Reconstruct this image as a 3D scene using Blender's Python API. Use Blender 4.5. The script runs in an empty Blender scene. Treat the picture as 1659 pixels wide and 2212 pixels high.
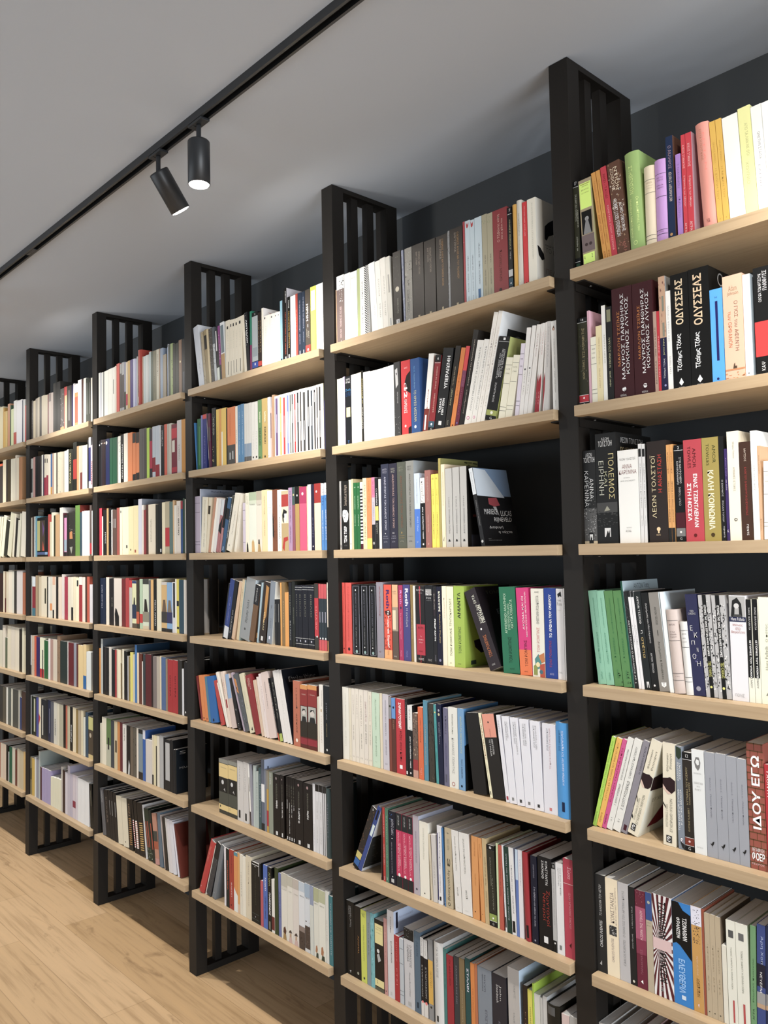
import bpy, math, random
from mathutils import Vector, Matrix
random.seed(7)
S = bpy.context.scene
COL = S.collection
# ------------------------------------------------------------------ camera, light, exposure
def setup_camera():
    cd = bpy.data.cameras.new('camera'); cam = bpy.data.objects.new('camera', cd); COL.objects.link(cam)
    cd.sensor_fit = 'VERTICAL'; cd.sensor_height = 24.0
    cd.lens = 1767.41 * 24.0 / 2212.0
    cd.clip_start = .02; cd.clip_end = 60
    a, b, c = (math.radians(v) for v in (47.246, 2.7815, -1.113))
    fw = Vector((-math.sin(a)*math.cos(b), math.cos(a)*math.cos(b), math.sin(b)))
    rt = Vector((math.cos(a), math.sin(a), 0)); up = rt.cross(fw)
    r2 = math.cos(c)*rt + math.sin(c)*up; u2 = -math.sin(c)*rt + math.cos(c)*up
    m = Matrix((r2, u2, -fw)).transposed().to_4x4(); m.translation = Vector((1.0788, -1.6171, -.0086))
    cam.matrix_world = m; S.camera = cam
setup_camera()
S.view_settings.view_transform = 'Standard'; S.view_settings.look = 'None'
S.view_settings.gamma = 1; S.view_settings.use_curve_mapping = False
S.view_settings.exposure = -0.24
w = bpy.data.worlds.new('world'); S.world = w; w.use_nodes = True
bg = w.node_tree.nodes['Background']; bg.inputs[0].default_value = (.88, .93, 1.0, 1); bg.inputs[1].default_value = .22
def area(name, loc, target, sx, sy, power, col):
    l = bpy.data.lights.new(name, 'AREA'); l.shape = 'RECTANGLE'; l.size = sx; l.size_y = sy; l.energy = power; l.color = col
    o = bpy.data.objects.new(name, l); COL.objects.link(o); o.location = loc
    o.rotation_euler = (Vector(target) - Vector(loc)).to_track_quat('-Z', 'Y').to_euler(); return o
# added front fill brightening ceiling and shelves; daylight from a window on the right
area('added_front_fill', (-3.1, -3.3, -.45), (-2.0, -.2, .75), 4.2, 1.7, 62, (.84, .93, 1.0))
area('window_daylight', (5.6, -1.75, -.7), (-1.2, -.5, .5), 2.6, 1.7, 330, (.88, .94, 1.0))
SPOT_TILT = 42; SPOT_DOWN = 118
# ------------------------------------------------------------------ materials
def mat(name, base, rough=.5, spec=.5, metal=0):
    m = bpy.data.materials.new(name); m.use_nodes = True; p = m.node_tree.nodes['Principled BSDF']
    p.inputs['Base Color'].default_value = (*base, 1); p.inputs['Roughness'].default_value = rough
    p.inputs['Specular IOR Level'].default_value = spec; p.inputs['Metallic'].default_value = metal
    return m
def N(m, t, **k):
    n = m.node_tree.nodes.new(t)
    for a, v in k.items(): setattr(n, a, v)
    return n
def L(m, a, b): m.node_tree.links.new(a, b)
def ramp(m, fac, stops):
    r = N(m, 'ShaderNodeValToRGB'); e = r.color_ramp.elements
    while len(e) < len(stops): e.new(.5)
    for q, (pos, c) in zip(e, stops): q.position = pos; q.color = (*c, 1)
    L(m, fac, r.inputs[0]); return r.outputs[0]
def coords(m, scale, kind='Object', rot=(0, 0, 0)):
    t = N(m, 'ShaderNodeTexCoord') if kind != 'Position' else N(m, 'ShaderNodeNewGeometry')
    mp = N(m, 'ShaderNodeMapping'); mp.inputs['Scale'].default_value = scale; mp.inputs['Rotation'].default_value = rot
    L(m, t.outputs[kind], mp.inputs[0]); return mp.outputs[0]
def noise(m, vec, scale, detail=4, rough=.55, dist=0):
    n = N(m, 'ShaderNodeTexNoise'); n.inputs['Scale'].default_value = scale; n.inputs['Detail'].default_value = detail
    n.inputs['Roughness'].default_value = rough; n.inputs['Distortion'].default_value = dist; L(m, vec, n.inputs['Vector']); return n.outputs[0]
def mixc(m, a, b, fac, mode='MIX'):
    x = N(m, 'ShaderNodeMix', data_type='RGBA', blend_type=mode)
    for s, v in ((x.inputs[0], fac), (x.inputs[6], a), (x.inputs[7], b)):
        if hasattr(v, 'is_linked'): L(m, v, s)
        elif isinstance(v, (int, float)): s.default_value = v
        else: s.default_value = (*v, 1)
    return x.outputs[2]
def bump(m, h, strength, dist=.002):
    b = N(m, 'ShaderNodeBump'); b.inputs['Strength'].default_value = strength; b.inputs['Distance'].default_value = dist
    L(m, h, b.inputs['Height']); L(m, b.outputs[0], m.node_tree.nodes['Principled BSDF'].inputs['Normal'])
def base(m, c): L(m, c, m.node_tree.nodes['Principled BSDF'].inputs['Base Color'])

M_oak = mat('light_oak', (.5, .36, .22), .48, .35)
v = coords(M_oak, (1.2, 26, 34), 'Position'); g = noise(M_oak, v, 3.2, 6, .6, .6)
v2 = coords(M_oak, (.5, 5, 5), 'Position'); g2 = noise(M_oak, v2, 2.0, 3)
base(M_oak, mixc(M_oak, ramp(M_oak, g, [(.3, (.35, .245, .14)), (.5, (.45, .33, .20)), (.72, (.51, .385, .245))]), (.43, .32, .205), g2))
bump(M_oak, g, .12, .0006)
M_black = mat('black_powder_coat', (.012, .0098, .008), .55, .25)
bump(M_black, noise(M_black, coords(M_black, (1, 1, 1)), 900, 2), .08, .0003)
M_track = mat('track_black', (.022, .024, .027), .42, .5)
M_groove = mat('track_groove', (.003, .003, .003), .7, .2)
M_steel = mat('screw_steel', (.5, .5, .5), .3, .5, .9)
M_ceil = mat('ceiling_paint', (.46, .50, .56), .9, .15)
nz = noise(M_ceil, coords(M_ceil, (1, 1, 1)), 260, 3); bump(M_ceil, nz, .05, .0005)
M_wall = mat('charcoal_wall_paint', (.064, .069, .074), .85, .2)
bump(M_wall, noise(M_wall, coords(M_wall, (1, 1, 1)), 220, 3), .05, .0005)
M_floor = mat('oak_plank_floor', (.5, .36, .22), .42, .35)
def build_floor_mat(m):
    v = coords(m, (1, 1, 1), 'Position')
    br = N(m, 'ShaderNodeTexBrick'); br.offset = .37; br.offset_frequency = 2
    L(m, v, br.inputs['Vector']); br.inputs['Scale'].default_value = 1; br.inputs['Brick Width'].default_value = 1.28
    br.inputs['Row Height'].default_value = .19; br.inputs['Mortar Size'].default_value = .0011; br.inputs['Mortar Smooth'].default_value = .1
    br.inputs['Color1'].default_value = (.47, .315, .17, 1); br.inputs['Color2'].default_value = (.58, .405, .24, 1); br.inputs['Mortar'].default_value = (.34, .23, .125, 1)
    gr = noise(m, coords(m, (.8, 17, 1), 'Position'), 2.6, 7, .62, .25)
    c = mixc(m, br.outputs[0], ramp(m, gr, [(.28, (.62, .58, .52)), (.5, (1, 1, 1)), (.75, (1.1, 1.08, 1.05))]), .85, 'MULTIPLY')
    kn = noise(m, coords(m, (1.9, 5.6, 1), 'Position'), 2.1, 4, .62, 1.0)
    kf = ramp(m, kn, [(.60, (0, 0, 0)), (.76, (1, 1, 1))])
    c = mixc(m, c, (.22, .135, .07), mixc(m, (0, 0, 0), kf, .75))
    base(m, c); bump(m, br.outputs[1], -.25, .001)
build_floor_mat(M_floor)
M_book = mat('printed_book_cover', (1, 1, 1), .45, .22)
at = N(M_book, 'ShaderNodeVertexColor', layer_name='Col'); base(M_book, at.outputs[0])
M_page = mat('page_edges', (.7, .68, .62), .9, .1)
pn = noise(M_page, coords(M_page, (260, 3, 3)), 4, 3)
base(M_page, ramp(M_page, pn, [(.3, (.70, .70, .68)), (.7, (.86, .86, .84))]))
M_lamp = mat('lamp_lens', (1, 1, 1), .3)
_p = M_lamp.node_tree.nodes['Principled BSDF']; _p.inputs['Emission Color'].default_value = (1, .95, .86, 1); _p.inputs['Emission Strength'].default_value = 30
# ------------------------------------------------------------------ helpers
def mesh_obj(name, verts, faces, mats, parent=None, idx=None):
    me = bpy.data.meshes.new(name); me.from_pydata(verts, [], faces); me.update()
    for m in (mats if isinstance(mats, (list, tuple)) else [mats]): me.materials.append(m)
    if idx: me.polygons.foreach_set('material_index', idx)
    o = bpy.data.objects.new(name, me); COL.objects.link(o)
    if parent: o.parent = parent
    return o
def thing(name, label, cat, loc=(0, 0, 0), group=None):
    o = bpy.data.objects.new(name, None); o.empty_display_size = .05; COL.objects.link(o); o.location = loc
    o['label'] = label; o['category'] = cat
    if group: o['group'] = group
    return o
def box(x0, x1, y0, y1, z0, z1, bev=0):
    """bevelled box: 24 corner vertices joined by chamfers when bev > 0"""
    if bev <= 0:
        V = [(x, y, z) for z in (z0, z1) for x, y in ((x0, y0), (x1, y0), (x1, y1), (x0, y1))]
        return V, [(3, 2, 1, 0), (4, 5, 6, 7), (0, 1, 5, 4), (1, 2, 6, 5), (2, 3, 7, 6), (3, 0, 4, 7)]
    import bmesh
    bm = bmesh.new(); V, F = box(x0, x1, y0, y1, z0, z1)
    vs = [bm.verts.new(v) for v in V]
    for f in F: bm.faces.new([vs[i] for i in f])
    bmesh.ops.bevel(bm, geom=bm.edges[:], offset=bev, segments=2, profile=.6, affect='EDGES')
    bm.verts.ensure_lookup_table(); V = [tuple(v.co) for v in bm.verts]; F = [tuple(v.index for v in f.verts) for f in bm.faces]; bm.free()
    return V, F
def join(*parts):
    V = []; F = []
    for v, f in parts:
        o = len(V); V += list(v); F += [tuple(i+o for i in q) for q in f]
    return V, F
def lathe(profile, n=28, cap0=True, cap1=True):
    V = [(r*math.cos(2*math.pi*i/n), r*math.sin(2*math.pi*i/n), z) for r, z in profile for i in range(n)]
    F = [(k*n+i, k*n+(i+1) % n, (k+1)*n+(i+1) % n, (k+1)*n+i) for k in range(len(profile)-1) for i in range(n)]
    if cap0: F.append(tuple(range(n-1, -1, -1)))
    if cap1: F.append(tuple((len(profile)-1)*n+i for i in range(n)))
    return V, F
def smooth(o):
    for p in o.data.polygons: p.use_smooth = len(p.vertices) == 4
# ------------------------------------------------------------------ the room
ZC, ZF, YW = 1.1597, -1.6072, .354
SP, PW, PD, DZ, TH = .8853, .0529, .2846, .32, .0249
def structure(o): o['kind'] = 'structure'; return o
structure(mesh_obj('floor', *box(-8, 6.5, -5.2, YW+.1, ZF-.1, ZF), M_floor))
structure(mesh_obj('ceiling', *box(-8, 6.5, -5.2, YW+.1, ZC, ZC+.1), M_ceil))
structure(mesh_obj('wall_back', *box(-8, 6.5, YW, YW+.1, ZF, ZC), M_wall))
# ------------------------------------------------------------------ uprights
BAYS = 'ABCDEF'
BAYNAME = {'A': 'rightmost bay', 'B': 'second rightmost bay', 'C': 'third rightmost bay', 'D': 'fourth rightmost bay', 'E': 'fifth rightmost bay', 'F': 'leftmost bay'}
SHELF = {1: 'top', 2: 'second', 3: 'third', 4: 'fourth', 5: 'fifth', 6: 'sixth', 7: 'bottom'}
def upright(k, label):
    t = thing('shelf_upright', label, 'shelf frame', (-k*SP, 0, ZF), 'black slatted shelf uprights')
    H = ZC - ZF - .001
    mesh_obj('front_post', *box(-PW, 0, 0, .0475, 0, H, .0012), M_black, t)
    mesh_obj('back_post', *box(-PW, 0, .235, PD, 0, H, .0012), M_black, t)
    xs = (-.036, -.0125)
    mesh_obj('slat', *box(*xs, .0905, .1185, .0245, H-.0145, .0008), M_black, t)
    mesh_obj('slat', *box(*xs, .158, .188, .0245, H-.0145, .0008), M_black, t)
    mesh_obj('top_rail', *box(-PW, 0, .0477, .2348, H-.0145, H, .0008), M_black, t)
    mesh_obj('bottom_rail', *box(-PW, 0, .0477, .2348, 0, .0245, .0008), M_black, t)
    return t
UL = ['tall black slatted upright between the rightmost bay and the second one',
      'tall black slatted upright second from the right, right of the two spotlights',
      'tall black slatted upright third from the right, below the two spotlights',
      'tall black slatted upright fourth from the right',
      'tall black slatted upright fifth from the right',
      'black slatted upright farthest away at the photo edge']
for k in range(6): upright(k, UL[k])
upright(-1, 'tall black slatted upright closing the rightmost bay, just past the photo edge')
# ------------------------------------------------------------------ shelf boards
def shelf(b, n):
    k = BAYS.index(b); x0 = -k*SP; z = (3-n)*DZ
    t = thing('shelf_board', f'light oak board holding the {SHELF[n]} row of books in the {BAYNAME[b]}', 'shelf', (x0, 0, z), f'oak shelf boards of the {BAYNAME[b]}')
    x1 = SP-PW-.0025
    mesh_obj('board', *box(.0025, x1, -.0183, .268, -TH, 0, .0007), M_oak, t)
    for s in (0, 1):
        a, c = (.0, .026) if s == 0 else (x1-.0235, x1+.0025)
        w0, w1 = (.0, .003) if s == 0 else (x1-.0005, x1+.0025)
        br = mesh_obj('support_bracket', *join(box(a, c, .004, .262, -TH-.0036, -TH-.0004), box(w0, w1, .004, .262, -TH-.022, -TH-.0037)), M_black, t)
        cx = (a+c)/2
        sc = []
        for y in (.05, .22):
            V, F = lathe([(.0035, 0), (.003, -.0012), (.001, -.0016)], 10)
            sc.append(([(px+cx, py+y, pz-TH-.0037) for px, py, pz in V], F))
        mesh_obj('screw', *sc[0], M_steel, br); mesh_obj('screw', *sc[1], M_steel, br)
for b in BAYS:
    for n in range(1, 8): shelf(b, n)
# ------------------------------------------------------------------ ceiling track and spotlights
TY = -.5265
def track():
    t = thing('track_rail', 'long black lighting track running along the ceiling', 'lighting track', (0, TY, ZC))
    a = .0145; h = .021; x0, x1 = -7.5, 2.6; g = .0075
    prof = [(-a, 0), (-a, -h), (-g, -h), (-g, -h+.013), (g, -h+.013), (g, -h), (a, -h), (a, 0)]
    V = [(x, y, z) for x in (x0, x1) for y, z in prof]; n = len(prof)
    F = [(i, i+1, n+i+1, n+i) for i in range(n-1)] + [tuple(range(n)), tuple(range(2*n-1, n-1, -1))]
    mesh_obj('rail', V, F, [M_track, M_groove], t, [0, 0, 1, 1, 1, 0, 0, 0, 0])
    c = mesh_obj('joint_connector', *join(box(-2.03, -1.985, -.007, .007, -h-.0004, -h+.004, .001), box(-2.06, -2.03, -.006, .006, -h-.0008, -h+.004, .001)), M_track, t)
    mesh_obj('conductor', *box(x0, x1, -g-.0, -g+.0015, -h+.006, -h+.009), mat('track_copper', (.06, .035, .02), .5, .5, .6), t)
track()
def spotlight(x, label, tilt, power, size, spill, group='black cylinder track spotlights'):
    t = thing('spotlight', label, 'spotlight', (x, TY, ZC-.021), group)
    mesh_obj('adapter', *join(box(-.034, .034, -.0135, .0135, -.0075, -.0003, .0015), box(-.030, -.012, -.0100, .0100, -.0088, -.0074, .0006)), M_track, t)
    s = mesh_obj('stem', *lathe([(.006, -.0078), (.0065, -.012), (.0065, -.052), (.0078, -.056), (.0078, -.0605)], 16), M_track, t); smooth(s)
    hd = mesh_obj('housing', *lathe([(.004, .0), (.0265, -.0005), (.0288, -.003), (.0290, -.006), (.0290, -.118), (.0270, -.1185), (.0262, -.112)], 36, True, False), M_track, t)
    smooth(hd); hd.location = (0, 0, -.0515); hd.rotation_euler = (tilt, 0, 0)
    ln = mesh_obj('lens', *lathe([(.0266, -.1165), (.0255, -.1192), (.018, -.1215), (.006, -.1225)], 30, False, True), M_lamp, hd)
    for pw, sz, bl in ((power, size, 1.0), (spill, 176, .25)):       # focused beam and the stray light of the bulging lens
        ld = bpy.data.lights.new('spot_beam', 'SPOT'); ld.energy = pw; ld.color = (1.0, .94, .86); ld.spot_size = math.radians(sz); ld.spot_blend = bl; ld.shadow_soft_size = .022
        lo = bpy.data.objects.new('spot_beam', ld); COL.objects.link(lo); lo.parent = hd; lo.location = (0, 0, -.132)
spotlight(-.7955, 'black cylinder spotlight hanging straight down with its lit lens showing', 0, SPOT_DOWN, 120, 5)
spotlight(-1.0205, 'black cylinder spotlight tilted towards the bookshelves', math.radians(36), SPOT_TILT, 84, 8)
for q, X in enumerate((.66, -2.9, -4.45)):
    sd = ('right of', 'left of', 'farthest left beyond')[q]
    spotlight(X+.225, f'downward black spotlight on the track {sd} the photographed pair', 0, SPOT_DOWN, 120, 5)
    spotlight(X, f'shelf facing black spotlight on the track {sd} the photographed pair', math.radians(36), SPOT_TILT, 84, 8)
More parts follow.
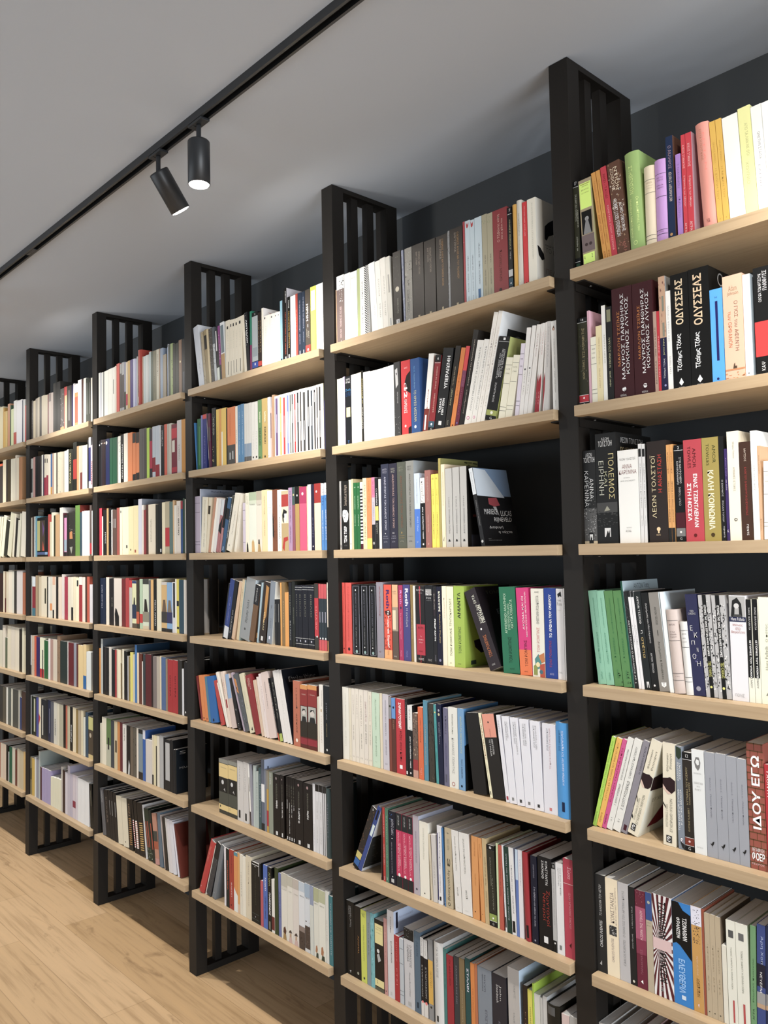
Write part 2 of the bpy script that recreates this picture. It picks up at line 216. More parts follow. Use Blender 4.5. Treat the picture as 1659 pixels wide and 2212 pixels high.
# ------------------------------------------------------------------ books
BOOKS = '''@A1
*1.0 14.2 215 0.0 8 111|slim black paperback numbered 17 at its top|b .0 .06 151515;l .065 ddd;b .075 .86 332;U .3 .62 .15 .45 ccb ΤΟ ΓΡΑΦΟΥΣΙ ΤΗΣ ΣΑΜΠΙΓΙΑΣ;U .62 .85 .33 .52 ccb ΚΑΙ ΑΛΛΑ ΔΙΗΓΗΜΑΤΑ;U .4 .65 .62 .78 ccb W. HENLEY;l .9 ddd;r .2 .85 .92 .97 243;H .3 .7 .01 .045 eee 17
*23.4 33.7 211 -2.1 8 a97 aa7|yellow and grey paperback with a portrait of a bearded man|r .05 .95 .04 .33 df6;r .12 .88 .05 .06 aa4;H .25 .75 .07 .085 884 ΔΙΗΓΗΜΑΤΑ;H .2 .8 .11 .125 884 ΚΑΙ ΑΛΛΕΣ;H .2 .8 .15 .16 884 ΙΣΤΟΡΙΕΣ;r .1 .88 .36 .62 111;o .5 .45 .16 999;p 888 .2 .6 .45 .44 .6 .47 .8 .62 .2 .62;b .63 .82 766;o .35 .74 .12 433;o .68 .74 .12 433;r .05 .95 .84 .95 df6;H .1 .2 .86 .9 443 4;H .7 .8 .86 .9 443 2;H .3 .7 .97 .99 543 ΝΕΦΕΛΗ
*76.8 10.7 219 -6.9 8 d93|slim orange paperback|D .3 .7 .1 .45 a51 Το διαμάντι του Ρατζάγια;D .3 .7 .48 .8 a51 ΡΟΜΠΕΡΤ ΛΟΥΙΣ ΣΤΗΒΕΝΣΟΝ;D .3 .7 .88 .95 a51 ΑΓΡΑ
*88.6 9.9 220 -6.7 8 d93|slim orange paperback|D .3 .7 .1 .45 a51 Το διαμάντι του Ρατζάγια;D .3 .7 .48 .8 a51 ΡΟΜΠΕΡΤ ΛΟΥΙΣ ΣΤΗΒΕΝΣΟΝ;D .3 .7 .88 .95 a51 ΑΓΡΑ
*99.0 13.9 223 -6.2 8 c34|red paperback|D .3 .7 .08 .34 711 ΝΗΣΙ - ΤΑΞΙΔΙ;D .35 .65 .42 .9 fbb ΚΟΝΣΤΑΝΣ ΣΤΑΟΥ ΛΕΣΕΝΜΑ
*114.0 31.3 224 -5.6 8 643|marbled brown paperback|n 0 1 0 1 a86 30;n 0 1 .1 .6 cba 25;D .5 .75 .06 .3 fec ΝΤΙΟΝ;D .2 .45 .06 .3 fec ΖΟΦΟΥΣ;D .15 .45 .4 .78 fff ROBERT LOUIS STEVENSON;D .6 .85 .45 .75 fff LLOYD OSBOURNE;n .2 .8 .82 .97 a65 20
*146.8 34.5 227 -2.2 8 9b6  R|thick light green hardback with a rounded spine|D .28 .55 .14 .42 ef9 ΣΤΗΒΕΝΣΟΝ;D .62 .82 .46 .8 ef9 Οι περιπέτειες του;D .15 .35 .47 .85 ef9 Ντέιβιντ Μπάλφουρ;o .45 .91 .14 ef9;o .45 .91 .11 9b6
*184.0 24.6 181 0.0 8 edb  R|cream hardback with thin black lines across its spine|l .17 333;l .33 333;H .2 .8 .2 .22 b97 ΣΤΗΒΕΝΣΟΝ;H .15 .85 .24 .25 b97 ΤΟ ΝΗΣΙ;H .2 .8 .27 .28 b97 ΤΩΝ ΘΗΣΑΥΡΩΝ;l .85 333;l .9 333
*209.6 25.2 186 0.0 8 c9d  R|lilac hardback with thin black lines across its spine|l .17 333;H .2 .8 .21 .225 858 ΠΕΡΙ ΤΗΣ;H .2 .8 .24 .255 858 ΖΩΗΣ;H .2 .8 .3 .315 858 ΕΝΑ;H .2 .8 .33 .345 858 ΔΟΚΙΜΙΟ;l .44 333;l .83 333;l .88 333;H .3 .7 .845 .86 858 ΑΓΡΑ
*236.3 15.8 230 0.0 8 235 643|tall navy paperback with an orange dot near its foot|D .3 .72 .09 .31 b9a Ο ΑΚΛΗΡΟΣ;U .3 .72 .34 .62 fed ΑΝΤΑΛΜΠΕΡΤ ΣΤΙΦΤΕΡ;o .4 .93 .2 c95
*257.2 10.9 184 0.0 8 b8d|slim lilac paperback|U .3 .7 .1 .4 86a ΠΟΡΦΥΡΙΟ Σ.;U .3 .7 .5 .75 86a ΤΟ ΕΣΩΤΕΡΙΚΟ;o .5 .95 .16 224
*270.9 9.1 221 0.0 8 d34|slim red paperback beside a pale grey one|D .3 .7 .1 .33 fdd ΑΛΕΞΙΣ ΣΤΑΜΑΤΗΣ;D .3 .7 .4 .7 fee Ο Ηρακλής των Αθηνών;D .3 .7 .86 .95 fee ΑΓΡΑ
*281.0 13.1 221 0.0 8 d34 cab|slim red paperback standing before a pink hardback|D .3 .7 .1 .33 fdd ΑΛΕΞΙΣ ΣΤΑΜΑΤΗΣ;D .3 .7 .42 .72 fee Ο Ηρακλής των Αθηνών;D .3 .7 .86 .95 fee ΑΓΡΑ
*314.6 27.6 228 -2.7 8 e98  R|rounded salmon pink hardback|D .32 .5 .06 .35 b75 ΕΠΙΤΑ Η ΠΟΥΓΚΑΜΙ;D .55 .7 .1 .45 f87 ΝΤΙΑΝ;H .35 .6 .9 .94 844 Ν&
*343.6 11.8 224 -2.7 8 eb3|bright yellow paperback|D .35 .65 .2 .4 c92 ΦΡΑΝΤΣ ΒΕΡΦΕΛ;D .35 .65 .45 .75 c92 Η ΣΙΩΠΗ ΤΟΥ;o .5 .93 .1 c92
*356.4 11.9 224 -2.7 8 eb3|bright yellow paperback|D .35 .65 .2 .4 c92 ΦΡΑΝΤΣ ΒΕΡΦΕΛ;D .35 .65 .45 .75 c92 Η ΜΙΚΡΗ ΤΟΥ;o .5 .93 .1 c92
*369.7 31.2 221 -2.6 8 f8f8f2|wide plain white paperback|
*401.8 24.1 227 -2.4 8 ee9|pale yellow paperback|D .45 .7 .15 .45 bb7 ΑΠΟ ΤΑ ΛΑΝ ΝΕ ΦΟΙ;D .3 .55 .5 .7 bb7 ΧΟΥΝΙΟ
*426.9 20.3 220 -2.4 8 f2f2ec|white paperback with faint lettering|D .45 .7 .25 .5 777 ΟΝΕΤΗΝ ΣΤΑΙΣΑ;D .3 .5 .55 .75 999 ΕΛΕΝΗ
*448.1 25.6 220 -2.4 8 f6f6f2|white paperback with black lettering cut by the frame edge|D .5 .75 .25 .5 444 ΟΝΕΤΗΝ ΤΗΣ ΠΙΝΑΚΟΘΗ
@A2
*1.0 25.4 207 0.0 8 332|black paperback numbered 16 with a red band near its foot|b 0 .045 111;l .05 ddd;H .4 .65 .01 .035 fff 16;n 0 1 .06 .85 554 30;U .45 .7 .12 .45 ba7 ΕΤΣΙ Η ΕΡΗΜΗ ΤΗΣ;U .45 .65 .48 .7 ba7 ΧΕΝΡΙ ΤΖΑΜΕΣ;b .875 .96 c23;l .875 eee;l .955 eee;b .96 1 111;o .5 .91 .1 fdd;H .4 .6 .97 .995 eee G
27.8 5.8 220 0.0 8 dab dab||
*35.0 14.2 156 0.0 8 f3efd8|short cream paperback with thin black lines on its spine|l .12 333;l .4 333;H .2 .8 .17 .19 777 ΧΕΝΡΙ;H .2 .8 .23 .25 777 Η ΖΩΗ;H .2 .8 .3 .32 777 ΜΟΥ;l .78 333;l .84 333
*49.6 15.0 179 0.0 8 f0dfa8|pale yellow paperback|U .4 .62 .15 .5 b96 ΤΟ ΣΤΡΙΨΙΜΟ ΤΗΣ ΒΙΔΑΣ;U .4 .62 .55 .8 b96 HENRY JAMES
*65.6 10.1 223 0.0 8 f4f2ea 332|slim tall white paperback|U .4 .7 .3 .6 887 ΧΕΝΡΙ ΤΖΕΪΜΣ
*76.7 15.0 217 0.0 8 222|slim black paperback with white lettering|r .15 .8 .03 .16 886;U .35 .65 .33 .64 dda Η ΕΙΚΟΝΑ ΣΤΟ ΧΑΛΙ;U .35 .65 .68 .84 dda HENRY JAMES
*93.3 49.7 253 0.0 8 411a1f|thick maroon paperback with orange and white lettering|U .2 .36 .21 .7 d83 ΜΑΡΛΟΝ ΤΖΕΪΜΣ;U .42 .58 .06 .82 fff ΜΑΥΡΟΣ ΠΑΝΘΗΡΑΣ;U .64 .8 .1 .78 fff ΚΟΚΚΙΝΟΣ ΛΥΚΟΣ;H .3 .6 .95 .975 eee αίολος;o .5 .91 .1 eee;n .35 .6 .89 .94 411a1f 6
*144.3 48.0 252 0.0 8 411a1f 411a1f|thick maroon paperback with orange and white lettering|U .2 .36 .2 .67 d83 ΜΑΡΛΟΝ ΤΖΕΪΜΣ;U .42 .58 .06 .8 fff ΜΑΥΡΟΣ ΠΑΝΘΗΡΑΣ;U .64 .8 .1 .76 fff ΚΟΚΚΙΝΟΣ ΛΥΚΟΣ;H .35 .65 .95 .975 eee αίολος;o .52 .91 .1 eee;n .4 .65 .89 .94 411a1f 6
192.7 7.6 180 0.0 8 b98||U .3 .7 .2 .55 332 ΥΠΕΡ ΤΟΥ Α ΕΝΗ Ν;U .3 .7 .6 .88 332 ΒΕΝΣΕΣΛΑ
201.0 5.9 179 0.0 8 c23||U .3 .7 .3 .8 fcc ΠΕΡΙ ΤΗΣ ΦΩΝΗΣ
*207.8 14.8 252 0.0 8 c9a080 999|paperback with a photographed building facade on its spine|b .53 1 224;n 0 1 0 .5 a76 20;r .45 .75 .17 .3 887;r .45 .75 .4 .52 887;U .4 .7 .54 .68 dd8 James Joyce;U .4 .7 .71 .88 fff Τζαίημς Τζόυς;o .6 .94 .16 99c
*223.3 10.8 217 0.0 8 f2f2ee|white paperback with faint grey lettering|U .3 .6 .15 .5 aaa ΜΙΑ ΣΕΛΙΔΑ ΥΠΟΨΙΝ;U .4 .7 .65 .83 777 ΤΖΑΖ ΤΖΩΥΣ
*235.0 39.4 248 0.0 8 131312|thick black paperback with a striped vertical title|U* .25 .68 .05 .44 e8d0a8 ΟΔΥΣΣΕΑΣ;U* .25 .55 .52 .84 fff Τζαίημς Τζόυς;p fff .45 .9 .32 .94 .45 .965 .58 .94;H .3 .6 .975 .99 eee ΚΕΔΡΟΣ
*275.3 43.5 249 0.0 8 131312 131312|thick black paperback with a striped vertical title|U* .22 .65 .05 .48 e8c8a0 ΟΔΥΣΣΕΑΣ;U* .22 .52 .54 .84 fff Τζαίημς Τζόυς;p fff .42 .9 .29 .94 .42 .965 .55 .94;H .27 .57 .975 .99 eee ΚΕΔΡΟΣ;co .35 .08 .09 aaa;co .35 .08 .07 131312
*320.0 25.8 195 0.0 8 4af|sky blue paperback with a dark blue bar on its spine|r .42 .62 .13 .76 226;H .42 .58 .08 .1 226 Η;o .45 .95 .1 226
*347.3 39.6 215 0.0 8 ecb99a|thick peach paperback with an animal drawn near its foot|H .3 .72 .1 .15 875 Adam;H .22 .8 .155 .2 875 Johnson;D .55 .75 .25 .72 854 Ο ΓΙΟΣ του ΑΦΕΝΤΗ;D .22 .42 .34 .68 c63 των ΟΡΦΑΝΩΝ;b .885 .9 c85;p 543 .4 .885 .45 .84 .5 .83 .52 .885;p 543 .5 .86 .6 .86 .6 .885 .5 .885;n 0 1 .9 .99 c85 12
*388.0 14.8 209 0.0 8 f6f6f0 a9bccb|white paperback with a small black dot near its foot|D .4 .7 .25 .6 ccc ΤΖΟΝΣΟΝ;o .4 .95 .08 333
*409.2 35.2 216 0.0 8 191919|thick black and red paperback cut by the frame edge|U .25 .42 .06 .32 fff ΟΛΓΚΑ ΤΟΚΑΡΤΣΟΥΚ;U .5 .72 .04 .22 fff ΠΛΑΝΗΤΕΣ;b .5 .82 e22;U .3 .5 .87 .95 fff ΚΑΨ
@A3
*1.0 33.8 216 0.0 12 222|black paperback with grass in grey at its foot|b .62 1 555;n 0 1 .5 .95 999 70;n 0 1 .5 .75 222 40;b .97 1 c8b898;r .35 .7 .88 .995 161616;H .25 .75 .03 .07 ddd ΛΕΩΝ;H .08 .95 .075 .13 eee ΤΟΛΣΤΟΗ;D .5 .8 .3 .52 ddd ΑΝΝΑ;D .12 .42 .22 .6 ddd ΚΑΡΕΝΙΝΑ;r .4 .65 .9 .96 ddd;p 161616 .45 .96 .5 .91 .55 .94 .6 .91 .58 .96
*35.9 52.6 251 0.0 12 1d1d1d 222|thick black paperback with a dark field on its spine|b .63 .72 444;b .72 1 1a1a1a;n 0 1 .7 .85 444 40;p 998 .35 .71 .5 .66 .65 .7;H .3 .68 .04 .065 ddd ΛΕΩΝ;H .15 .82 .07 .12 eee ΤΟΛΣΤΟΗ;D .62 .88 .19 .6 dc8 ΠΟΛΕΜΟΣ;D .4 .55 .35 .48 bb9 ΚΑΙ;D .15 .38 .25 .56 ccb ΕΙΡΗΝΗ;r .35 .65 .86 .94 ddd;p 1a1a1a .4 .94 .5 .88 .55 .91 .62 .87 .6 .94;cH .12 .75 .04 .09 ddd ΛΕΩΝ ΤΟΛΣΤΟΗ;cH .12 .5 .13 .18 cb8 ΠΟΛΕΜΟΣ
*92.5 49.7 207 0.0 12 eeeeea|wide white paperback with brown lettering across its spine|H .08 .88 .08 .11 777 ΛΕΩΝ ΤΟΛΣΤΟΪ;H .22 .7 .155 .2 966 ΑΝΝΑ;H .06 .92 .215 .26 966 ΚΑΡΕΝΙΝΑ;H .28 .6 .295 .305 888 ΜΕΤΑΦΡΑΣΗ;H .12 .85 .325 .34 888 ΑΡΗΣ ΑΛΕΞΑΝΔΡΟΥ;H .35 .6 .83 .84 888 ΕΚΔΟΣΕΙΣ;H .3 .58 .86 .885 888 ΑΓΡΑ
*143.8 7.5 217 0.0 12 ddd|slim silver paperback with a dark top|r .1 .9 .05 .13 222;D .4 .7 .2 .65 777 Ο ΔΙΑΒΟΛΟΣ ΤΟΥ ΚΑΥΚΑΣΟΥ;D .4 .7 .73 .83 777 Leo Tolstoy
*152.6 7.5 216 0.0 12 ddd 444|slim silver paperback with a dark top|r .1 .9 .05 .13 222;D .4 .7 .2 .65 777 Ο ΔΙΑΒΟΛΟΣ ΤΟΥ ΚΑΥΚΑΣΟΥ;D .4 .7 .73 .83 777 Leo Tolstoy
*164.5 44.3 219 0.0 12 2d2421 2d2421|thick dark brown paperback with cream and red lettering|U .15 .42 .14 .76 eda ΛΕΩΝ ΤΟΛΣΤΟΪ;U .55 .75 .14 .51 d32 Η ΑΝΑΣΤΑΣΗ;o .5 .87 .1 ec9;r .46 .54 .87 .91 ec9;H .38 .6 .92 .935 ec9 ΚΕΔΡΟΣ
*209.8 7.1 208 0.0 12 e0a050|slim orange paperback with a black foot|b .855 1 222;D .3 .7 .08 .3 a63 ΜΠΡΑΜ ΣΤΟΚΕΡ;D .3 .7 .38 .8 643 ΠΡΟΠΕΙΣ ΣΤΟ ΒΡΟΧΟ ΔΕΡΜΑΤΟΣ
*217.6 6.8 208 0.0 12 e0a050|slim orange paperback with a black foot|b .855 1 222;D .3 .7 .08 .3 a63 ΜΠΡΑΜ ΣΤΟΚΕΡ;D .3 .7 .38 .8 643 ΠΡΟΠΕΙΣ ΣΤΟ ΒΡΟΧΟ ΔΕΡΜΑΤΟΣ
*227.3 20.1 205 0.0 12 131315|black paperback numbered 2 with a maroon patch|l .055 eee;H .4 .6 .015 .045 fff 2;D .55 .75 .13 .4 eee ΣΤΟ ΜΑΥΡΟ ΝΕΡΟ;D .25 .45 .17 .41 eee ΚΑΡΑΒΟΦΑΝΑΡΟ;U .4 .62 .44 .63 bbb COLM TOIBIN;b .7 .855 4a1420;b .86 .945 777;o .5 .9 .12 ddd;b .945 1 111;H .4 .62 .955 .98 eee G
*248.6 39.2 213 0.0 12 c13a48|thick red paperback with bold white and dark lettering|D .5 .68 .085 .28 411 AMOR;D .22 .4 .065 .28 411 TOWLES;D* .5 .72 .34 .86 fff ΕΝΑΣ ΤΖΕΝΤΛΕΜΑΝ;D* .15 .37 .43 .8 fff ΣΤΗ ΜΟΣΧΑ;o .52 .94 .09 611
*289.0 34.6 213 0.0 12 a2903c|thick olive yellow paperback with bold cream lettering|D .62 .82 .075 .25 231 AMOR;D .25 .42 .06 .27 231 TOWLES;D* .3 .66 .32 .89 f3ecc8 ΚΑΛΗ ΚΟΙΝΩΝΙΑ;o .5 .94 .12 431
*324.5 9.4 213 0.0 12 1a1a1a|slim black paperback|D .35 .65 .42 .58 ddd Ο ΕΝΟΙΚΟΣ;D .35 .65 .62 .82 ddd ΡΟΛΑΝ ΤΟΠΟΡ;D .35 .7 .86 .97 ddd opera
335.1 5.9 186 0.0 12 3c2a66||D .35 .65 .1 .3 caf Ρολάν Τοπόρ;D .35 .65 .34 .45 fff και άλλα;H .3 .7 .88 .91 fff K
*341.8 23.0 220 0.0 12 ece3cf e0d6c0|cream paperback with a round black emblem near its foot|D .45 .62 .1 .25 665 Μάρω Τσούν;D .45 .62 .33 .55 887 ΑΠΙΘΑΝΕΣ ΙΣΤΟΡΙΕΣ;o .55 .81 .14 333;o .55 .81 .09 ece3cf;H .45 .65 .795 .825 333 ω
*366.0 21.6 196 0.0 12 442b20|brown paperback with red lettering|D .42 .6 .07 .2 dcb ΜΗΤΣΟΣ;D .42 .6 .26 .75 b33 ΕΛΘΕΤΟΥ ΔΗΜΙΟΥΡΓΙΑ ΕΛΕΥΘΕΡΙΑΣ;D .45 .62 .84 .95 fff ΠΕΝΤΕ
*388.9 12.2 216 0.0 12 ebebe6|tall white paperback|D .3 .55 .32 .55 999 KIM THUY  ΡΟΥ
401.5 4.8 185 0.0 12 d0a67c||D .35 .65 .1 .3 964 ΑΛΕΞΑΝΔΡΕ;D .35 .65 .78 .9 964 ΚΑΠΑΝΗ
*408.6 24.4 153 1.6 12 f0eee6|white paperback with thin black lines cut by the frame edge|l .13 333;l .42 333;H .1 .5 .17 .19 666 ΕΛΕΝΗ;H .1 .6 .25 .27 666 ΜΑΡΙΑ;l .78 333;l .83 333
@A4
*21.4 20.6 213 -5.6 18 84c2a4|slim mint green paperback|D .45 .65 .08 .4 386 Δεκάτη Ημέρα του Πλούτου Τ.;D .45 .65 .45 .78 386 ΑΛΕΞΑΝΔΡΟΣ ΝΙΚ ΣΤΕΡΓΙΟΥ;D .4 .65 .87 .95 386 αγρα
*42.7 19.2 213 -5.6 18 84c2a4|slim mint green paperback|D .45 .65 .08 .4 386 Δεκάτη Ημέρα του Πλούτου Τ.;D .45 .65 .45 .78 386 ΑΛΕΞΑΝΔΡΟΣ ΝΙΚ ΣΤΕΡΓΙΟΥ;D .4 .65 .87 .95 386 αγρα
*63.7 20.7 213 -5.6 18 528a4a|green paperback|D .45 .65 .08 .45 274 Δεκάτη Ημέρα του Κουκλί. Β;D .4 .6 .5 .75 274 ΙΠΕΣΒΑΡΣ Κ. Χ;D .4 .6 .83 .92 274 αγρα;n .5 .95 .85 .98 232 10
*86.1 20.6 214 -5.6 18 528a4a|green paperback|D .45 .65 .08 .45 274 Δεκάτη Ημέρα του Κουκλί. Β;D .4 .6 .5 .75 274 ΙΠΕΣΒΑΡΣ Κ. Χ;D .4 .6 .83 .92 274 αγρα;n .5 .95 .85 .98 232 10
107.8 4.6 236 -5.6 18 0e5a44 b4cad4||cH .3 .75 .03 .09 345 ΑΝΤΟΝ Τσεχ
*113.3 8.9 213 -5.6 18 222|slim black marbled paperback|n 0 1 .05 .3 555 15;D .3 .7 .3 .95 eee ΑΝΤΟΝ ΤΣΕΧΩΦ Ο ΘΑΛΑΜΟΣ ΑΡ. 6
123.3 6.2 214 -5.6 18 e6e6ea||b .0 .06 222;D .3 .6 .35 .55 888 Η ΠΟΝΤΙΑΚΗ
130.5 6.2 214 -5.6 18 e6e6ea||b .0 .06 222;D .3 .6 .35 .55 888 Η ΠΟΝΤΙΑΚΗ;D .3 .6 .58 .68 888 Anton Chekhov
*137.7 16.6 213 -5.6 18 1c2021|black paperback with a yellow handwritten title|D .35 .65 .05 .33 fff ΑΝΤΟΝ ΤΣΕΧΩΦ;D .35 .65 .4 .43 eee η;D .35 .75 .47 .68 db6 στέπα;r .35 .7 .92 .98 ddd;p 1c2021 .42 .98 .5 .93 .56 .96 .62 .93 .6 .98
*155.4 16.4 211 -5.6 18 141414|black paperback with white lettering|D .4 .7 .11 .52 ddd Διηγήματα και Μονόπρακτα;D .35 .6 .62 .82 ddd ΑΝΤΟΝ ΤΣΕΧΩΦ;o .4 .95 .14 ddd
*172.5 23.5 212 -5.3 18 8a8680 d8e4ea|grey paperback with black lettering and a white shield|D .4 .62 .15 .33 332 ΑΝΤΟΝ ΤΣΕΧΟΦ;p 222 .45 .39 .5 .38 .53 .43 .48 .45;D .35 .6 .5 .88 332 Διηγήματα & Νουβέλες;p eee .25 .91 .75 .91 .72 .945 .5 .96 .28 .945;H .38 .62 .915 .945 555 Τ
*196.5 8.6 214 -4.5 18 eef2f4 cfe0ea|slim white paperback|
*206.6 25.0 176 -4.5 18 c9b9b2  R|rounded pale pink hardback with thin black lines|l .13 333;l .37 333;H .2 .75 .17 .19 766 ΑΝΤΟΝ;H .25 .7 .26 .275 766 ΤΟ;H .2 .8 .29 .305 766 ΔΡΑΜΑ;H .2 .8 .32 .335 766 ΣΤΟ ΚΥΝΗΓΙ;l .76 333;l .84 333;H .3 .7 .79 .8 766 ΑΓΡΑ
*233.1 15.9 152 -3.6 18 dadad8  R|short rounded white hardback with thin black lines|l .12 333;l .35 333;H .2 .8 .16 .18 777 ΑΝΤΟΝ;H .3 .7 .22 .235 777 ΜΙΑ;H .2 .8 .27 .285 777 ΖΩΗ;l .76 333;l .82 333
*249.9 24.8 210 -3.6 18 2a2c52|navy paperback with scattered white capitals on its spine|H .3 .65 .16 .18 ccc TED;H .15 .8 .185 .205 ccc CHIANG;n .35 .75 .35 .7 66609a 8;H .2 .42 .31 .36 ddd Ε;H .5 .78 .38 .43 ddd Κ;H .2 .5 .46 .5 ddd Π;H .62 .75 .53 .57 ddd Ν;H .2 .5 .59 .64 ddd Ο;H .55 .85 .66 .71 ddd Η;o .45 .93 .2 99a
*276.2 25.0 209 -3.0 18 b4b4b6|paperback in speckled grey with a black stripe|n 0 1 .1 .9 2a2a2a 130;n 0 1 .05 .95 e4e4e4 70;r .35 .68 0 1 141414;D* .44 .6 .1 .6 fff ΙΣΤΟΡΙΕΣ ΤΗΣ ΖΩΗΣ ΣΟΥ ΚΑΙ ΑΛΛΕΣ ΙΣΤΟΡΙΕΣ;D .4 .64 .65 .8 dd6 TED CHIANG;o .5 .9 .1 dd6
*302.1 27.1 209 -2.3 18 b4b4b6|paperback in speckled grey with a black stripe|n 0 1 .1 .9 2a2a2a 130;n 0 1 .05 .95 e4e4e4 70;r .3 .62 0 1 141414;D* .38 .55 .1 .6 fff ΙΣΤΟΡΙΕΣ ΤΗΣ ΖΩΗΣ ΣΟΥ ΚΑΙ ΑΛΛΕΣ ΙΣΤΟΡΙΕΣ;D .35 .6 .65 .8 dd6 TED CHIANG;o .45 .9 .1 dd6
*330.4 33.0 210 0.0 18 dfdfe6|white paperback with a black and white portrait of a woman|r 0 .98 .01 .24 aaa;p 222 .1 .2 .2 .05 .5 .02 .75 .08 .8 .2 .6 .24 .6 .12 .35 .1 .3 .22;o .45 .1 .16 ccc;p 444 .1 .24 .3 .18 .7 .18 .95 .24;b .205 .25 1c2348;H .1 .92 .21 .24 fff Hans Fallada;H .2 .8 .27 .295 a54 Μόνος;H .35 .65 .305 .33 a54 στο;H .1 .92 .335 .365 a54 Βερολίνο;H .2 .75 .93 .96 999 ΠΟΛΙΣ
*364.5 11.1 203 0.0 18 e4e4d4|slim black paperback with a white foot|r 0 .9 0 .76 151515;D .35 .65 .08 .3 ddd ΧΑΝΣ ΦΑΛΑΝΤΑ;D* .35 .65 .4 .76 fff ΙΣΤΟΡΙΕΣ ΤΟΥ ΥΠΟΚΟ;D .35 .65 .76 .86 222 ΣΜΟΥ
*376.4 11.4 204 0.0 18 e4e4d4|slim black paperback with a white foot|r 0 .9 0 .76 151515;D .35 .65 .08 .3 ddd ΧΑΝΣ ΦΑΛΑΝΤΑ;D* .35 .65 .4 .76 fff ΙΣΤΟΡΙΕΣ ΤΟΥ ΥΠΟΚΟ;D .35 .65 .76 .86 222 ΣΜΟΥ
*388.7 27.5 208 0.0 18 e6e8d2|pale green paperback with grey lettering cut by the frame edge|U .42 .62 .25 .42 776 Ο πότης;U .35 .55 .46 .68 776 Hans Fallada;p 887 .3 .92 .5 .88 .5 .92
@A5
*-0.2 9.1 215 15.5 8 a8d632|slim lime green paperback|U .35 .65 .05 .7 6a2 ΤΖΟΝ ΝΤΟΣ ΠΑΣΟΣ ΜΑΝΧΑΤΑΝ;U .3 .7 .84 .95 6a2 opera
*10.0 12.7 214 16.2 8 e8b03c|slim yellow paperback|U .35 .65 .05 .7 a72 Η ΕΥΤΥΧΙΑ ΚΑΙ ΤΑ ΛΟΙΠΑ ΤΟΥ ΦΑΝΤΑΣΤΙΚΟΥ;U .3 .7 .84 .95 a72 opera
*23.9 10.2 214 16.4 8 d24a8c|slim pink paperback|U .35 .65 .1 .7 913 ΕΛΕΝΗ ΠΑΠΑΔΑΚΗ;U .3 .75 .84 .96 601 opera
*35.2 13.5 219 16.5 8 deded8|slim white paperback with black lettering|U .4 .65 .12 .45 444 ΕΠΙΣΤΡΟΦΗ ΣΤΗ ΒΑΒΥΛΩΝΑ;U .38 .68 .5 .73 222 F. SCOTT FITZGERALD;U .4 .6 .87 .91 777 21
*50.6 18.3 218 16.7 8 deded8|white paperback with black lettering|U .4 .65 .08 .42 444 Ο ΜΕΓΑΛΟΣ ΓΚΑΤΣΜΠΥ;U .36 .7 .45 .76 222 F. SCOTT FITZGERALD;U .4 .6 .87 .91 777 21
*71.0 14.2 219 16.9 8 8a8690|slim grey paperback|U .5 .8 .06 .35 445 Η ΧΑΜΕΝΗ ΑΓΑΠΗ;r .3 .8 .91 .97 412
*86.8 25.2 222 17.4 8 e0d8c0 d8d8ca|leaning cream paperback with a dark striped fish|U .6 .82 .1 .3 443 Ρίτσαρντ;U .25 .45 .1 .3 443 Φλάναγκαν;p 2a1418 0 .36 .3 .36 .6 .35 1 .37 1 .46 .8 .49 .5 .5 .2 .47 0 .43;p d8b8a8 0 .43 .3 .47 .5 .5 .3 .5 0 .46;U .5 .72 .57 .88 554 ΕΓΧΕΙΡΙΔΙΟ ΙΧΘΥΩΝ;U .2 .38 .62 .85 887 ΜΥΘΙΣΤΟΡΗΜΑ ΣΕ 12 ΨΑΡΙΑ;p 222 0 .6 .2 .66 .18 .67 0 .62;p 222 .0 .8 .15 .83 .14 .85 0 .83;r .2 .62 .89 .96 333;H .28 .55 .9 .95 eee ε;cp 2a1418 0 .36 .5 .33 1 .36 1 .48 .5 .52 0 .5;cp 712 .2 .92 .6 .7 1 .68 1 .85 .5 .92;cH .15 .8 .6 .64 887 ΕΓΧΕΙΡΙΔΙΟ
*173.8 27.9 215 1.6 8 e0d8c0|upright cream paperback with a dark striped fish|U .55 .78 .1 .25 443 Ρίτσαρντ;U .3 .5 .1 .28 443 Φλάναγκαν;p 2a1418 0 .35 .4 .34 .6 .33 1 .36 1 .45 .7 .49 .3 .46 0 .41;p d8b8a8 0 .41 .3 .46 .7 .49 .4 .5 0 .45;U .55 .75 .54 .86 554 ΕΓΧΕΙΡΙΔΙΟ ΙΧΘΥΩΝ;U .2 .4 .6 .82 887 ΜΥΘΙΣΤΟΡΗΜΑ ΣΕ 12 ΨΑΡΙΑ;p 222 0 .58 .25 .63 .24 .64 0 .6;r .25 .7 .9 .97 333;H .33 .6 .91 .96 eee ε
*208.0 14.3 212 0.0 8 7d8896|grey blue paperback with white lettering|p 2a3a2a .1 0 .9 .02 .9 .1 .5 .13 .1 .1;U .5 .75 .16 .32 fff ΡΙΤΣΑΡΝΤ;U .2 .42 .16 .34 fff ΦΛΑΝΑΓΚΑΝ;U .5 .75 .42 .76 fff Η ΖΩΝΤΑΝΗ ΘΑΛΑΣΣΑ;U .15 .38 .42 .82 fff ΤΩΝ ΟΝΕΙΡΩΝ ΞΥΠΝΑ;r .35 .8 .89 .94 889;H .4 .7 .89 .94 fff ε;p 222 .3 .92 1 .95 1 1 .6 .98
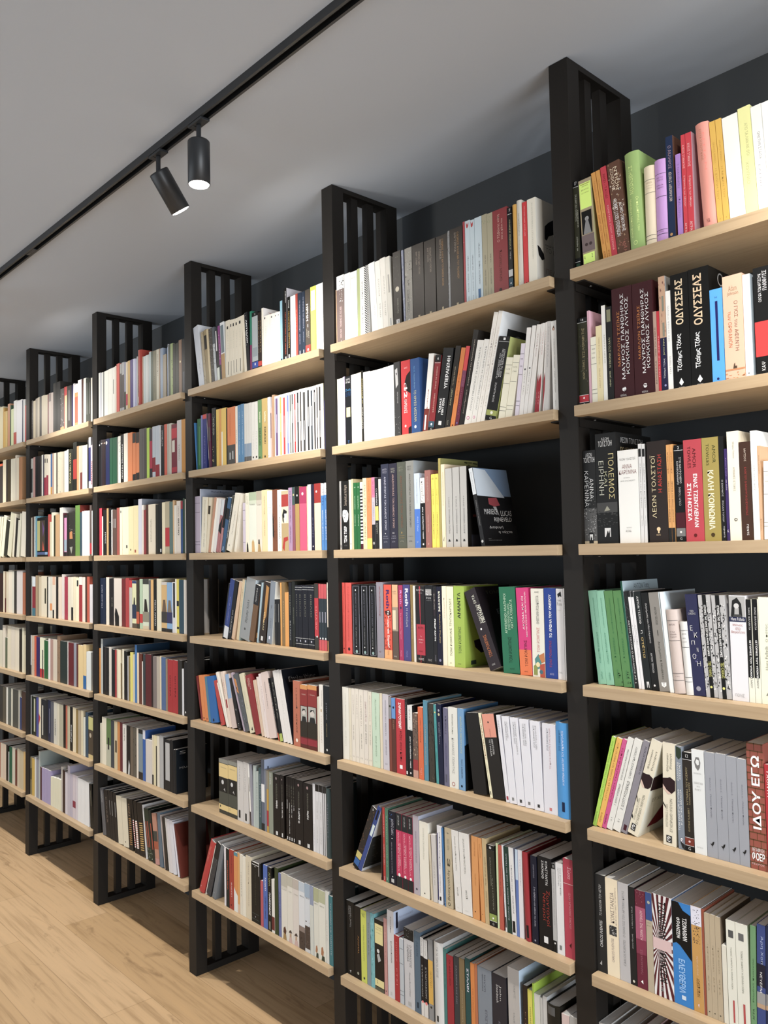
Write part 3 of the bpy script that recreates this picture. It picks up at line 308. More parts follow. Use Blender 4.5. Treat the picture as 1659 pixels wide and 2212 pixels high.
*223.4 19.5 202 0.0 8 2c2620|dark brown paperback numbered 12|b 0 .065 111;l .07 ddd;H .35 .65 .02 .05 eee 12;U .3 .5 .15 .53 ba7 Η ΓΥΝΑΙΚΑ ΤΟΥ ΚΟΣΜΟΥ;U .6 .75 .3 .53 ba7 ΤΡΙΑΝΤΑ ΜΕΡΕΣ;U .42 .6 .56 .8 ba7 GUSTAVE FLAUBERT;b .86 .94 7a3020;l .86 ddd;l .94 ddd;b .945 1 111;o .5 .9 .12 dbb;H .35 .6 .955 .985 ddd G
*243.8 26.0 211 0.0 8 dde1e2|white paperback with a bearded man sketched on its spine|p 777 .2 .12 .35 .07 .6 .07 .72 .12 .65 .17 .5 .2 .3 .17;p dde1e2 .3 .12 .4 .09 .6 .1 .6 .14 .45 .15;H .15 .75 .22 .235 aaa ΦΛΩΜΠΕΡ;H .15 .85 .31 .33 aaa ΜΑΝΤΑΜ;H .35 .6 .345 .36 aaa ΜΠΟ;H .2 .7 .375 .39 aaa ΒΑΡΥ;H .2 .7 .93 .94 aaa ΑΓΡΑ
*271.0 21.6 210 0.0 8 9a9ea8|grey paperback with a black bird|D .42 .55 .24 .37 667 Φυλλίς Σ.;D .42 .58 .4 .62 556 Πάτρια πυγής;p 222 .3 .87 .45 .87 .55 .85 .7 .845 .65 .87 .5 .89 .48 .91 .46 .89
*293.2 22.1 211 0.0 8 9a9ea8|grey paperback with a black bird|D .42 .55 .24 .37 667 Φυλλίς Σ.;D .42 .58 .4 .62 556 Πάτρια πυγής;p 222 .3 .87 .45 .87 .55 .85 .7 .845 .65 .87 .5 .89 .48 .91 .46 .89
*315.9 20.7 209 0.0 8 9a9ea8|grey paperback with a black bird|D .42 .55 .24 .37 667 Φυλλίς Σ.;D .42 .58 .4 .62 556 Πάτρια πυγής;p 222 .3 .87 .45 .87 .55 .85 .7 .845 .65 .87 .5 .89 .48 .91 .46 .89
*337.2 19.4 208 0.0 8 9a9ea8|grey paperback with a black bird|D .42 .55 .24 .37 667 Φυλλίς Σ.;D .42 .58 .4 .62 556 Πάτρια πυγής;p 222 .3 .87 .45 .87 .55 .85 .7 .845 .65 .87 .5 .89 .48 .91 .46 .89
*357.7 32.2 243 0.0 8 9c5040|thick paperback with a printed brick pattern and white lettering|K 642 c86;U* .25 .75 .1 .68 fff ΙΔΟΥ ΕΓΩ;H .15 .85 .83 .86 fff ΜΕΤΑΦΡΑΣΗ;H* .12 .88 .865 .93 fff ΦΟΕΡ;H .1 .85 .95 .965 ecc ΚΕΔΡΟΣ
391.5 19.1 206 0.0 8 b8202c||D .2 .55 .05 .3 fff ΥΧΟΝΤΑ
@A6
*1.0 26.5 214 0.0 7 262626|black paperback with white lettering reading upwards|U .4 .62 .1 .42 ccc ΤΟ ΚΑΘΙΣΜΑ ΤΟΥ ΑΕΤΟΥ;U .4 .65 .47 .74 eee CARLOS FUENTES;p aaa .3 .92 .5 .88 .5 .93
*28.5 30.3 213 0.0 7 e8d8b8|pale cream paperback with a small black and white picture|U .38 .68 .14 .45 766 ΚΟΝΣΤΑΝΣΙΑ;U .75 .88 .08 .46 a98 ΚΑΙ ΑΛΛΕΣ ΙΣΤΟΡΙΕΣ ΓΙΑ ΠΑΡΘΕΝΟΥΣ;r .25 .85 .48 .58 333;n .25 .85 .48 .58 bbb 14;U .4 .6 .61 .85 988 CARLOS FUENTES
*59.8 25.5 212 0.0 7 b8b6b8|light grey paperback|U .4 .62 .08 .55 888 Ο ΘΑΝΑΤΟΣ ΤΟΥ ΑΡΤΕΜΙΟ ΚΡΟΥΣ;U .4 .62 .58 .84 888 CARLOS FUENTES
*86.0 14.9 209 0.0 7 1e1e1f|black paperback with thin white lettering|U .4 .68 .2 .42 aaa ο Μεγάλος Μωβ;U .4 .62 .48 .63 ccc Αϊσα-Φωνή;o .5 .96 .18 ccb
*102.0 23.9 207 0.0 7 6c2036|maroon paperback with a pink middle|b .17 .5 a8506e;b .5 .65 85304a;U .45 .7 .2 .5 fdd Η ΣΕΙΡΑ ΤΗΣ ΤΟΛΛΟΥ;U .4 .6 .6 .85 a67 ΠΑΡΑΜΟΝΑΤΕΣ;n 0 1 0 .16 8a4a58 15;p fff .35 .93 .55 .91 .6 .95
*127.1 14.6 209 0.0 7 b5a78e|beige paperback with a blue top|b 0 .28 34508c;o .5 .1 .22 aa9;H .15 .8 .3 .31 776 ΛΟΓΟΣ;H .15 .8 .33 .34 776 ΚΑΙ ΑΝΤΙ
*142.6 44.3 211 0.0 7 e4e2e4|thick white paperback with maroon sunburst stripes|J 5a1c24;D* .3 .7 .06 .42 111 ΤΖΟΝΑΘΑΝ;D* .3 .68 .5 .85 111 ΦΡΑΝΖΕΝ;r 0 .95 .43 .54 d8b8b8;D .35 .5 .88 .95 aaa ΩΚ
*187.8 41.2 209 0.0 7 1c80d0|thick blue paperback with a torn black top|p 0e0e0e 0 0 .35 0 .6 .07 1 .1 1 .54 .6 .46 .4 .42 .2 .4 0 .42;D* .55 .78 .14 .36 eee ΤΖΟΝΑΘΑΝ;D* .22 .42 .15 .35 eee ΦΡΑΝΖΕΝ;D* .28 .62 .55 .88 9cf ΕΛΕΥΘΕΡΙΑ;r .4 .62 .9 .94 cde
*229.9 22.1 211 0.0 7 c89440 d8e4ec|ochre paperback with a white snowflake top|b 0 .18 dde;n .2 .8 .02 .35 223 50;U .4 .55 .47 .65 eca ΒΑΛΝΤΕΡ ΜΑΡΙΑ;U .35 .65 .68 .86 531 ΥΑΓΚΟ ΚΙΩΡΟΥ;p ecc .4 .93 .55 .92 .5 .96
252.8 4.3 210 0.0 7 9c4a30||
*258.2 10.7 205 0.0 7 b8a688|beige paperback with faint lettering|D .4 .6 .3 .55 998866 ΓΚΟΡ ΒΙΝΤΑΛ;D .4 .6 .6 .75 998866 ΑΓΡΑ;o .45 .95 .12 443
*269.3 10.8 205 0.0 7 b8a688|beige paperback with faint lettering|D .4 .6 .3 .55 998866 ΓΚΟΡ ΒΙΝΤΑΛ;D .4 .6 .6 .75 998866 ΑΓΡΑ;o .45 .95 .12 443
*280.6 11.0 204 0.0 7 b8a688 7a6a58|beige paperback with faint lettering|D .4 .6 .3 .55 998866 ΓΚΟΡ ΒΙΝΤΑΛ;D .4 .6 .6 .75 998866 ΑΓΡΑ;o .45 .95 .12 443
*292.9 9.0 152 0.0 7 dcd8c8|short slim cream paperback below its neighbours|
*303.2 18.0 205 0.0 7 e0e0d2|cream paperback with grey square and red bar|r .25 .8 .09 .16 555;D .42 .58 .25 .65 776 ΤΟΜΑΣ ΧΑΡΝΤΥ Η ΕΡΗΜΗ ΧΩΡΑ;r .5 .68 .75 .96 b44
*322.1 23.1 205 0.0 7 e0e0d2|cream paperback with grey square and red bar|r .25 .7 .09 .16 666;D .4 .56 .25 .65 776 ΤΟΜΑΣ ΧΑΡΝΤΥ Η ΕΡΗΜΗ ΧΩΡΑ;r .45 .62 .75 .96 b44
*346.0 10.7 209 1.6 7 6a9a68|green paperback|U .35 .65 .3 .7 252 Ρομάντ Κιούναρ;U .35 .65 .76 .86 131 ΑΓΡΑ
*357.8 16.1 216 2.0 7 3c4c88|blue paperback with pale handwriting|b .35 .55 223;b .6 .7 999;b .7 .74 b97;D .4 .75 .1 .35 bce Άρη Χοπ;D .35 .6 .42 .6 fff ΝΕΥΕΡΜ
374.7 15.8 218 2.2 7 28304e||b .6 .7 888;b .7 .74 b97
@A7
1.0 23.6 206 0.0 7 c8c8c4||
36.8 29.6 204 0.0 7 ccc||
79.4 21.6 205 0.0 7 a88||
113.9 34.6 203 0.0 7 ccc||
@B1
1.0 5.0 178 0.0 8 b97||
*6.4 36.5 219 0.0 8 7c6a66|mauve paperback with a white patterned top|b 0 .2 eee;n .4 .9 .02 .38 eee 30;n .4 .9 .02 .2 444 16;U .4 .62 .45 .75 ecc ΤΙΣΗΡΗΣ ΕΣ ΕΙΣΑΒΕ;U .4 .6 .78 .9 ecc ΕΙΔΟΣ ΟΑΧΙ;p fff .4 .97 .6 .97 .55 .94
*44.0 27.7 217 0.0 8 f2f2ec|white paperback|U .4 .6 .2 .45 aaa ΝΤΙΛΑΝ ΤΟΜΑΣ
*72.7 31.1 215 0.0 8 f2f2ec|white paperback with faint lettering|U .3 .6 .25 .8 ccc ΤΙ ΣΥΜΒΑΙΝΕΙ ΣΤΑΝΤΑΛ;H .2 .8 .08 .1 bba ΑΙΓΗΣ
*105.5 32.4 217 0.0 8 f2f2ea|white paperback with a light green edge|r 0 .38 0 1 b0bc7c;U .6 .8 .2 .45 888 ΝΙΚΟΛΑ;U .6 .8 .55 .8 888 ΑΓΡΑ
139.0 18.0 217 0.0 8 ddd||Z 222
*170.9 26.6 219 -3.6 8 f3f3ef|wide plain white paperback|U .55 .7 .6 .75 bbb ΑΙΓΗΣ
*197.9 21.6 217 -3.1 8 eeebe4|white paperback with small grey lettering|U .5 .7 .25 .5 998 ΣΠΗΛΙΟΣ;U .5 .7 .6 .8 998 ΑΡΗ ΝΙΔ
*220.5 21.9 220 -3.1 8 e6e2d8|off-white paperback with small grey lettering|U .5 .7 .25 .5 998 ΣΠΗΛΙΟΣ;U .5 .7 .6 .8 998 ΑΡΗ ΝΙΔ
*243.4 18.0 218 -3.1 8 d8d4c8|off-white paperback with a grey label|r .4 .75 .25 .5 a9a59c;r .4 .7 .85 .95 aaa
*264.8 32.3 222 0.0 8 37322c|dark grey paperback with a pale round emblem|n 0 1 .05 .9 45403a 12;o .52 .5 .24 c8bfa8;H .35 .7 .07 .08 887 ΠΩΣ ΤΗΝ ΠΑΤΗΣΕ;U .45 .7 .62 .82 aa9 Ιστορικό της Αποστασίας;r .35 .75 .9 .96 ccc;H .45 .65 .91 .95 333 3
306.8 6.5 219 -1.7 8 8c92a8||n 0 1 0 1 447 20;n 0 1 0 1 ccc 12
*314.3 28.6 219 0.0 8 8a867e|grey paperback with a stone pattern|n 0 1 .02 .98 a5a198 40;n 0 1 .1 .5 55524c 14;U .25 .6 .55 .85 444 ΤΕΖΑΡΕ ΠΑΒΕΖΕ;o .5 .96 .16 ccc
*345.5 43.9 219 0.0 8 332c26|thick black paperback with small gold lettering|D .55 .7 .1 .4 a98 ΛΕΟΝΙΔΑΣ ΣΚΙΑΣ ΛΟΝΤΑΙΝ;D .32 .45 .1 .27 a98 ΒΙΡΤΖΙΝΙΑ;r .45 .62 .93 .98 a97
*392.0 43.2 217 0.0 8 332c26|thick black paperback with small gold lettering|D .5 .65 .1 .42 a98 ΛΕΟΝΙΔΑΣ ΣΚΙΑΣ ΛΟΝΤΑΙΝ;D .3 .42 .1 .28 a98 ΒΙΡΤΖΙΝΙΑ;r .42 .58 .93 .98 a97
*438.2 42.4 216 0.0 8 332c26|thick black paperback with small gold lettering|D .5 .65 .05 .65 b84 Ο ΒΟΡΕΙΟΣ ΑΛΛΟΣ ΚΑΙ ΤΟΥ ΒΑΘΕΟΣ ΧΑΠΑΝ;D .32 .45 .05 .3 a98 ΒΙΡΤΖΙΝΙΑ;r .45 .6 .92 .97 a97
482.0 7.3 220 0.0 8 888||n 0 1 0 .6 222 14;n 0 1 .5 1 bbc 14
*490.7 45.4 221 0.0 8 332c26|thick black paperback with small gold lettering|D .55 .7 .06 .64 b84 Ο ΒΟΡΕΙΟΣ ΑΛΛΟΣ ΚΑΙ ΤΟΥ ΠΟΛΕΜΟΥ;D .35 .48 .06 .3 a98 ΒΙΡΤΖΙΝΙΑ;r .45 .6 .93 .98 a97
538.5 6.5 228 0.0 8 a8343c||o .4 .25 .1 edd
*546.0 16.3 227 0.0 8 bccdd6|light blue paperback with a red bird|p b33 .2 .01 .5 .05 .8 .02 .7 .07 .5 .09 .3 .08;U .4 .62 .42 .6 445 ΕΝΑ ΜΟΥΣΙΚΟ;U .4 .6 .63 .85 445 ΑΛΕΞΗΣ ΤΑΣΟΣ;U .4 .6 .9 .96 667 ΑΓΡΑ
*563.1 14.6 224 0.0 8 bccdd6|light blue paperback with a red bird|p b33 .2 .01 .5 .05 .8 .02 .7 .07 .5 .09 .3 .08;U .4 .62 .42 .6 445 ΕΝΑ ΜΟΥΣΙΚΟ;U .4 .6 .63 .85 445 ΑΛΕΞΗΣ ΤΑΣΟΣ;U .4 .6 .9 .96 667 ΑΓΡΑ
*579.1 24.0 225 0.0 8 bccdd6|light blue paperback with a blue label near its foot|U .5 .68 .31 .48 445 ΜΙΑ ΜΥΣΤΙΚΗ;U .5 .68 .52 .8 445 ΛΕΒΑΔΕΙΤΗ ΤΑΚΗΣ;r .35 .7 .85 .98 2a6090
*604.4 16.6 225 0.0 8 a59d80|khaki paperback|n 0 1 0 .15 8c9470 10;U .45 .65 .48 .58 333 ΓΙΑ ΜΙΑ;U .45 .65 .65 .84 444 ΛΕΟΝΤΟΣ ΠΑΤΡΙΣ;U .4 .6 .88 .95 887 ΑΓΡΑ
*621.8 18.2 223 0.0 8 a59d80|khaki paperback|n 0 1 0 .15 8c9470 10;U .45 .65 .48 .58 333 ΓΙΑ ΜΙΑ;U .45 .65 .65 .84 444 ΛΕΟΝΤΟΣ ΠΑΤΡΙΣ;U .4 .6 .88 .95 887 ΑΓΡΑ
*640.9 46.4 223 0.0 8 8c3034|wide dark red paperback|U .3 .5 .06 .38 e0b8a8 Ο Τζιβάνης κόπη;U .55 .72 .12 .36 e0b8a8 και οι φίλοι του;U .4 .58 .48 .84 521 ΟΡΧΑΝ ΠΑΜΟΥΚ;o .45 .94 .1 311
*689.0 13.4 217 0.0 8 151517|black paperback with a white patch near its foot|l .08 ddd;H .4 .7 .02 .05 eee 37;U .4 .65 .15 .5 dd9 Ο ΓΑΠΙΣΜΕΝΟΣ ΣΕ ΣΕΝΟΥΣΣΙ;U .4 .65 .53 .62 ccc ΖΕΦΗ;b .74 .82 bbb;b .84 .93 245;o .5 .9 .15 ddd;l .95 ddd
*706.3 12.3 218 0.0 8 d8a030  R|yellow rounded hardback|
*719.5 14.8 224 0.0 8 cfc9bc  R|pale grey paperback with small lettering|U .4 .65 .15 .4 665 Η μεταρρύθμιση;U .4 .6 .45 .62 998 Γιώργης Βλάχ;o .5 .92 .15 ddb
*736.4 12.9 215 0.0 8 d8232a|bright red paperback|U .4 .6 .05 .4 fcc ΒΙΝΤΣΕΝΤ ΒΑΝ ΚΑΛΛΑΝ;o .6 .95 .1 411
*751.4 25.0 217 0.0 8 e8e2d0 dcd8cc|thick cream paperback with a black bird on its cover|U .5 .65 .05 .7 bba ΜΙΡΟΣΛΑΒ ΣΤΑΥΤΣΕΤ ΤΟ ΒΙΒΛΙΟ ΠΕΛΑΓΟΣ;o .6 .96 .07 222;cp 1a1a1c .24 .36 .25 .3 .36 .24 .55 .17 .9 .2 .9 .42 .5 .36 .36 .4 .3 .46 .24 .45;cp 1a1a1c .02 .55 .1 .57 .2 .63 .22 .69 .14 .71 .05 .66;cH .26 .8 .505 .53 443 ΜΙΡΟΣΛΑΒ;cH .26 .9 .545 .6 776 ΤΟ ΒΙΒΛΙΟ;cH .26 .95 .79 .85 b98 ΠΕΛΑΓΟΣ
@B2
1.0 19.2 214 0.0 8 ebe6cc||U .5 .7 .3 .6 bba ΧΑΡΤΙΝΟ;o .5 .94 .1 bba
21.3 6.4 214 0.0 8 efe9dc||
28.7 9.0 217 0.0 8 c9b8dc||D .3 .7 .3 .6 86a ΛΟΥΙΣ ΜΑΡΤΙΝ
*38.8 28.2 215 0.0 8 15171c|black paperback with a blue title|H .2 .85 .03 .06 ddd ΜΑΡΙΟ;H .15 .9 .07 .1 eee ΒΑΡΓΚΑΣ;H .1 .9 .18 .22 3ae Ζωή;H .1 .95 .225 .29 147 ΔΗΜ;r .2 .85 .45 .59 ddc890;H .35 .65 .93 .97 38d Τ
*68.7 24.4 216 0.0 8 f3f2ea|slim white paperback|
*94.2 20.9 217 0.0 8 e9dcc0|slim cream paperback|U .5 .7 .3 .7 ba8 ΤΟ ΣΠΙΤΙ ΤΟΥ ΤΕΛΟΥΣ
116.1 7.9 220 0.0 8 1c1a14||U .3 .7 .1 .45 dc6 Ο ΚΟΣΜΟΣ;U .3 .7 .5 .8 ddc ΜΑΡΙΟ ΑΡΤΕ
*125.1 29.3 214 0.0 8 f4f3ec|plain white paperback|U .5 .7 .3 .6 ccb ΑΛΜΠΕΡ
*155.4 29.4 212 0.0 8 f4f3ec|plain white paperback|U .5 .7 .3 .6 ccb ΑΛΜΠΕΡ
*185.8 28.2 212 0.0 8 f4f3ec|plain white paperback|U .5 .7 .3 .6 ccb ΑΛΜΠΕΡ
*215.0 20.0 213 0.0 8 f4f3ec|plain white paperback|U .5 .7 .3 .6 ccb ΑΛΜΠΕΡ
*236.0 22.7 214 0.0 8 f4f3ec|plain white paperback|U .5 .7 .3 .6 ccb ΑΛΜΠΕΡ
*259.6 25.2 219 0.0 8 3a3a3a|dark grey paperback with a half shown pale face|p bbb .2 .1 .6 .08 .7 .3 .3 .35;p 222 .3 .15 .5 .14 .5 .18;n 0 1 .6 .95 777 16;U .5 .65 .4 .55 ccc ΦΙΛΙΠ ΡΟΘ
*289.9 37.2 217 0.0 8 c8252b|red paperback with a black silhouette on its edge|p 161112 1 .15 .6 .2 .4 .28 .5 .4 1 .45;p 161112 .7 .9 1 .88 1 1 .7 1;H .35 .7 .09 .11 fdd ΔΕΣΜΟΣ;D .3 .55 .3 .4 fff ΟΙ;D* .3 .65 .36 .5 fff 12;D .3 .6 .52 .7 fff ΚΑΡΕΚΛΕΣ;o .4 .87 .1 fbb
*328.6 34.6 216 0.0 8 28508a 28508a|wide blue paperback with yellow lettering|D .35 .5 .1 .18 6ad ΠΙΟ ΤΖ;D .35 .5 .2 .4 8bd Γεώργιος Βλάχος;D .35 .6 .42 .83 e8e08c ΤΟ ΧΡΥΣΟ ΜΟΣΧΑΡΙ;o .45 .9 .13 bcd
*371.3 19.0 218 8.2 8 e8e6e0 dcd8cc|white paperback with a red brown foot leaning right|b .7 1 7a2a20;U .4 .6 .45 .7 b65 ΚΟΡΜΑΚ;r .25 .55 .78 .97 eee
*391.9 21.8 209 9.8 8 8a1f26|slim dark red paperback numbered 6|b 0 .09 151515;l .1 eee;H .4 .65 .03 .06 eee 6;U .45 .65 .15 .45 ecb ΤΟ ΚΑΦΕ ΤΗΣ ΘΛΙΒΕΡΗΣ;U .45 .65 .5 .75 ecb ΚΑΡΣΟΝ ΜΑΚ;b .87 .95 356;o .5 .91 .15 dde;b .95 1 111;H .4 .65 .96 .99 eee G
*416.1 36.7 221 10.9 8 1a1b1d|wide black paperback with large white lettering|U* .5 .82 .1 .5 f4f4f4 ΥΠΕΡΑΙΧΜΗ;U* .22 .42 .62 .8 f4f4f4 ΤΟΜΑΣ;U* .5 .72 .62 .82 f4f4f4 ΠΙΝΤΣΟΝ;r .35 .65 .9 .95 ddd
*454.9 18.2 222 12.6 8 26221e|black paperback with small gold lettering|U .35 .6 .25 .48 ba8 ΤΟ ΠΑΙΔΙ ΘΑΥΜΑ;U .35 .6 .52 .72 cc9 ΑΛΑΝ ΡΟΜΠ;U .3 .6 .9 .96 aa9 ΑΓΡΑ
*475.0 15.0 214 13.0 8 d97a20|orange paperback|U .4 .6 .3 .7 b51 ΤΟ ΚΑΛΟΚΑΙΡΙ;o .5 .97 .14 421
*491.3 13.3 215 13.2 8 6a2038|slim paperback red at the top and purple below|b 0 .3 d8383a;b .3 .5 7c3a58;U .35 .6 .35 .85 a57 ΣΚΟΤΕΙΝΗ ΠΛΕΥΡΑ;o .5 .95 .2 66a
*506.4 17.0 254 13.9 8 231f1c 231f1c|tall black paperback with cream lettering|U .42 .7 .1 .58 dcb Διηγήματα και Μονόπρακτα;U .42 .65 .62 .87 dcb Λουίτζι Πιραντέλο
*525.3 22.0 222 14.2 8 ebe8e0|white paperback with a pink circle|U .5 .75 .08 .4 777 24 ΔΙΗΓΗΜΑΤΑ;U .5 .75 .42 .83 777 ΛΟΥΙΤΖΙ ΠΙΡΑΝΤΕΛΟ;o .45 .92 .22 c37;o .45 .92 .16 f0e0e6
*548.8 16.5 221 14.2 8 ebe8e0|white paperback with a pink circle|U .5 .75 .08 .4 777 24 ΔΙΗΓΗΜΑΤΑ;U .5 .75 .42 .83 777 ΛΟΥΙΤΖΙ ΠΙΡΑΝΤΕΛΟ;o .45 .92 .22 c37;o .45 .92 .16 f0e0e6
*567.2 13.1 287 14.2 8 efeae0|tall slim white paperback leaning right|U .5 .75 .14 .7 cbb ΤΟ ΠΗΓΑΔΙ ΚΑΙ ΤΟ ΕΚΚΡΕΜΕΣ;U .5 .7 .75 .85 998 Ε. Α. ΠΟΕ
*582.0 12.9 287 14.3 8 efeae0 dfe3e6|tall white paperback with a dark landscape on its cover|U .5 .75 .14 .7 cbb ΤΟ ΠΗΓΑΔΙ ΚΑΙ ΤΟ ΕΚΚΡΕΜΕΣ;U .5 .7 .75 .85 998 Ε. Α. ΠΟΕ;cr .2 .85 .14 .75 2a2c2c;cp 767c80 .4 .3 .85 .3 .85 .55 .5 .5;co .5 .25 .12 5a6064
*597.2 34.6 214 15.0 8 161616 a8b060|wide black paperback numbered 1 with an olive foot|b 0 .055 111;l .06 ddd;H .4 .6 .015 .045 eee 1;U .3 .45 .2 .5 eee ΟΙ ΑΦΗΓΗΣΕΙΣ ΤΟΥ;U .48 .62 .15 .48 eee ΑΡΘΟΥΡ ΓΚΟΡΝΤΟΝ ΠΙΜ;U .65 .8 .15 .48 eee ΑΠΟ ΤΟ ΝΑΝΤΑΚΕΤ;U .35 .52 .55 .78 ddd EDGAR ALLAN POE;b .88 .945 a0a84c;o .5 .91 .12 eed;b .95 1 111;H .4 .6 .96 .99 eee G
*641.6 20.5 156 12.1 8 efead0|short cream paperback with thin spine lines|l .12 333;l .42 333;H .2 .8 .18 .2 776 Ε.Α. ΠΟΕ;H .2 .8 .25 .27 776 ΙΣΤΟΡΙΕΣ;l .8 333;l .86 333
*663.8 20.1 158 12.1 8 efead0|short cream paperback with thin spine lines|l .12 333;l .42 333;H .2 .8 .18 .2 776 Ε.Α. ΠΟΕ;H .2 .8 .25 .27 776 ΙΣΤΟΡΙΕΣ;l .8 333;l .86 333
694.6 12.0 183 8.5 8 e2d8e6||l .14 333;l .42 333;H .2 .8 .2 .22 767 ΕΝΤΓΚΑΡ;H .2 .8 .3 .32 767 ΤΟ ΚΟΡΑΚΙ;l .78 333;l .84 333
*708.1 12.0 219 8.5 8 ebe7e2|slim white paperback with a small grey mark|U .45 .65 .5 .75 998 ΠΩΣ ΕΙΝΑΙ;o .5 .47 .2 555
*721.1 11.0 221 9.3 8 ebe7e2|slim white paperback with a small grey mark|U .45 .65 .5 .75 998 ΠΩΣ ΕΙΝΑΙ;o .5 .47 .2 555
*733.1 11.8 221 9.9 8 e9e4de|slim white paperback with grey lettering|U .45 .65 .1 .35 a77 ΜΗΝ ΚΟΙΤΑΣ
755.9 4.0 220 7.2 8 e9e4de||p a8182a 0 1 0 .65 .3 .57 .4 .63 .7 .55 1 .62 1 1;U .4 .6 .1 .35 b66 ΔΕΝ ΕΙΝΑΙ;U .4 .6 .75 .9 fcc ΑΓΡΑ
760.3 8.6 220 7.2 8 e9e4de||p a8182a 0 1 0 .65 .3 .57 .4 .63 .7 .55 1 .62 1 1;U .4 .6 .1 .35 b66 ΔΕΝ ΕΙΝΑΙ;U .4 .6 .75 .9 fcc ΑΓΡΑ
779.8 4.0 220 4.5 8 e9e4de||p a8182a 0 1 0 .65 .3 .57 .4 .63 .7 .55 1 .62 1 .75;U .4 .6 .1 .4 b66 ΔΕΝ ΕΙΝΑΙ
*784.2 10.3 220 4.5 8 cfcac6|light grey paperback|U .35 .7 .05 .5 aaa ΜΕΓΑΛΕΣ ΜΕΡΕΣ
*811.8 16.6 218 0.0 8 efeeea|upright white paperback with a small portrait at its top|o .42 .09 .22 b86;o .45 .09 .15 dba;p 643 .25 .09 .45 .05 .62 .09 .5 .075;D .4 .52 .2 .52 555 Ο ΠΑΡΑΔΟΞΟΣ ΤΩΝ ΖΩΩΝ;D .4 .52 .56 .8 555 ΑΓΚΕΝΤ ΤΟΝΙΣ ΠΟΣΑΝΤ;D .35 .5 .88 .95 888 opera
@B3
1.0 8.3 213 0.0 10 a8a8a8||U .3 .7 .2 .5 333 Η ΠΟΡΝΗ ΤΗΣ ΠΙΝΔΟΥ;U .3 .7 .52 .7 d88 ΤΖΑΚ ΚΕΡΟΥΑΚ;r .3 .7 .93 .97 444
*11.1 33.4 212 0.0 10 161412|black paperback with a white cloud drawing|U .35 .8 .06 .36 ba9 Συνομιλίες με τη Νύχτα;p eee .15 .43 .35 .42 .75 .43 .95 .48 .9 .56 .7 .6 .35 .6 .2 .55 .1 .5;n .3 .8 .46 .55 333 8;U* .3 .68 .66 .9 fff ΤΖΑΚ ΤΙΧΕΡ;H .3 .7 .93 .95 777 ΑΓΡΑ
46.9 10.9 214 0.0 10 ece4c0||o .5 .92 .15 333
58.9 7.5 216 0.0 10 cbb98c||
67.5 14.1 203 0.0 10 15602e||H .3 .7 .06 .08 eee αβ;D .3 .6 .2 .4 bdb ΜΑΤΣΟΥΟ ΜΠΑΣΟ;D .3 .6 .48 .65 bdb ΠΟΙΗΜΑΤΑ
82.6 15.2 203 0.0 10 15602e||H .3 .7 .06 .08 eee αβ;D .3 .6 .2 .4 bdb ΜΑΤΣΟΥΟ ΜΠΑΣΟ;D .3 .6 .48 .65 bdb ΠΟΙΗΜΑΤΑ
98.8 11.2 203 0.0 10 eee8ec||T 221820;b .92 1 412
111.1 16.9 214 0.0 10 e8c898||D .35 .75 .1 .55 776 MAX PORTER;D .35 .75 .62 .88 776 ΛΑΝΝΥ
*129.0 21.1 213 0.0 10 c87a3c|orange paperback with a yellow foot|b .85 1 f2d32c;D .35 .6 .05 .35 a52 LOCAL ΤΖΙΒΕ;D .35 .6 .4 .8 e95 ΚΟΥΣΤΟΥΜ ΝΑ ΜΑΣ
151.1 14.0 213 0.0 10 b0a8b4||b 0 .28 d86a92;b .66 1 1a1a1c;U .3 .7 .04 .24 622 PATRICIA PARK;U .3 .7 .35 .6 889 Η ΥΠΕΡΟΧΗ;o .5 .92 .3 999
166.1 13.8 210 0.0 10 1c1c1c||b .4 .6 e3c04a;U .3 .7 .15 .38 ddd ΚΙΝΗΜΑΤΟ;U .3 .7 .63 .78 bba ΗΛΙΟΣ
182.2 10.0 206 0.0 10 efeada||
*193.9 32.9 248 0.0 10 2b2e42|dark navy paperback of a matching set|H .2 .75 .055 .075 aab ΜΑΡΣΕΛ;H .2 .75 .085 .11 aab ΠΡΟΥΣΤ;D .4 .62 .15 .78 dde ΑΝΑΖΗΤΩΝΤΑΣ ΤΟΝ ΧΑΜΕΝΟ ΧΡΟΝΟ;H .4 .5 .815 .83 ccc 1;H .2 .75 .85 .86 aab ΑΠΟ ΤΗ ΜΕΡΙΑ;H .15 .8 .875 .885 aab ΤΟΥ ΣΟΥΑΝ;H .25 .7 .91 .93 99a ΑΓΡΑ
*228.4 32.8 247 0.0 10 272536|near black paperback of a matching set|H .25 .75 .055 .075 aa9 ΜΑΡΣΕΛ;H .25 .75 .085 .11 aa9 ΠΡΟΥΣΤ;D .4 .62 .13 .76 c9a69a ΑΝΑΖΗΤΩΝΤΑΣ ΤΟΝ ΧΑΜΕΝΟ ΧΡΟΝΟ;H .35 .55 .81 .83 ccc ΙΙΙ;H .25 .75 .85 .86 aab Η ΜΕΡΙΑ;H .15 .8 .875 .885 aab ΤΩΝ ΓΚΕΡΜΑΝΤ;H .25 .65 .91 .93 99a ΑΓΡΑ
*262.7 34.4 248 0.0 10 4c5046|grey green paperback of a matching set|H .2 .7 .055 .075 887 ΜΑΡΣΕΛ;H .2 .7 .085 .11 887 ΠΡΟΥΣΤ;D .35 .6 .16 .76 7c4a34 ΑΝΑΖΗΤΩΝΤΑΣ ΤΟΝ ΧΡΟΝΟ;H .4 .5 .81 .83 a84 Ι;H .15 .75 .85 .86 a84 ΣΟΔΟΜΑ;H .15 .75 .875 .885 a84 ΚΑΙ ΓΟΜΟΡΡΑ;H .25 .65 .91 .93 998 ΑΓΡΑ
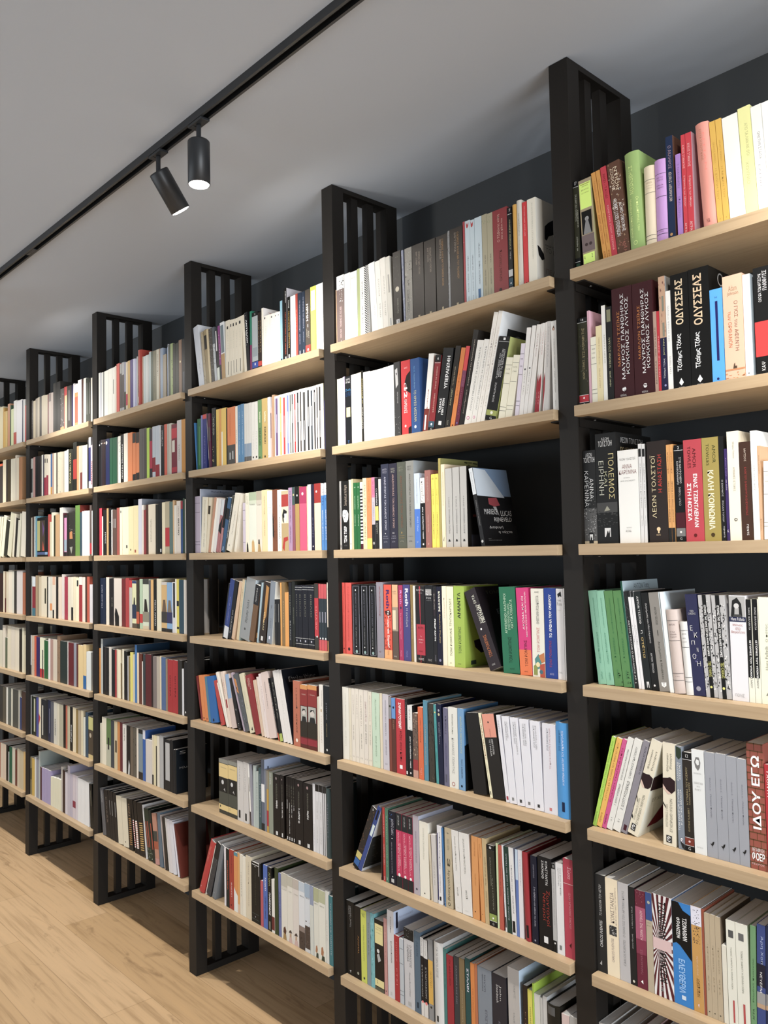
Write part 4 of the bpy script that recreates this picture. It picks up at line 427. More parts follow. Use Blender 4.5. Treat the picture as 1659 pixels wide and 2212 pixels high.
*298.7 31.4 248 0.0 10 7f807c a0aab0|grey paperback of a matching set|H .2 .7 .055 .075 555 ΜΑΡΣΕΛ;H .2 .7 .085 .11 555 ΠΡΟΥΣΤ;D .38 .6 .15 .76 44443e ΑΝΑΖΗΤΩΝΤΑΣ ΤΟΝ ΧΑΜΕΝΟ ΧΡΟΝΟ;H .15 .75 .86 .87 555 Η ΦΥΛΑΚΙΣΜΕΝΗ;H .25 .65 .91 .93 555 ΑΓΡΑ
*331.6 21.9 210 0.0 10 b8c8dc|paperback pale blue above and bright blue below|b .48 1 3c70c8;D .35 .55 .08 .4 889 Η Τελευταία Επιστολή;D .4 .65 .58 .78 cdf Αλέξ Λέων;H .3 .6 .91 .93 cde ΕΚΤ
*355.0 17.7 195 0.0 10 151515|black paperback with a white scratched top|b 0 .36 dcdcd8;n .1 .9 .24 .42 151515 20;D .25 .6 .05 .25 333 ΚΕΛΕΡΗ;D* .35 .65 .42 .87 fff ρώγες αυτόματου ενικού;o .5 .95 .16 ddd
*373.7 21.8 215 0.0 10 99635c|dusty rose paperback|D .35 .6 .08 .4 ca9 ΧΡΥΣΗ ΚΑΙ ΜΑΥΡΟΣ ΑΝΤΙΣΤΑΣΗ;D .35 .6 .58 .8 dba Γιώργης του Ρόγκ;H .4 .6 .94 .96 edc ΑΓ
398.1 14.6 202 0.0 10 e8d22c||H .2 .7 .05 .07 443 ΚΕΔ;D .35 .6 .2 .42 a92 ΤΖΑΚ ΤΙΧΕΡ;D .35 .6 .52 .88 332 Ο ΑΝΘΡΩΠΟΣ ΚΑΙ ΤΟ ΚΕΝΟ ΤΟΥ
413.6 11.8 202 0.0 10 e8d22c||H .2 .7 .05 .07 443 ΚΕΔ;D .35 .6 .2 .42 a92 ΤΖΑΚ ΤΙΧΕΡ;D .35 .6 .52 .88 332 Ο ΑΝΘΡΩΠΟΣ ΚΑΙ ΤΟ ΚΕΝΟ ΤΟΥ
426.3 8.5 244 0.0 10 a89a48 8c8a4a||cr .2 1 .07 .7 2a2420;cn .1 1 .02 .5 3a3c20 26
*435.8 13.2 226 0.0 10 ead6b4|cream paperback with a small bird near its foot|D .4 .65 .1 .5 b96 ΕΛΕΝΗ ΤΖΟΝΣΟΝ ΤΟ ΛΟΥΛΟΥΔΙ;p 776 .3 .92 .5 .88 .6 .87 .5 .93
*450.9 24.3 213 0.0 10 b4b3b0|silver paperback with a small black emblem|U .42 .58 .37 .5 666 ΖΩΗ;U .42 .62 .52 .83 555 ΑΛΕΞΗΣ ΨΑΡΟΔΟΥΛΗΣ;p 222 .3 .93 .65 .93 .55 .905 .48 .9 .4 .9
*477.7 23.9 214 0.0 10 b4b3b0|silver paperback with a small black emblem|U .42 .58 .37 .5 666 ΖΩΗ;U .42 .62 .52 .83 555 ΑΛΕΞΗΣ ΨΑΡΟΔΟΥΛΗΣ;p 222 .3 .93 .65 .93 .55 .905 .48 .9 .4 .9
*504.5 23.5 214 0.0 10 b4b3b0 1c1a18|silver paperback before a dark photograph cover|U .42 .58 .37 .5 666 ΖΩΗ;U .42 .62 .52 .83 555 ΑΛΕΞΗΣ ΨΑΡΟΔΟΥΛΗΣ;p 222 .3 .93 .65 .93 .55 .905 .48 .9 .4 .9;cr .3 .6 .35 .7 8a8880;cr .1 1 .85 1 3a3c48;cr .15 .5 .6 .63 702c28
574.9 12.2 209 -10.6 10 1c1c1e 1c1c1e||b 0 .34 cfd6dc;D .3 .6 .05 .3 667 Διαφυγή η νύχτα;D .35 .65 .42 .74 999 MARIEKE LUCAS RIJNEVELD;o .45 .94 .3 bbb;cr 0 1 0 .36 7e9cc0;cp c8d4e0 0 .0 .35 .02 .8 .38 0 .36;cp a04048 .3 .39 .55 .38 .62 .48 .45 .5 .3 .47;cp aaa .4 .5 .5 .5 .55 .62;cH .13 .5 .53 .6 ddd MARIEKE;cH .6 .92 .55 .62 ddd LUCAS;cH .38 .9 .64 .71 ddd RIJNEVELD;cH .2 .6 .75 .79 ddd Διαφυγή;cH .45 .85 .81 .85 ddd η νύχτα;cH .12 .2 .91 .92 aaa Νεφέλη;cH .12 .5 .93 .94 aaa Σύγχρονη ξένη πεζογραφία
@B4
1.0 12.3 218 0.0 14 d8483e||D .3 .6 .05 .42 b33 Σύλβια Πλαθ;D .35 .55 .45 .82 b33 ΤΟ ΗΜΕΡΟΛΟΓΙΟ;o .5 .93 .18 311
*16.5 28.5 218 0.0 14 d8483e|coral red paperback|D .3 .6 .05 .42 b33 Σύλβια Πλαθ;D .35 .55 .45 .82 b33 ΤΟ ΗΜΕΡΟΛΟΓΙΟ;o .5 .93 .18 311
*48.8 36.0 213 0.0 14 0e0e10|black paperback framed with a thin grey line|F 99a;o .45 .08 .07 fff;D .4 .52 .12 .58 889 ΔΕΣΜΩΤΗΣ ΤΟΥ ΝΟΤΙΟΥ ΑΝΕΜΟΥ;D .4 .52 .6 .85 aaa ΤΟΥ ΧΡΟΝΟΥ ΑΥΤΟΥ;o .45 .88 .06 eee;o .5 .95 .14 8aa
*89.2 31.9 213 0.0 14 0e0e10|black paperback framed with a thin grey line|F 99a;o .45 .08 .07 fff;D .4 .52 .12 .58 889 ΔΕΣΜΩΤΗΣ ΤΟΥ ΝΟΤΙΟΥ ΑΝΕΜΟΥ;D .4 .52 .6 .85 aaa ΤΟΥ ΧΡΟΝΟΥ ΑΥΤΟΥ;o .45 .88 .06 eee;o .5 .95 .14 8aa
*124.7 33.1 214 0.0 14 0e0e10|black paperback framed with a thin grey line|F 99a;o .45 .08 .07 fff;D .4 .52 .12 .58 889 ΔΕΣΜΩΤΗΣ ΤΟΥ ΝΟΤΙΟΥ ΑΝΕΜΟΥ;D .4 .52 .6 .85 aaa ΤΟΥ ΧΡΟΝΟΥ ΑΥΤΟΥ;o .45 .88 .06 eee;o .5 .95 .14 8aa
*159.5 29.3 222 0.0 14 8a8592|lilac grey paperback with red lettering|D .4 .6 .06 .45 a33 ΒΑΡΤΖΙΝΙΑ ΔΟΚΙΜΙΟ ΣΤΗ ΣΕΞΟΥΑΛΙΚΗ;H .3 .55 .91 .93 711 ΝΣ
*191.6 32.4 215 0.0 14 d8452a|orange red paperback with a burning scene and a violet name|b .88 1 e0a060;p 3a1210 .1 .36 .7 .34 .95 .4 .6 .42 .2 .4;n 0 1 .4 .9 8a2414 24;D* .3 .72 .07 .32 3a1a6a Roth;D* .38 .68 .35 .85 fff Το θέατρο του Σαμπάθ;D .4 .6 .89 .95 a62 ΠΟΛΙΣ
*226.9 23.9 215 0.0 14 5c4c42|paperback with a pale interior photograph at its top|b 0 .3 d8a878;b .3 .62 998874;r .05 .6 .34 .6 d8c8a8;H .15 .7 .08 .1 855 Κάθε;H .15 .8 .11 .13 855 άνδρας;H .2 .7 .95 .965 ddd ΠΟΛΙΣ
*253.6 17.5 214 0.0 14 a82058|magenta paperback|D .35 .75 .07 .25 eaf Roth;o .55 .3 .2 235;D .35 .6 .37 .72 fbc Το σύνδρομο Πόρτνοϊ;D .3 .6 .87 .95 e9b ΠΟΛΙΣ
*272.7 27.9 216 0.0 14 43407e|violet blue paperback with a white name|D* .3 .75 .05 .28 f0f0ff Roth;D .35 .7 .31 .55 ccc Η αντιζωή;D .35 .55 .87 .95 99c ΠΟΛΙΣ
302.7 10.1 216 0.0 14 8a7038||D .3 .6 .3 .48 cb8 Γιώργος Καπέ;D .3 .6 .52 .7 cb8 Το χρυσό
313.7 7.1 214 0.0 14 dcd8d0||
*325.3 33.1 213 0.0 14 1c181a|black paperback with a red label|b .5 .9 b02038;p b02038 .38 0 .52 0 .5 .5 .44 .5;p b02038 .42 .9 .5 .9 .5 1 .44 1;H .1 .9 .04 .065 ccc ROTH;H .3 .75 .08 .1 aaa Το άγριο ζώο;H .2 .8 .53 .56 311 ROTH;H .4 .6 .65 .665 fcc Το;H .2 .8 .69 .71 fcc ανθρώπινο;H .3 .7 .725 .745 fcc στίγμα;H .25 .7 .84 .86 611 ΠΟΛΙΣ;H .2 .8 .94 .965 eee ΠΟΛΙΣ
*359.9 30.2 216 0.0 14 16161a|black paperback with a pale face at its top|r .1 .85 .05 .13 999;n .1 .85 .05 .13 eee 10;H .2 .8 .15 .175 ccc ΡΟΘ;H .2 .85 .19 .2 888 ΑΓΑΝΑΚΤΗΣΗ;H .3 .75 .94 .965 bbb ΠΟΛΙΣ
391.1 12.8 214 0.0 14 1a181c||r .15 .6 .08 .38 30222a;D .25 .55 .1 .3 ccb Καθίνας;D* .3 .7 .42 .7 fff PHILIP ROTH;D .35 .6 .88 .96 99a ΠΟΛΙΣ
*404.8 19.1 213 0.0 14 14122a|dark navy paperback with gold lettering|D* .35 .7 .06 .32 f4f4e0 ΚΑΧΑΜΠΡΕ;D .4 .72 .35 .72 d8c080 Αρμάντο Ρομέρο;o .5 .94 .2 88a
*425.4 15.7 215 0.0 14 eadfc6|cream paperback with faint lettering|D .4 .6 .15 .4 cb9 ΚΑΡΜΕΝ
*442.5 24.4 214 0.0 14 efecc4|pale yellow paperback with black lettering|U .4 .68 .15 .5 332 ΤΡΥΠΟΚΑΡΥΔΟΣ;U .4 .68 .52 .87 332 ΤΟΜ ΡΟΜΠΙΝΣ;H .3 .6 .95 .965 554 ΑΙΟΛΟΣ
*468.4 36.8 216 0.0 14 9ab82c 9ab82c|bright lime green paperback with a curled shape on its cover|U* .35 .65 .08 .4 222 ΑΜΑΝΤΑ;U .4 .65 .5 .83 453 ΤΟΜ ΡΟΜΠΙΝΣ;H .3 .6 .95 .965 453 ΑΙΟΛΟΣ;cp 1e1426 .25 .68 .5 .66 .75 .72 .7 .82 .45 .84 .28 .76;cp 1e1426 .3 .3 .45 .25 .5 .4 .38 .45;cr .15 .3 .92 .97 343
*590.3 38.6 216 -22.6 14 2a2026 1d161b|leaning dark purple paperback|U .5 .72 .08 .44 eed ΧΟΡΟΣ των ΕΡΤΑ;U* .72 .95 .22 .44 eed ΠΕΠΛΩΝ;o .4 .5 .07 fff;U .35 .62 .58 .85 d97a30 ΤΟΜ ΡΟΜΠΙΝΣ;H .3 .6 .93 .95 ccc ΑΙΟΛΟΣ;cH .25 .9 .06 .1 554 ΤΟΜ ΡΟ;cH .4 .9 .3 .36 889 ΕΡΤΑ
*633.9 50.9 216 -2.5 14 12704e|green paperback with white ornate lettering|U .25 .4 .08 .54 cec ΑΓΡΙΕΜΕΝΟΙ ΑΝΑΠΗΡΟΙ;U .45 .58 .2 .5 cec ΕΠΙΣΤΡΕΦΟΥΝ ΑΠΟ;U .62 .78 .15 .48 cec ΚΑΥΤΑ ΚΛΙΜΑΤΑ;U .4 .6 .58 .88 132 ΤΟΜ ΡΟΜΠΙΝΣ;H .4 .7 .94 .955 132 ΑΙΟΛΟΣ
*687.1 36.4 215 -2.2 14 d81c78|paperback pink above and orange below|b .71 1 e8702c;U .42 .58 .1 .48 fff ΑΚΟΜΑ ΚΑΙ ΟΙ;U .65 .8 .05 .56 fff ΚΑΟΥΜΠΟΪΣΣΕΣ ΜΕΛΑΓΧΟΛΟΥΝ;U .45 .68 .6 .9 411 ΤΟΜ ΡΟΜΠΙΝΣ;H .35 .65 .95 .965 411 ΑΙΟΛΟΣ
*724.7 37.1 214 0.0 14 e4e2d4|white paperback with colourful curls at its foot|H .3 .65 .03 .05 333 ΑΙΟΛΟΣ;U .4 .62 .08 .4 222 ΘΗΒΕΤΙΑΝΗ ΡΟΔΑΚΟΠΙΤΑ;U .4 .62 .44 .72 c66 ΤΟΜ ΡΟΜΠΙΝΣ;p 4a8a86 .2 .8 .5 .74 .8 .8 .6 .9 .3 .92;p c87838 .5 .76 .95 .72 1 .82 .75 .84;p 8a9440 .1 .88 .4 .84 .4 .98 .1 .98;p b84a30 .6 .86 1 .84 1 1 .6 1;o .45 .86 .16 e8d8a0;o .7 .94 .14 3c6a7a
*764.0 33.2 216 0.0 14 1c4098|blue paperback with red lettering|U* .4 .62 .07 .55 fff ΤΟ ΑΡΩΜΑ ΤΟΥ ΟΝΕΙΡΟΥ;U .35 .55 .58 .88 b8342c ΤΟΜ ΡΟΜΠΙΝΣ;H .35 .7 .94 .96 cce ΑΙΟΛΟΣ
*799.2 19.3 215 0.0 14 dedee2|white paperback with a small black figure at its top|p 1a1a1a .2 .06 .7 .03 .8 .09 .5 .08 .3 .1;H .2 .75 .12 .14 888 ISAAC;H .15 .8 .15 .185 999 Rosa;H .2 .7 .23 .245 aaa Ο κόσμος;H .15 .6 .915 .93 999 ΠΟΛΙΣ
819.3 7.3 216 0.0 14 d8d8da||D .3 .6 .1 .4 999 Σκοτεινή ζωή
@B5
*1.0 29.5 218 0.0 8 e0ddd0|off-white paperback at the shelf's left end|U .4 .55 .08 .55 bba ΜΠΟΡΙΣ ΠΑΣΤΕΡΝΑΚ ΤΟ ΒΙΒΛΙΟ;U .4 .55 .6 .82 bba ΤΖΩΝ ΚΛΑΡ
31.6 10.7 218 0.0 8 d8cfb8||o .5 .94 .1 665
43.4 16.8 218 0.0 8 dcd4c6||U .4 .6 .08 .35 876 ΕΠΑΝΑΣΤΑΤΗΣ;U .4 .6 .5 .7 554 ΙΩΣΗΦ ΡΟΘ;H .3 .7 .92 .94 776 11
61.2 15.9 219 0.0 8 dcd4c6||U .4 .6 .08 .4 877 Η ΕΞΕΓΕΡΣΗ;H .3 .7 .92 .94 776 11
*78.2 19.7 219 0.0 8 dcd4c6|slim off-white paperback with brown lettering|U .4 .6 .08 .5 776 ΤΟ ΕΜΒΑΤΗΡΙΟ;U .4 .6 .6 .8 554 ΙΩΣΗΦ ΡΟΘ;H .3 .7 .92 .94 776 11
*99.0 19.5 219 0.0 8 d8d0c4|off-white paperback with reddish lettering|U .35 .65 .15 .42 966 ΟΙ ΕΚΑΤΟ ΜΕΡΕΣ;U .35 .65 .46 .72 554 ΙΩΣΗΦ ΡΟΘ;H .3 .7 .92 .94 776 11
119.6 16.0 217 0.0 8 dad2c0||U .4 .6 .05 .4 876 ΣΤΗΝ ΑΛΛΗ ΠΛΕΥΡΑ;U .4 .6 .45 .72 665 ΙΩΣΗΦ ΡΟΘ;H .3 .7 .92 .94 776 11
*137.2 32.5 217 0.0 8 bcd4bc|pale mint paperback|U .4 .58 .08 .5 797 ΤΟ ΕΜΒΑΤΗΡΙΟ ΤΟΥ ΡΑΝΤΕΤΣΚΥ;U .4 .58 .58 .85 797 ΙΩΣΗΦ ΡΟΘ;H .35 .55 .92 .93 686 11
171.4 10.4 218 0.0 8 d8ccb0||
*183.5 25.4 217 0.0 8 c0bcc6|pale lavender grey paperback|U .4 .6 .08 .55 667 ΤΑ ΧΡΟΝΙΑ ΤΩΝ ΞΕΝΟΔΟΧΩΝ;U .4 .6 .6 .8 667 ΙΩΣΗΦ ΡΟΘ;H .35 .65 .91 .93 445 12
209.9 10.8 213 0.0 8 7c3a2c||b 0 .3 8a8a8c;o .5 .13 .3 332
221.7 16.2 211 0.0 8 5c2e24||b 0 .28 5a92d0;o .5 .13 .22 223;D .3 .6 .3 .42 a86 ΤΟ ΙΕΡΟ
*239.6 37.1 211 0.0 8 c02230|bright red paperback with white and black lettering|D* .3 .58 .05 .4 fff ΣΑΡΑΝ ΓΟΥΩΝΙΤ;D .35 .65 .43 .83 211 Ρίζες στον Κήπο;r .35 .65 .88 .93 eee
277.7 8.5 214 0.0 8 1a1a1a||D .3 .7 .05 .25 bbb Γιώργης Στ;r .2 .8 .94 .98 eee
*287.2 19.1 198 0.0 8 151517|black paperback with a white scratched top|b 0 .35 dcdcda;D .3 .6 .05 .2 666 ΦΑΙΗ;n .1 .9 .26 .42 151517 16;D* .35 .65 .44 .88 f4f4f4 ρώγες αυτόματου ενικού;o .5 .95 .14 ddd
*307.3 19.4 179 0.0 8 6a5448|paperback with a painted figure in red|n 0 1 0 .7 b8a088 24;n 0 1 .05 .6 332c2c 16;b .72 .88 9a2c30;b .88 1 c09080
*328.8 19.1 198 0.0 8 d8622c|orange paperback|D .4 .6 .15 .5 842 Ο ΠΑΡΑΣΤ ΤΟΥ ΜΠΟΥΚΟΒΣΚΥ;D .35 .6 .85 .94 ebb ΚΑΣΤ
*350.0 14.9 219 0.0 8 4a8aa4 6a98ac|tall teal blue paperback|D .35 .6 .3 .8 d0b090 Ο ΚΑΠΕΤΑΝΙΟΣ ΤΩΝ ΘΑΛΑΣΣΩΝ
*369.9 19.7 213 0.0 8 3c3830|dark stone patterned paperback|n 0 1 0 1 5a5448 40;n 0 1 0 1 24221e 20
395.7 8.8 212 -1.6 8 3c9a9c||o .5 .1 .25 e8d860;D .3 .6 .25 .55 276 Η ΑΠΟΛΟΓΙΑ;D .3 .6 .6 .72 276 ΕΚΔΟΣΗ
*406.0 17.6 215 -1.6 8 151a38|navy paperback with a pale star at its top|o .5 .08 .18 aab;o .5 .13 .2 c8c090;D .3 .5 .23 .5 99a ΜΑΞΙΜΟ ΓΚΟΡΚΥ;D .55 .7 .23 .4 99a ΕΙΚΟΝΕΣ
*425.1 16.9 208 0.0 8 6a6884|purple grey paperback|U .4 .65 .1 .33 223 ΓΥΝΑΙΚΑ;U .4 .6 .45 .75 447 ΑΛΕΞΑΝΔΡΟΣ ΜΑΡΚΟΥ;r .3 .6 .85 .95 556
*444.0 32.5 212 0.0 8 dadad2|white paperback with a round red emblem near its foot|D .35 .55 .08 .33 443 Αλέξανδρος Ζάμπρα;D .35 .6 .38 .82 999 ΚΙΛΙΑΝΟΣ ΠΟΙΗΤΗΣ;o .45 .95 .17 a55;o .45 .95 .11 dadad2
*478.4 21.4 213 0.0 8 6c9cc8 4a88c0|light blue paperback with yellow lettering|D .35 .6 .1 .55 d8d890 ΘΕΑΤΡΟ ΓΙΑ ΟΝΕΙΡΟΠΟΛΟΥΣ;D .4 .65 .62 .85 223 ΠΟΛΥ ΣΑΜΣΟΝ;o .45 .95 .15 123;cp 14181c .0 .45 .3 .4 .5 .6 .4 1 0 1
*528.9 44.1 206 -6.3 8 191614|plain black paperback leaning left|
584.5 8.1 212 -9.2 8 e8e2bc||U* .35 .68 .05 .55 a8302a Ο ΔΗΜΙΟΣ ΚΑΙ ΤΟ ΘΥΜΑ ΤΟΥ;U .35 .6 .6 .86 443 ΜΑΡΚΗΣΙΟΣ ΝΤΕ ΣΑΝΤ;r .3 .6 .92 .96 443
*594.6 39.6 211 -8.8 8 211d1a|black paperback with a salmon pink top|b 0 .28 e09078;o .45 .1 .06 222;D .45 .55 .18 .27 733 ΕΥΑΓΓΕΛΟΣ;D .5 .65 .3 .48 ddd ΑΝΝΑ ΝΤΟΙ ΡΙΟΝΑ;D .3 .42 .3 .5 ddd ΤΕΤΡΑΔΙΑ
*636.0 11.2 214 -7.0 8 dcdce4|slim white paperback with a red emblem near its foot|U .3 .55 .06 .2 777 ΖΟΖΕ;r .25 .75 .93 .97 a34
*648.2 21.6 213 -5.6 8 dcdde6|white paperback with grey capitals at its top|U .35 .52 .06 .28 666 ΖΟΖΕ ΣΑΡΑΜΑΓΚΟΥ;U .58 .75 .06 .25 666 ΠΕΡΙ ΘΑΝΑΤΟΥ;r .35 .65 .93 .965 888
*671.2 23.5 213 -4.7 8 dcdde6|white paperback with grey capitals at its top|U .3 .47 .05 .3 666 ΖΟΖΕ ΣΑΡΑΜΑΓΚΟΥ;U .55 .72 .05 .42 666 Ο ΑΝΘΡΩΠΟΣ ΑΝΤΙΓΡΑΦΟ;r .35 .65 .93 .965 444
*695.7 26.7 213 -3.5 8 dcdde6|white paperback with grey capitals at its top|U .3 .45 .05 .3 666 ΖΟΖΕ ΣΑΡΑΜΑΓΚΟΥ;U .52 .68 .05 .3 666 ΠΕΡΙ ΦΩΤΙΣΕΩΣ;r .35 .6 .93 .965 777
*723.2 27.5 213 -2.2 8 dcdde6|white paperback with grey capitals at its top|U .3 .45 .05 .3 666 ΖΟΖΕ ΣΑΡΑΜΑΓΚΟΥ;U .52 .68 .05 .32 666 ΠΕΡΙ ΤΥΦΛΟΤΗΤΟΣ;r .35 .6 .93 .965 333
*752.0 38.7 212 0.0 8 d8d8e2|wide white paperback with faint red capitals|U .3 .42 .05 .3 667 ΖΟΖΕ ΣΑΡΑΜΑΓΚΟΥ;U .48 .6 .05 .5 b88 ΤΟ ΚΑΤΑ ΙΗΣΟΥΝ ΕΥΑΓΓΕΛΙΟΝ;r .4 .58 .93 .965 c77
*791.9 39.1 221 0.0 8 3a94d8  R|sky blue rounded paperback with white lettering|U .25 .4 .08 .3 146 ΖΟΖΕ ΣΑΡΑΜΑΓΚΟΥ;U .45 .62 .08 .65 eef Η ΧΡΟΝΙΑ ΘΑΝΑΤΟΥ ΤΟΥ ΡΙΚΑΡΝΤΟ ΡΕΪΣ;r .4 .6 .83 .93 124
@B6
*32.8 22.2 216 25.0 8 2c2622|dark paperback with a yellow patch leaning right|n 0 1 .05 .7 6a4a34 26;b .74 .84 c8b860;b .85 .95 2a62a8;b .95 1 111;H .35 .6 .02 .05 eee 5
58.3 16.1 225 25.0 8 34488a d0d4d8||r .3 .7 .05 .2 112;r .2 .8 .28 .45 cdd;cr 0 1 .45 .95 2a2c2c;cn 0 1 .45 .95 555 30
164.3 4.0 208 1.6 8 3a2420||U .3 .6 .1 .4 865 ΒΑΣΙΛΙΚΗ;U .3 .6 .9 .96 bbb ΑΓ
174.3 9.2 210 0.0 8 b83228||U .4 .65 .1 .4 fcc ΚΕΙΜ ΣΕ ΚΙΝΗΣΗ;U .35 .65 .5 .78 ecc ΤΖΕΙ ΒΑΛΑΝΤΙ;U .3 .7 .93 .98 eee ΝΣ
185.1 12.7 211 0.0 8 4a7a62||U .35 .6 .1 .8 aca ΤΑ ΧΙΛΙΑ ΧΡΩΜΑΤΑ;U .3 .6 .93 .97 ded ΑΡ
*199.5 28.5 206 0.0 8 131426|navy black paperback with white lettering|n 0 .6 0 .12 3a6aaa 8;U .4 .72 .1 .32 ccd ΓΑΡΟ ΣΑΔΟΚ;o .5 .37 .06 fff;U .35 .5 .42 .85 bbc Η ελευσίς και οι Λευτέρηδες της αυγής;o .5 .89 .06 fff;r .3 .7 .92 .97 bbb
*230.1 23.7 207 0.0 8 c82858|black and pink paperback with two white dots|b 0 .23 232629;b .85 1 232629;U .35 .6 .03 .16 ccc ΜΙΓΚΕΛ ΝΤΕ;U .3 .55 .26 .78 fcd Η ΓΕΝΩΜΙΑ ΤΩΝ ΑΓΓΕΛΩΝ;U .6 .75 .4 .7 fff ΣΩΣΗ ΣΑΠΦΩΣ;o .5 .83 .2 eee
*255.5 21.0 207 0.0 8 c82858|black and pink paperback with two white dots|b 0 .23 232629;b .85 1 232629;U .35 .6 .03 .16 ccc ΜΙΓΚΕΛ ΝΤΕ;U .3 .55 .26 .78 fcd Η ΓΕΝΩΜΙΑ ΤΩΝ ΑΓΓΕΛΩΝ;U .6 .75 .4 .7 fff ΣΩΣΗ ΣΑΠΦΩΣ;o .5 .83 .2 eee
*277.5 20.7 207 0.0 8 c82858|black and pink paperback with two white dots|b 0 .23 232629;b .85 1 232629;U .35 .6 .03 .16 ccc ΜΙΓΚΕΛ ΝΤΕ;U .3 .55 .26 .78 fcd Η ΓΕΝΩΜΙΑ ΤΩΝ ΑΓΓΕΛΩΝ;U .6 .75 .4 .7 fff ΣΩΣΗ ΣΑΠΦΩΣ;o .5 .83 .2 eee
*299.7 22.1 216 0.0 8 b0a6b0 b8bcd0|lilac grey paperback|U .4 .6 .2 .6 667 ΦΩΤΙΑ ΣΤΟ ΙΣΤΟ ΤΗΣ ΣΙΩΠΗΣ;o .5 .93 .15 445
*324.5 34.1 205 0.0 8 e2decf|thick off-white paperback|U .4 .55 .08 .5 bba ΠΙΤΕΡ ΝΑΝΤΑΣ Η ΒΙΒΛΟΣ;o .5 .94 .06 222
366.5 6.6 176 -2.5 8 ccc0a6||U .4 .6 .4 .75 998 ΤΟ ΤΣΙΓΑΡΟ
374.6 15.0 179 -1.6 8 c8c4c0||U .4 .6 .4 .75 998 ΤΟ ΤΣΙΓΑΡΟ
*392.8 15.9 209 0.0 8 dcdce0|white paperback with black serif lettering|r 0 .15 .1 .95 226;U .4 .7 .08 .55 223 Ο βιβλιοπώλης της Καμπούλ;U .4 .65 .62 .85 334 Όσνε Σάιερσταντ;r .35 .7 .9 .95 222
416.3 4.0 205 -2.0 8 3a78b4||o .5 .95 .2 eee
*421.0 24.1 210 0.0 8 b8a98a|beige paperback with ornamental lettering|H .35 .6 .06 .075 443 8;U .35 .65 .14 .28 887 ΛΕΝ ΞΕΝΙ;U .3 .75 .38 .48 332 ε;U .3 .7 .52 .9 443 βραχνολόγ;o .5 .95 .18 332;o .5 .95 .12 b8a98a
*454.8 23.1 209 -2.6 8 dcdad6|thick white paperback with spaced black lettering|U .4 .58 .07 .5 554 ΤΑΞΙΔΙ ΣΤΗΝ ΑΚΡΗ ΤΗΣ ΝΥΧΤΑΣ;U .42 .58 .7 .8 443 ΚΕΛΙΝ;H .3 .6 .945 .955 aaa ΕΣΤΙΑ
*480.4 33.7 209 -2.5 8 dcdad6|thick white paperback with spaced black lettering|U .4 .56 .07 .5 554 ΤΑΞΙΔΙ ΣΤΗΝ ΑΚΡΗ ΤΗΣ ΝΥΧΤΑΣ;U .42 .58 .7 .8 443 ΚΕΛΙΝ;H .3 .6 .945 .955 aaa ΕΣΤΙΑ
*516.1 21.1 210 0.0 8 d89248|orange paperback with a small black dot|U .4 .6 .07 .24 a62 ΣΕΛΙΝ ΠΑΥΛΟΣ;U .45 .6 .45 .6 b72 ΛΕΠΡΟ;o .4 .91 .08 311
*544.2 12.7 210 -1.8 8 d89248|orange paperback with a small black dot|U .4 .6 .07 .24 a62 ΣΕΛΙΝ ΠΑΥΛΟΣ;U .45 .6 .45 .6 b72 ΛΕΠΡΟ;o .4 .91 .08 311
*558.2 13.2 213 -1.7 8 c0a878|beige paperback with black lettering|U .4 .7 .22 .55 221 Πετάει της χίτας αφρίνια;U .4 .7 .62 .8 221 Αντώνη Δούκα
*572.8 24.0 200 -1.6 8 24241a|dark olive paperback numbered 8 with a green foot|b 0 .06 111;l .06 ddd;H .35 .65 .015 .045 eee 8;b .06 .84 2c2c20;U .35 .5 .15 .5 998 ΜΙΧΑΗΛΟΣ ΜΠΟΥΛΓΚΑΚΟΦ;U .55 .68 .4 .8 998 ΑΘΛΙΟΤΗΤΑ;b .85 .935 8aa040;o .5 .9 .1 eee;l .935 ddd;b .94 1 111;H .4 .6 .955 .985 ddd G
598.2 5.8 211 0.0 8 c4d4a4||
*605.3 11.4 208 0.0 8 b8503c|brick red paperback|U .35 .6 .1 .6 732 ΠΟΙΟΣ ΘΑ ΠΕΘΑΝΕΙ ΠΡΩΤΟΣ
623.4 4.9 211 -1.8 8 d8dade||U .35 .6 .4 .75 778 ΛΕΒΑΝ ΚΑΡΑΤ;r .15 .8 .83 .95 1a1a1a
*629.2 14.4 209 -1.8 8 1c3a30|dark green paperback with white lettering|U .35 .65 .08 .85 dde Βασίλης Αλεξάκης Η σκιά του Τέλους
*644.9 13.3 211 -1.8 8 d8d8d8|white paperback with a black foot label|U .35 .6 .2 .5 778 ΕΤΣΙ ΒΡΕΘΗΚΑ;U .4 .65 .55 .75 445 ΡΟΒΗΡΟΣ;r .15 .75 .84 .97 1a1a1a
659.0 7.8 211 0.0 8 5a76b8||b 0 .35 b8cce0
*667.6 12.6 212 0.0 8 d8d6dc|white paperback|U .4 .6 .1 .4 99a ΠΡΟΒΛΗΜΑ
*686.9 14.6 211 -1.7 8 98202a  R|dark red hardback with a rounded spine|r .3 .75 .82 .96 211a1a
*705.5 17.9 208 0.0 8 16182c|very dark navy paperback with white lettering|D .4 .6 .1 .25 99a ΕΛΕΝΗ ΝΤΕΣΙΟ;D .4 .7 .35 .8 ccd Στο αβέβαιο και αδέξιο της ζωής;o .5 .96 .13 99a
*727.2 39.2 213 0.0 8 121012|thick black paperback with red and white lettering|D .55 .72 .04 .3 eee ΚΟΝΣΤΑΝΤΙΝ;D .28 .45 .04 .24 eee ΣΙΜΟΝΟΦ;D .6 .85 .36 .75 a83020 Ζωντανοί;D .28 .55 .4 .7 a83020 Νεκροί;r .35 .65 .87 .94 ddd
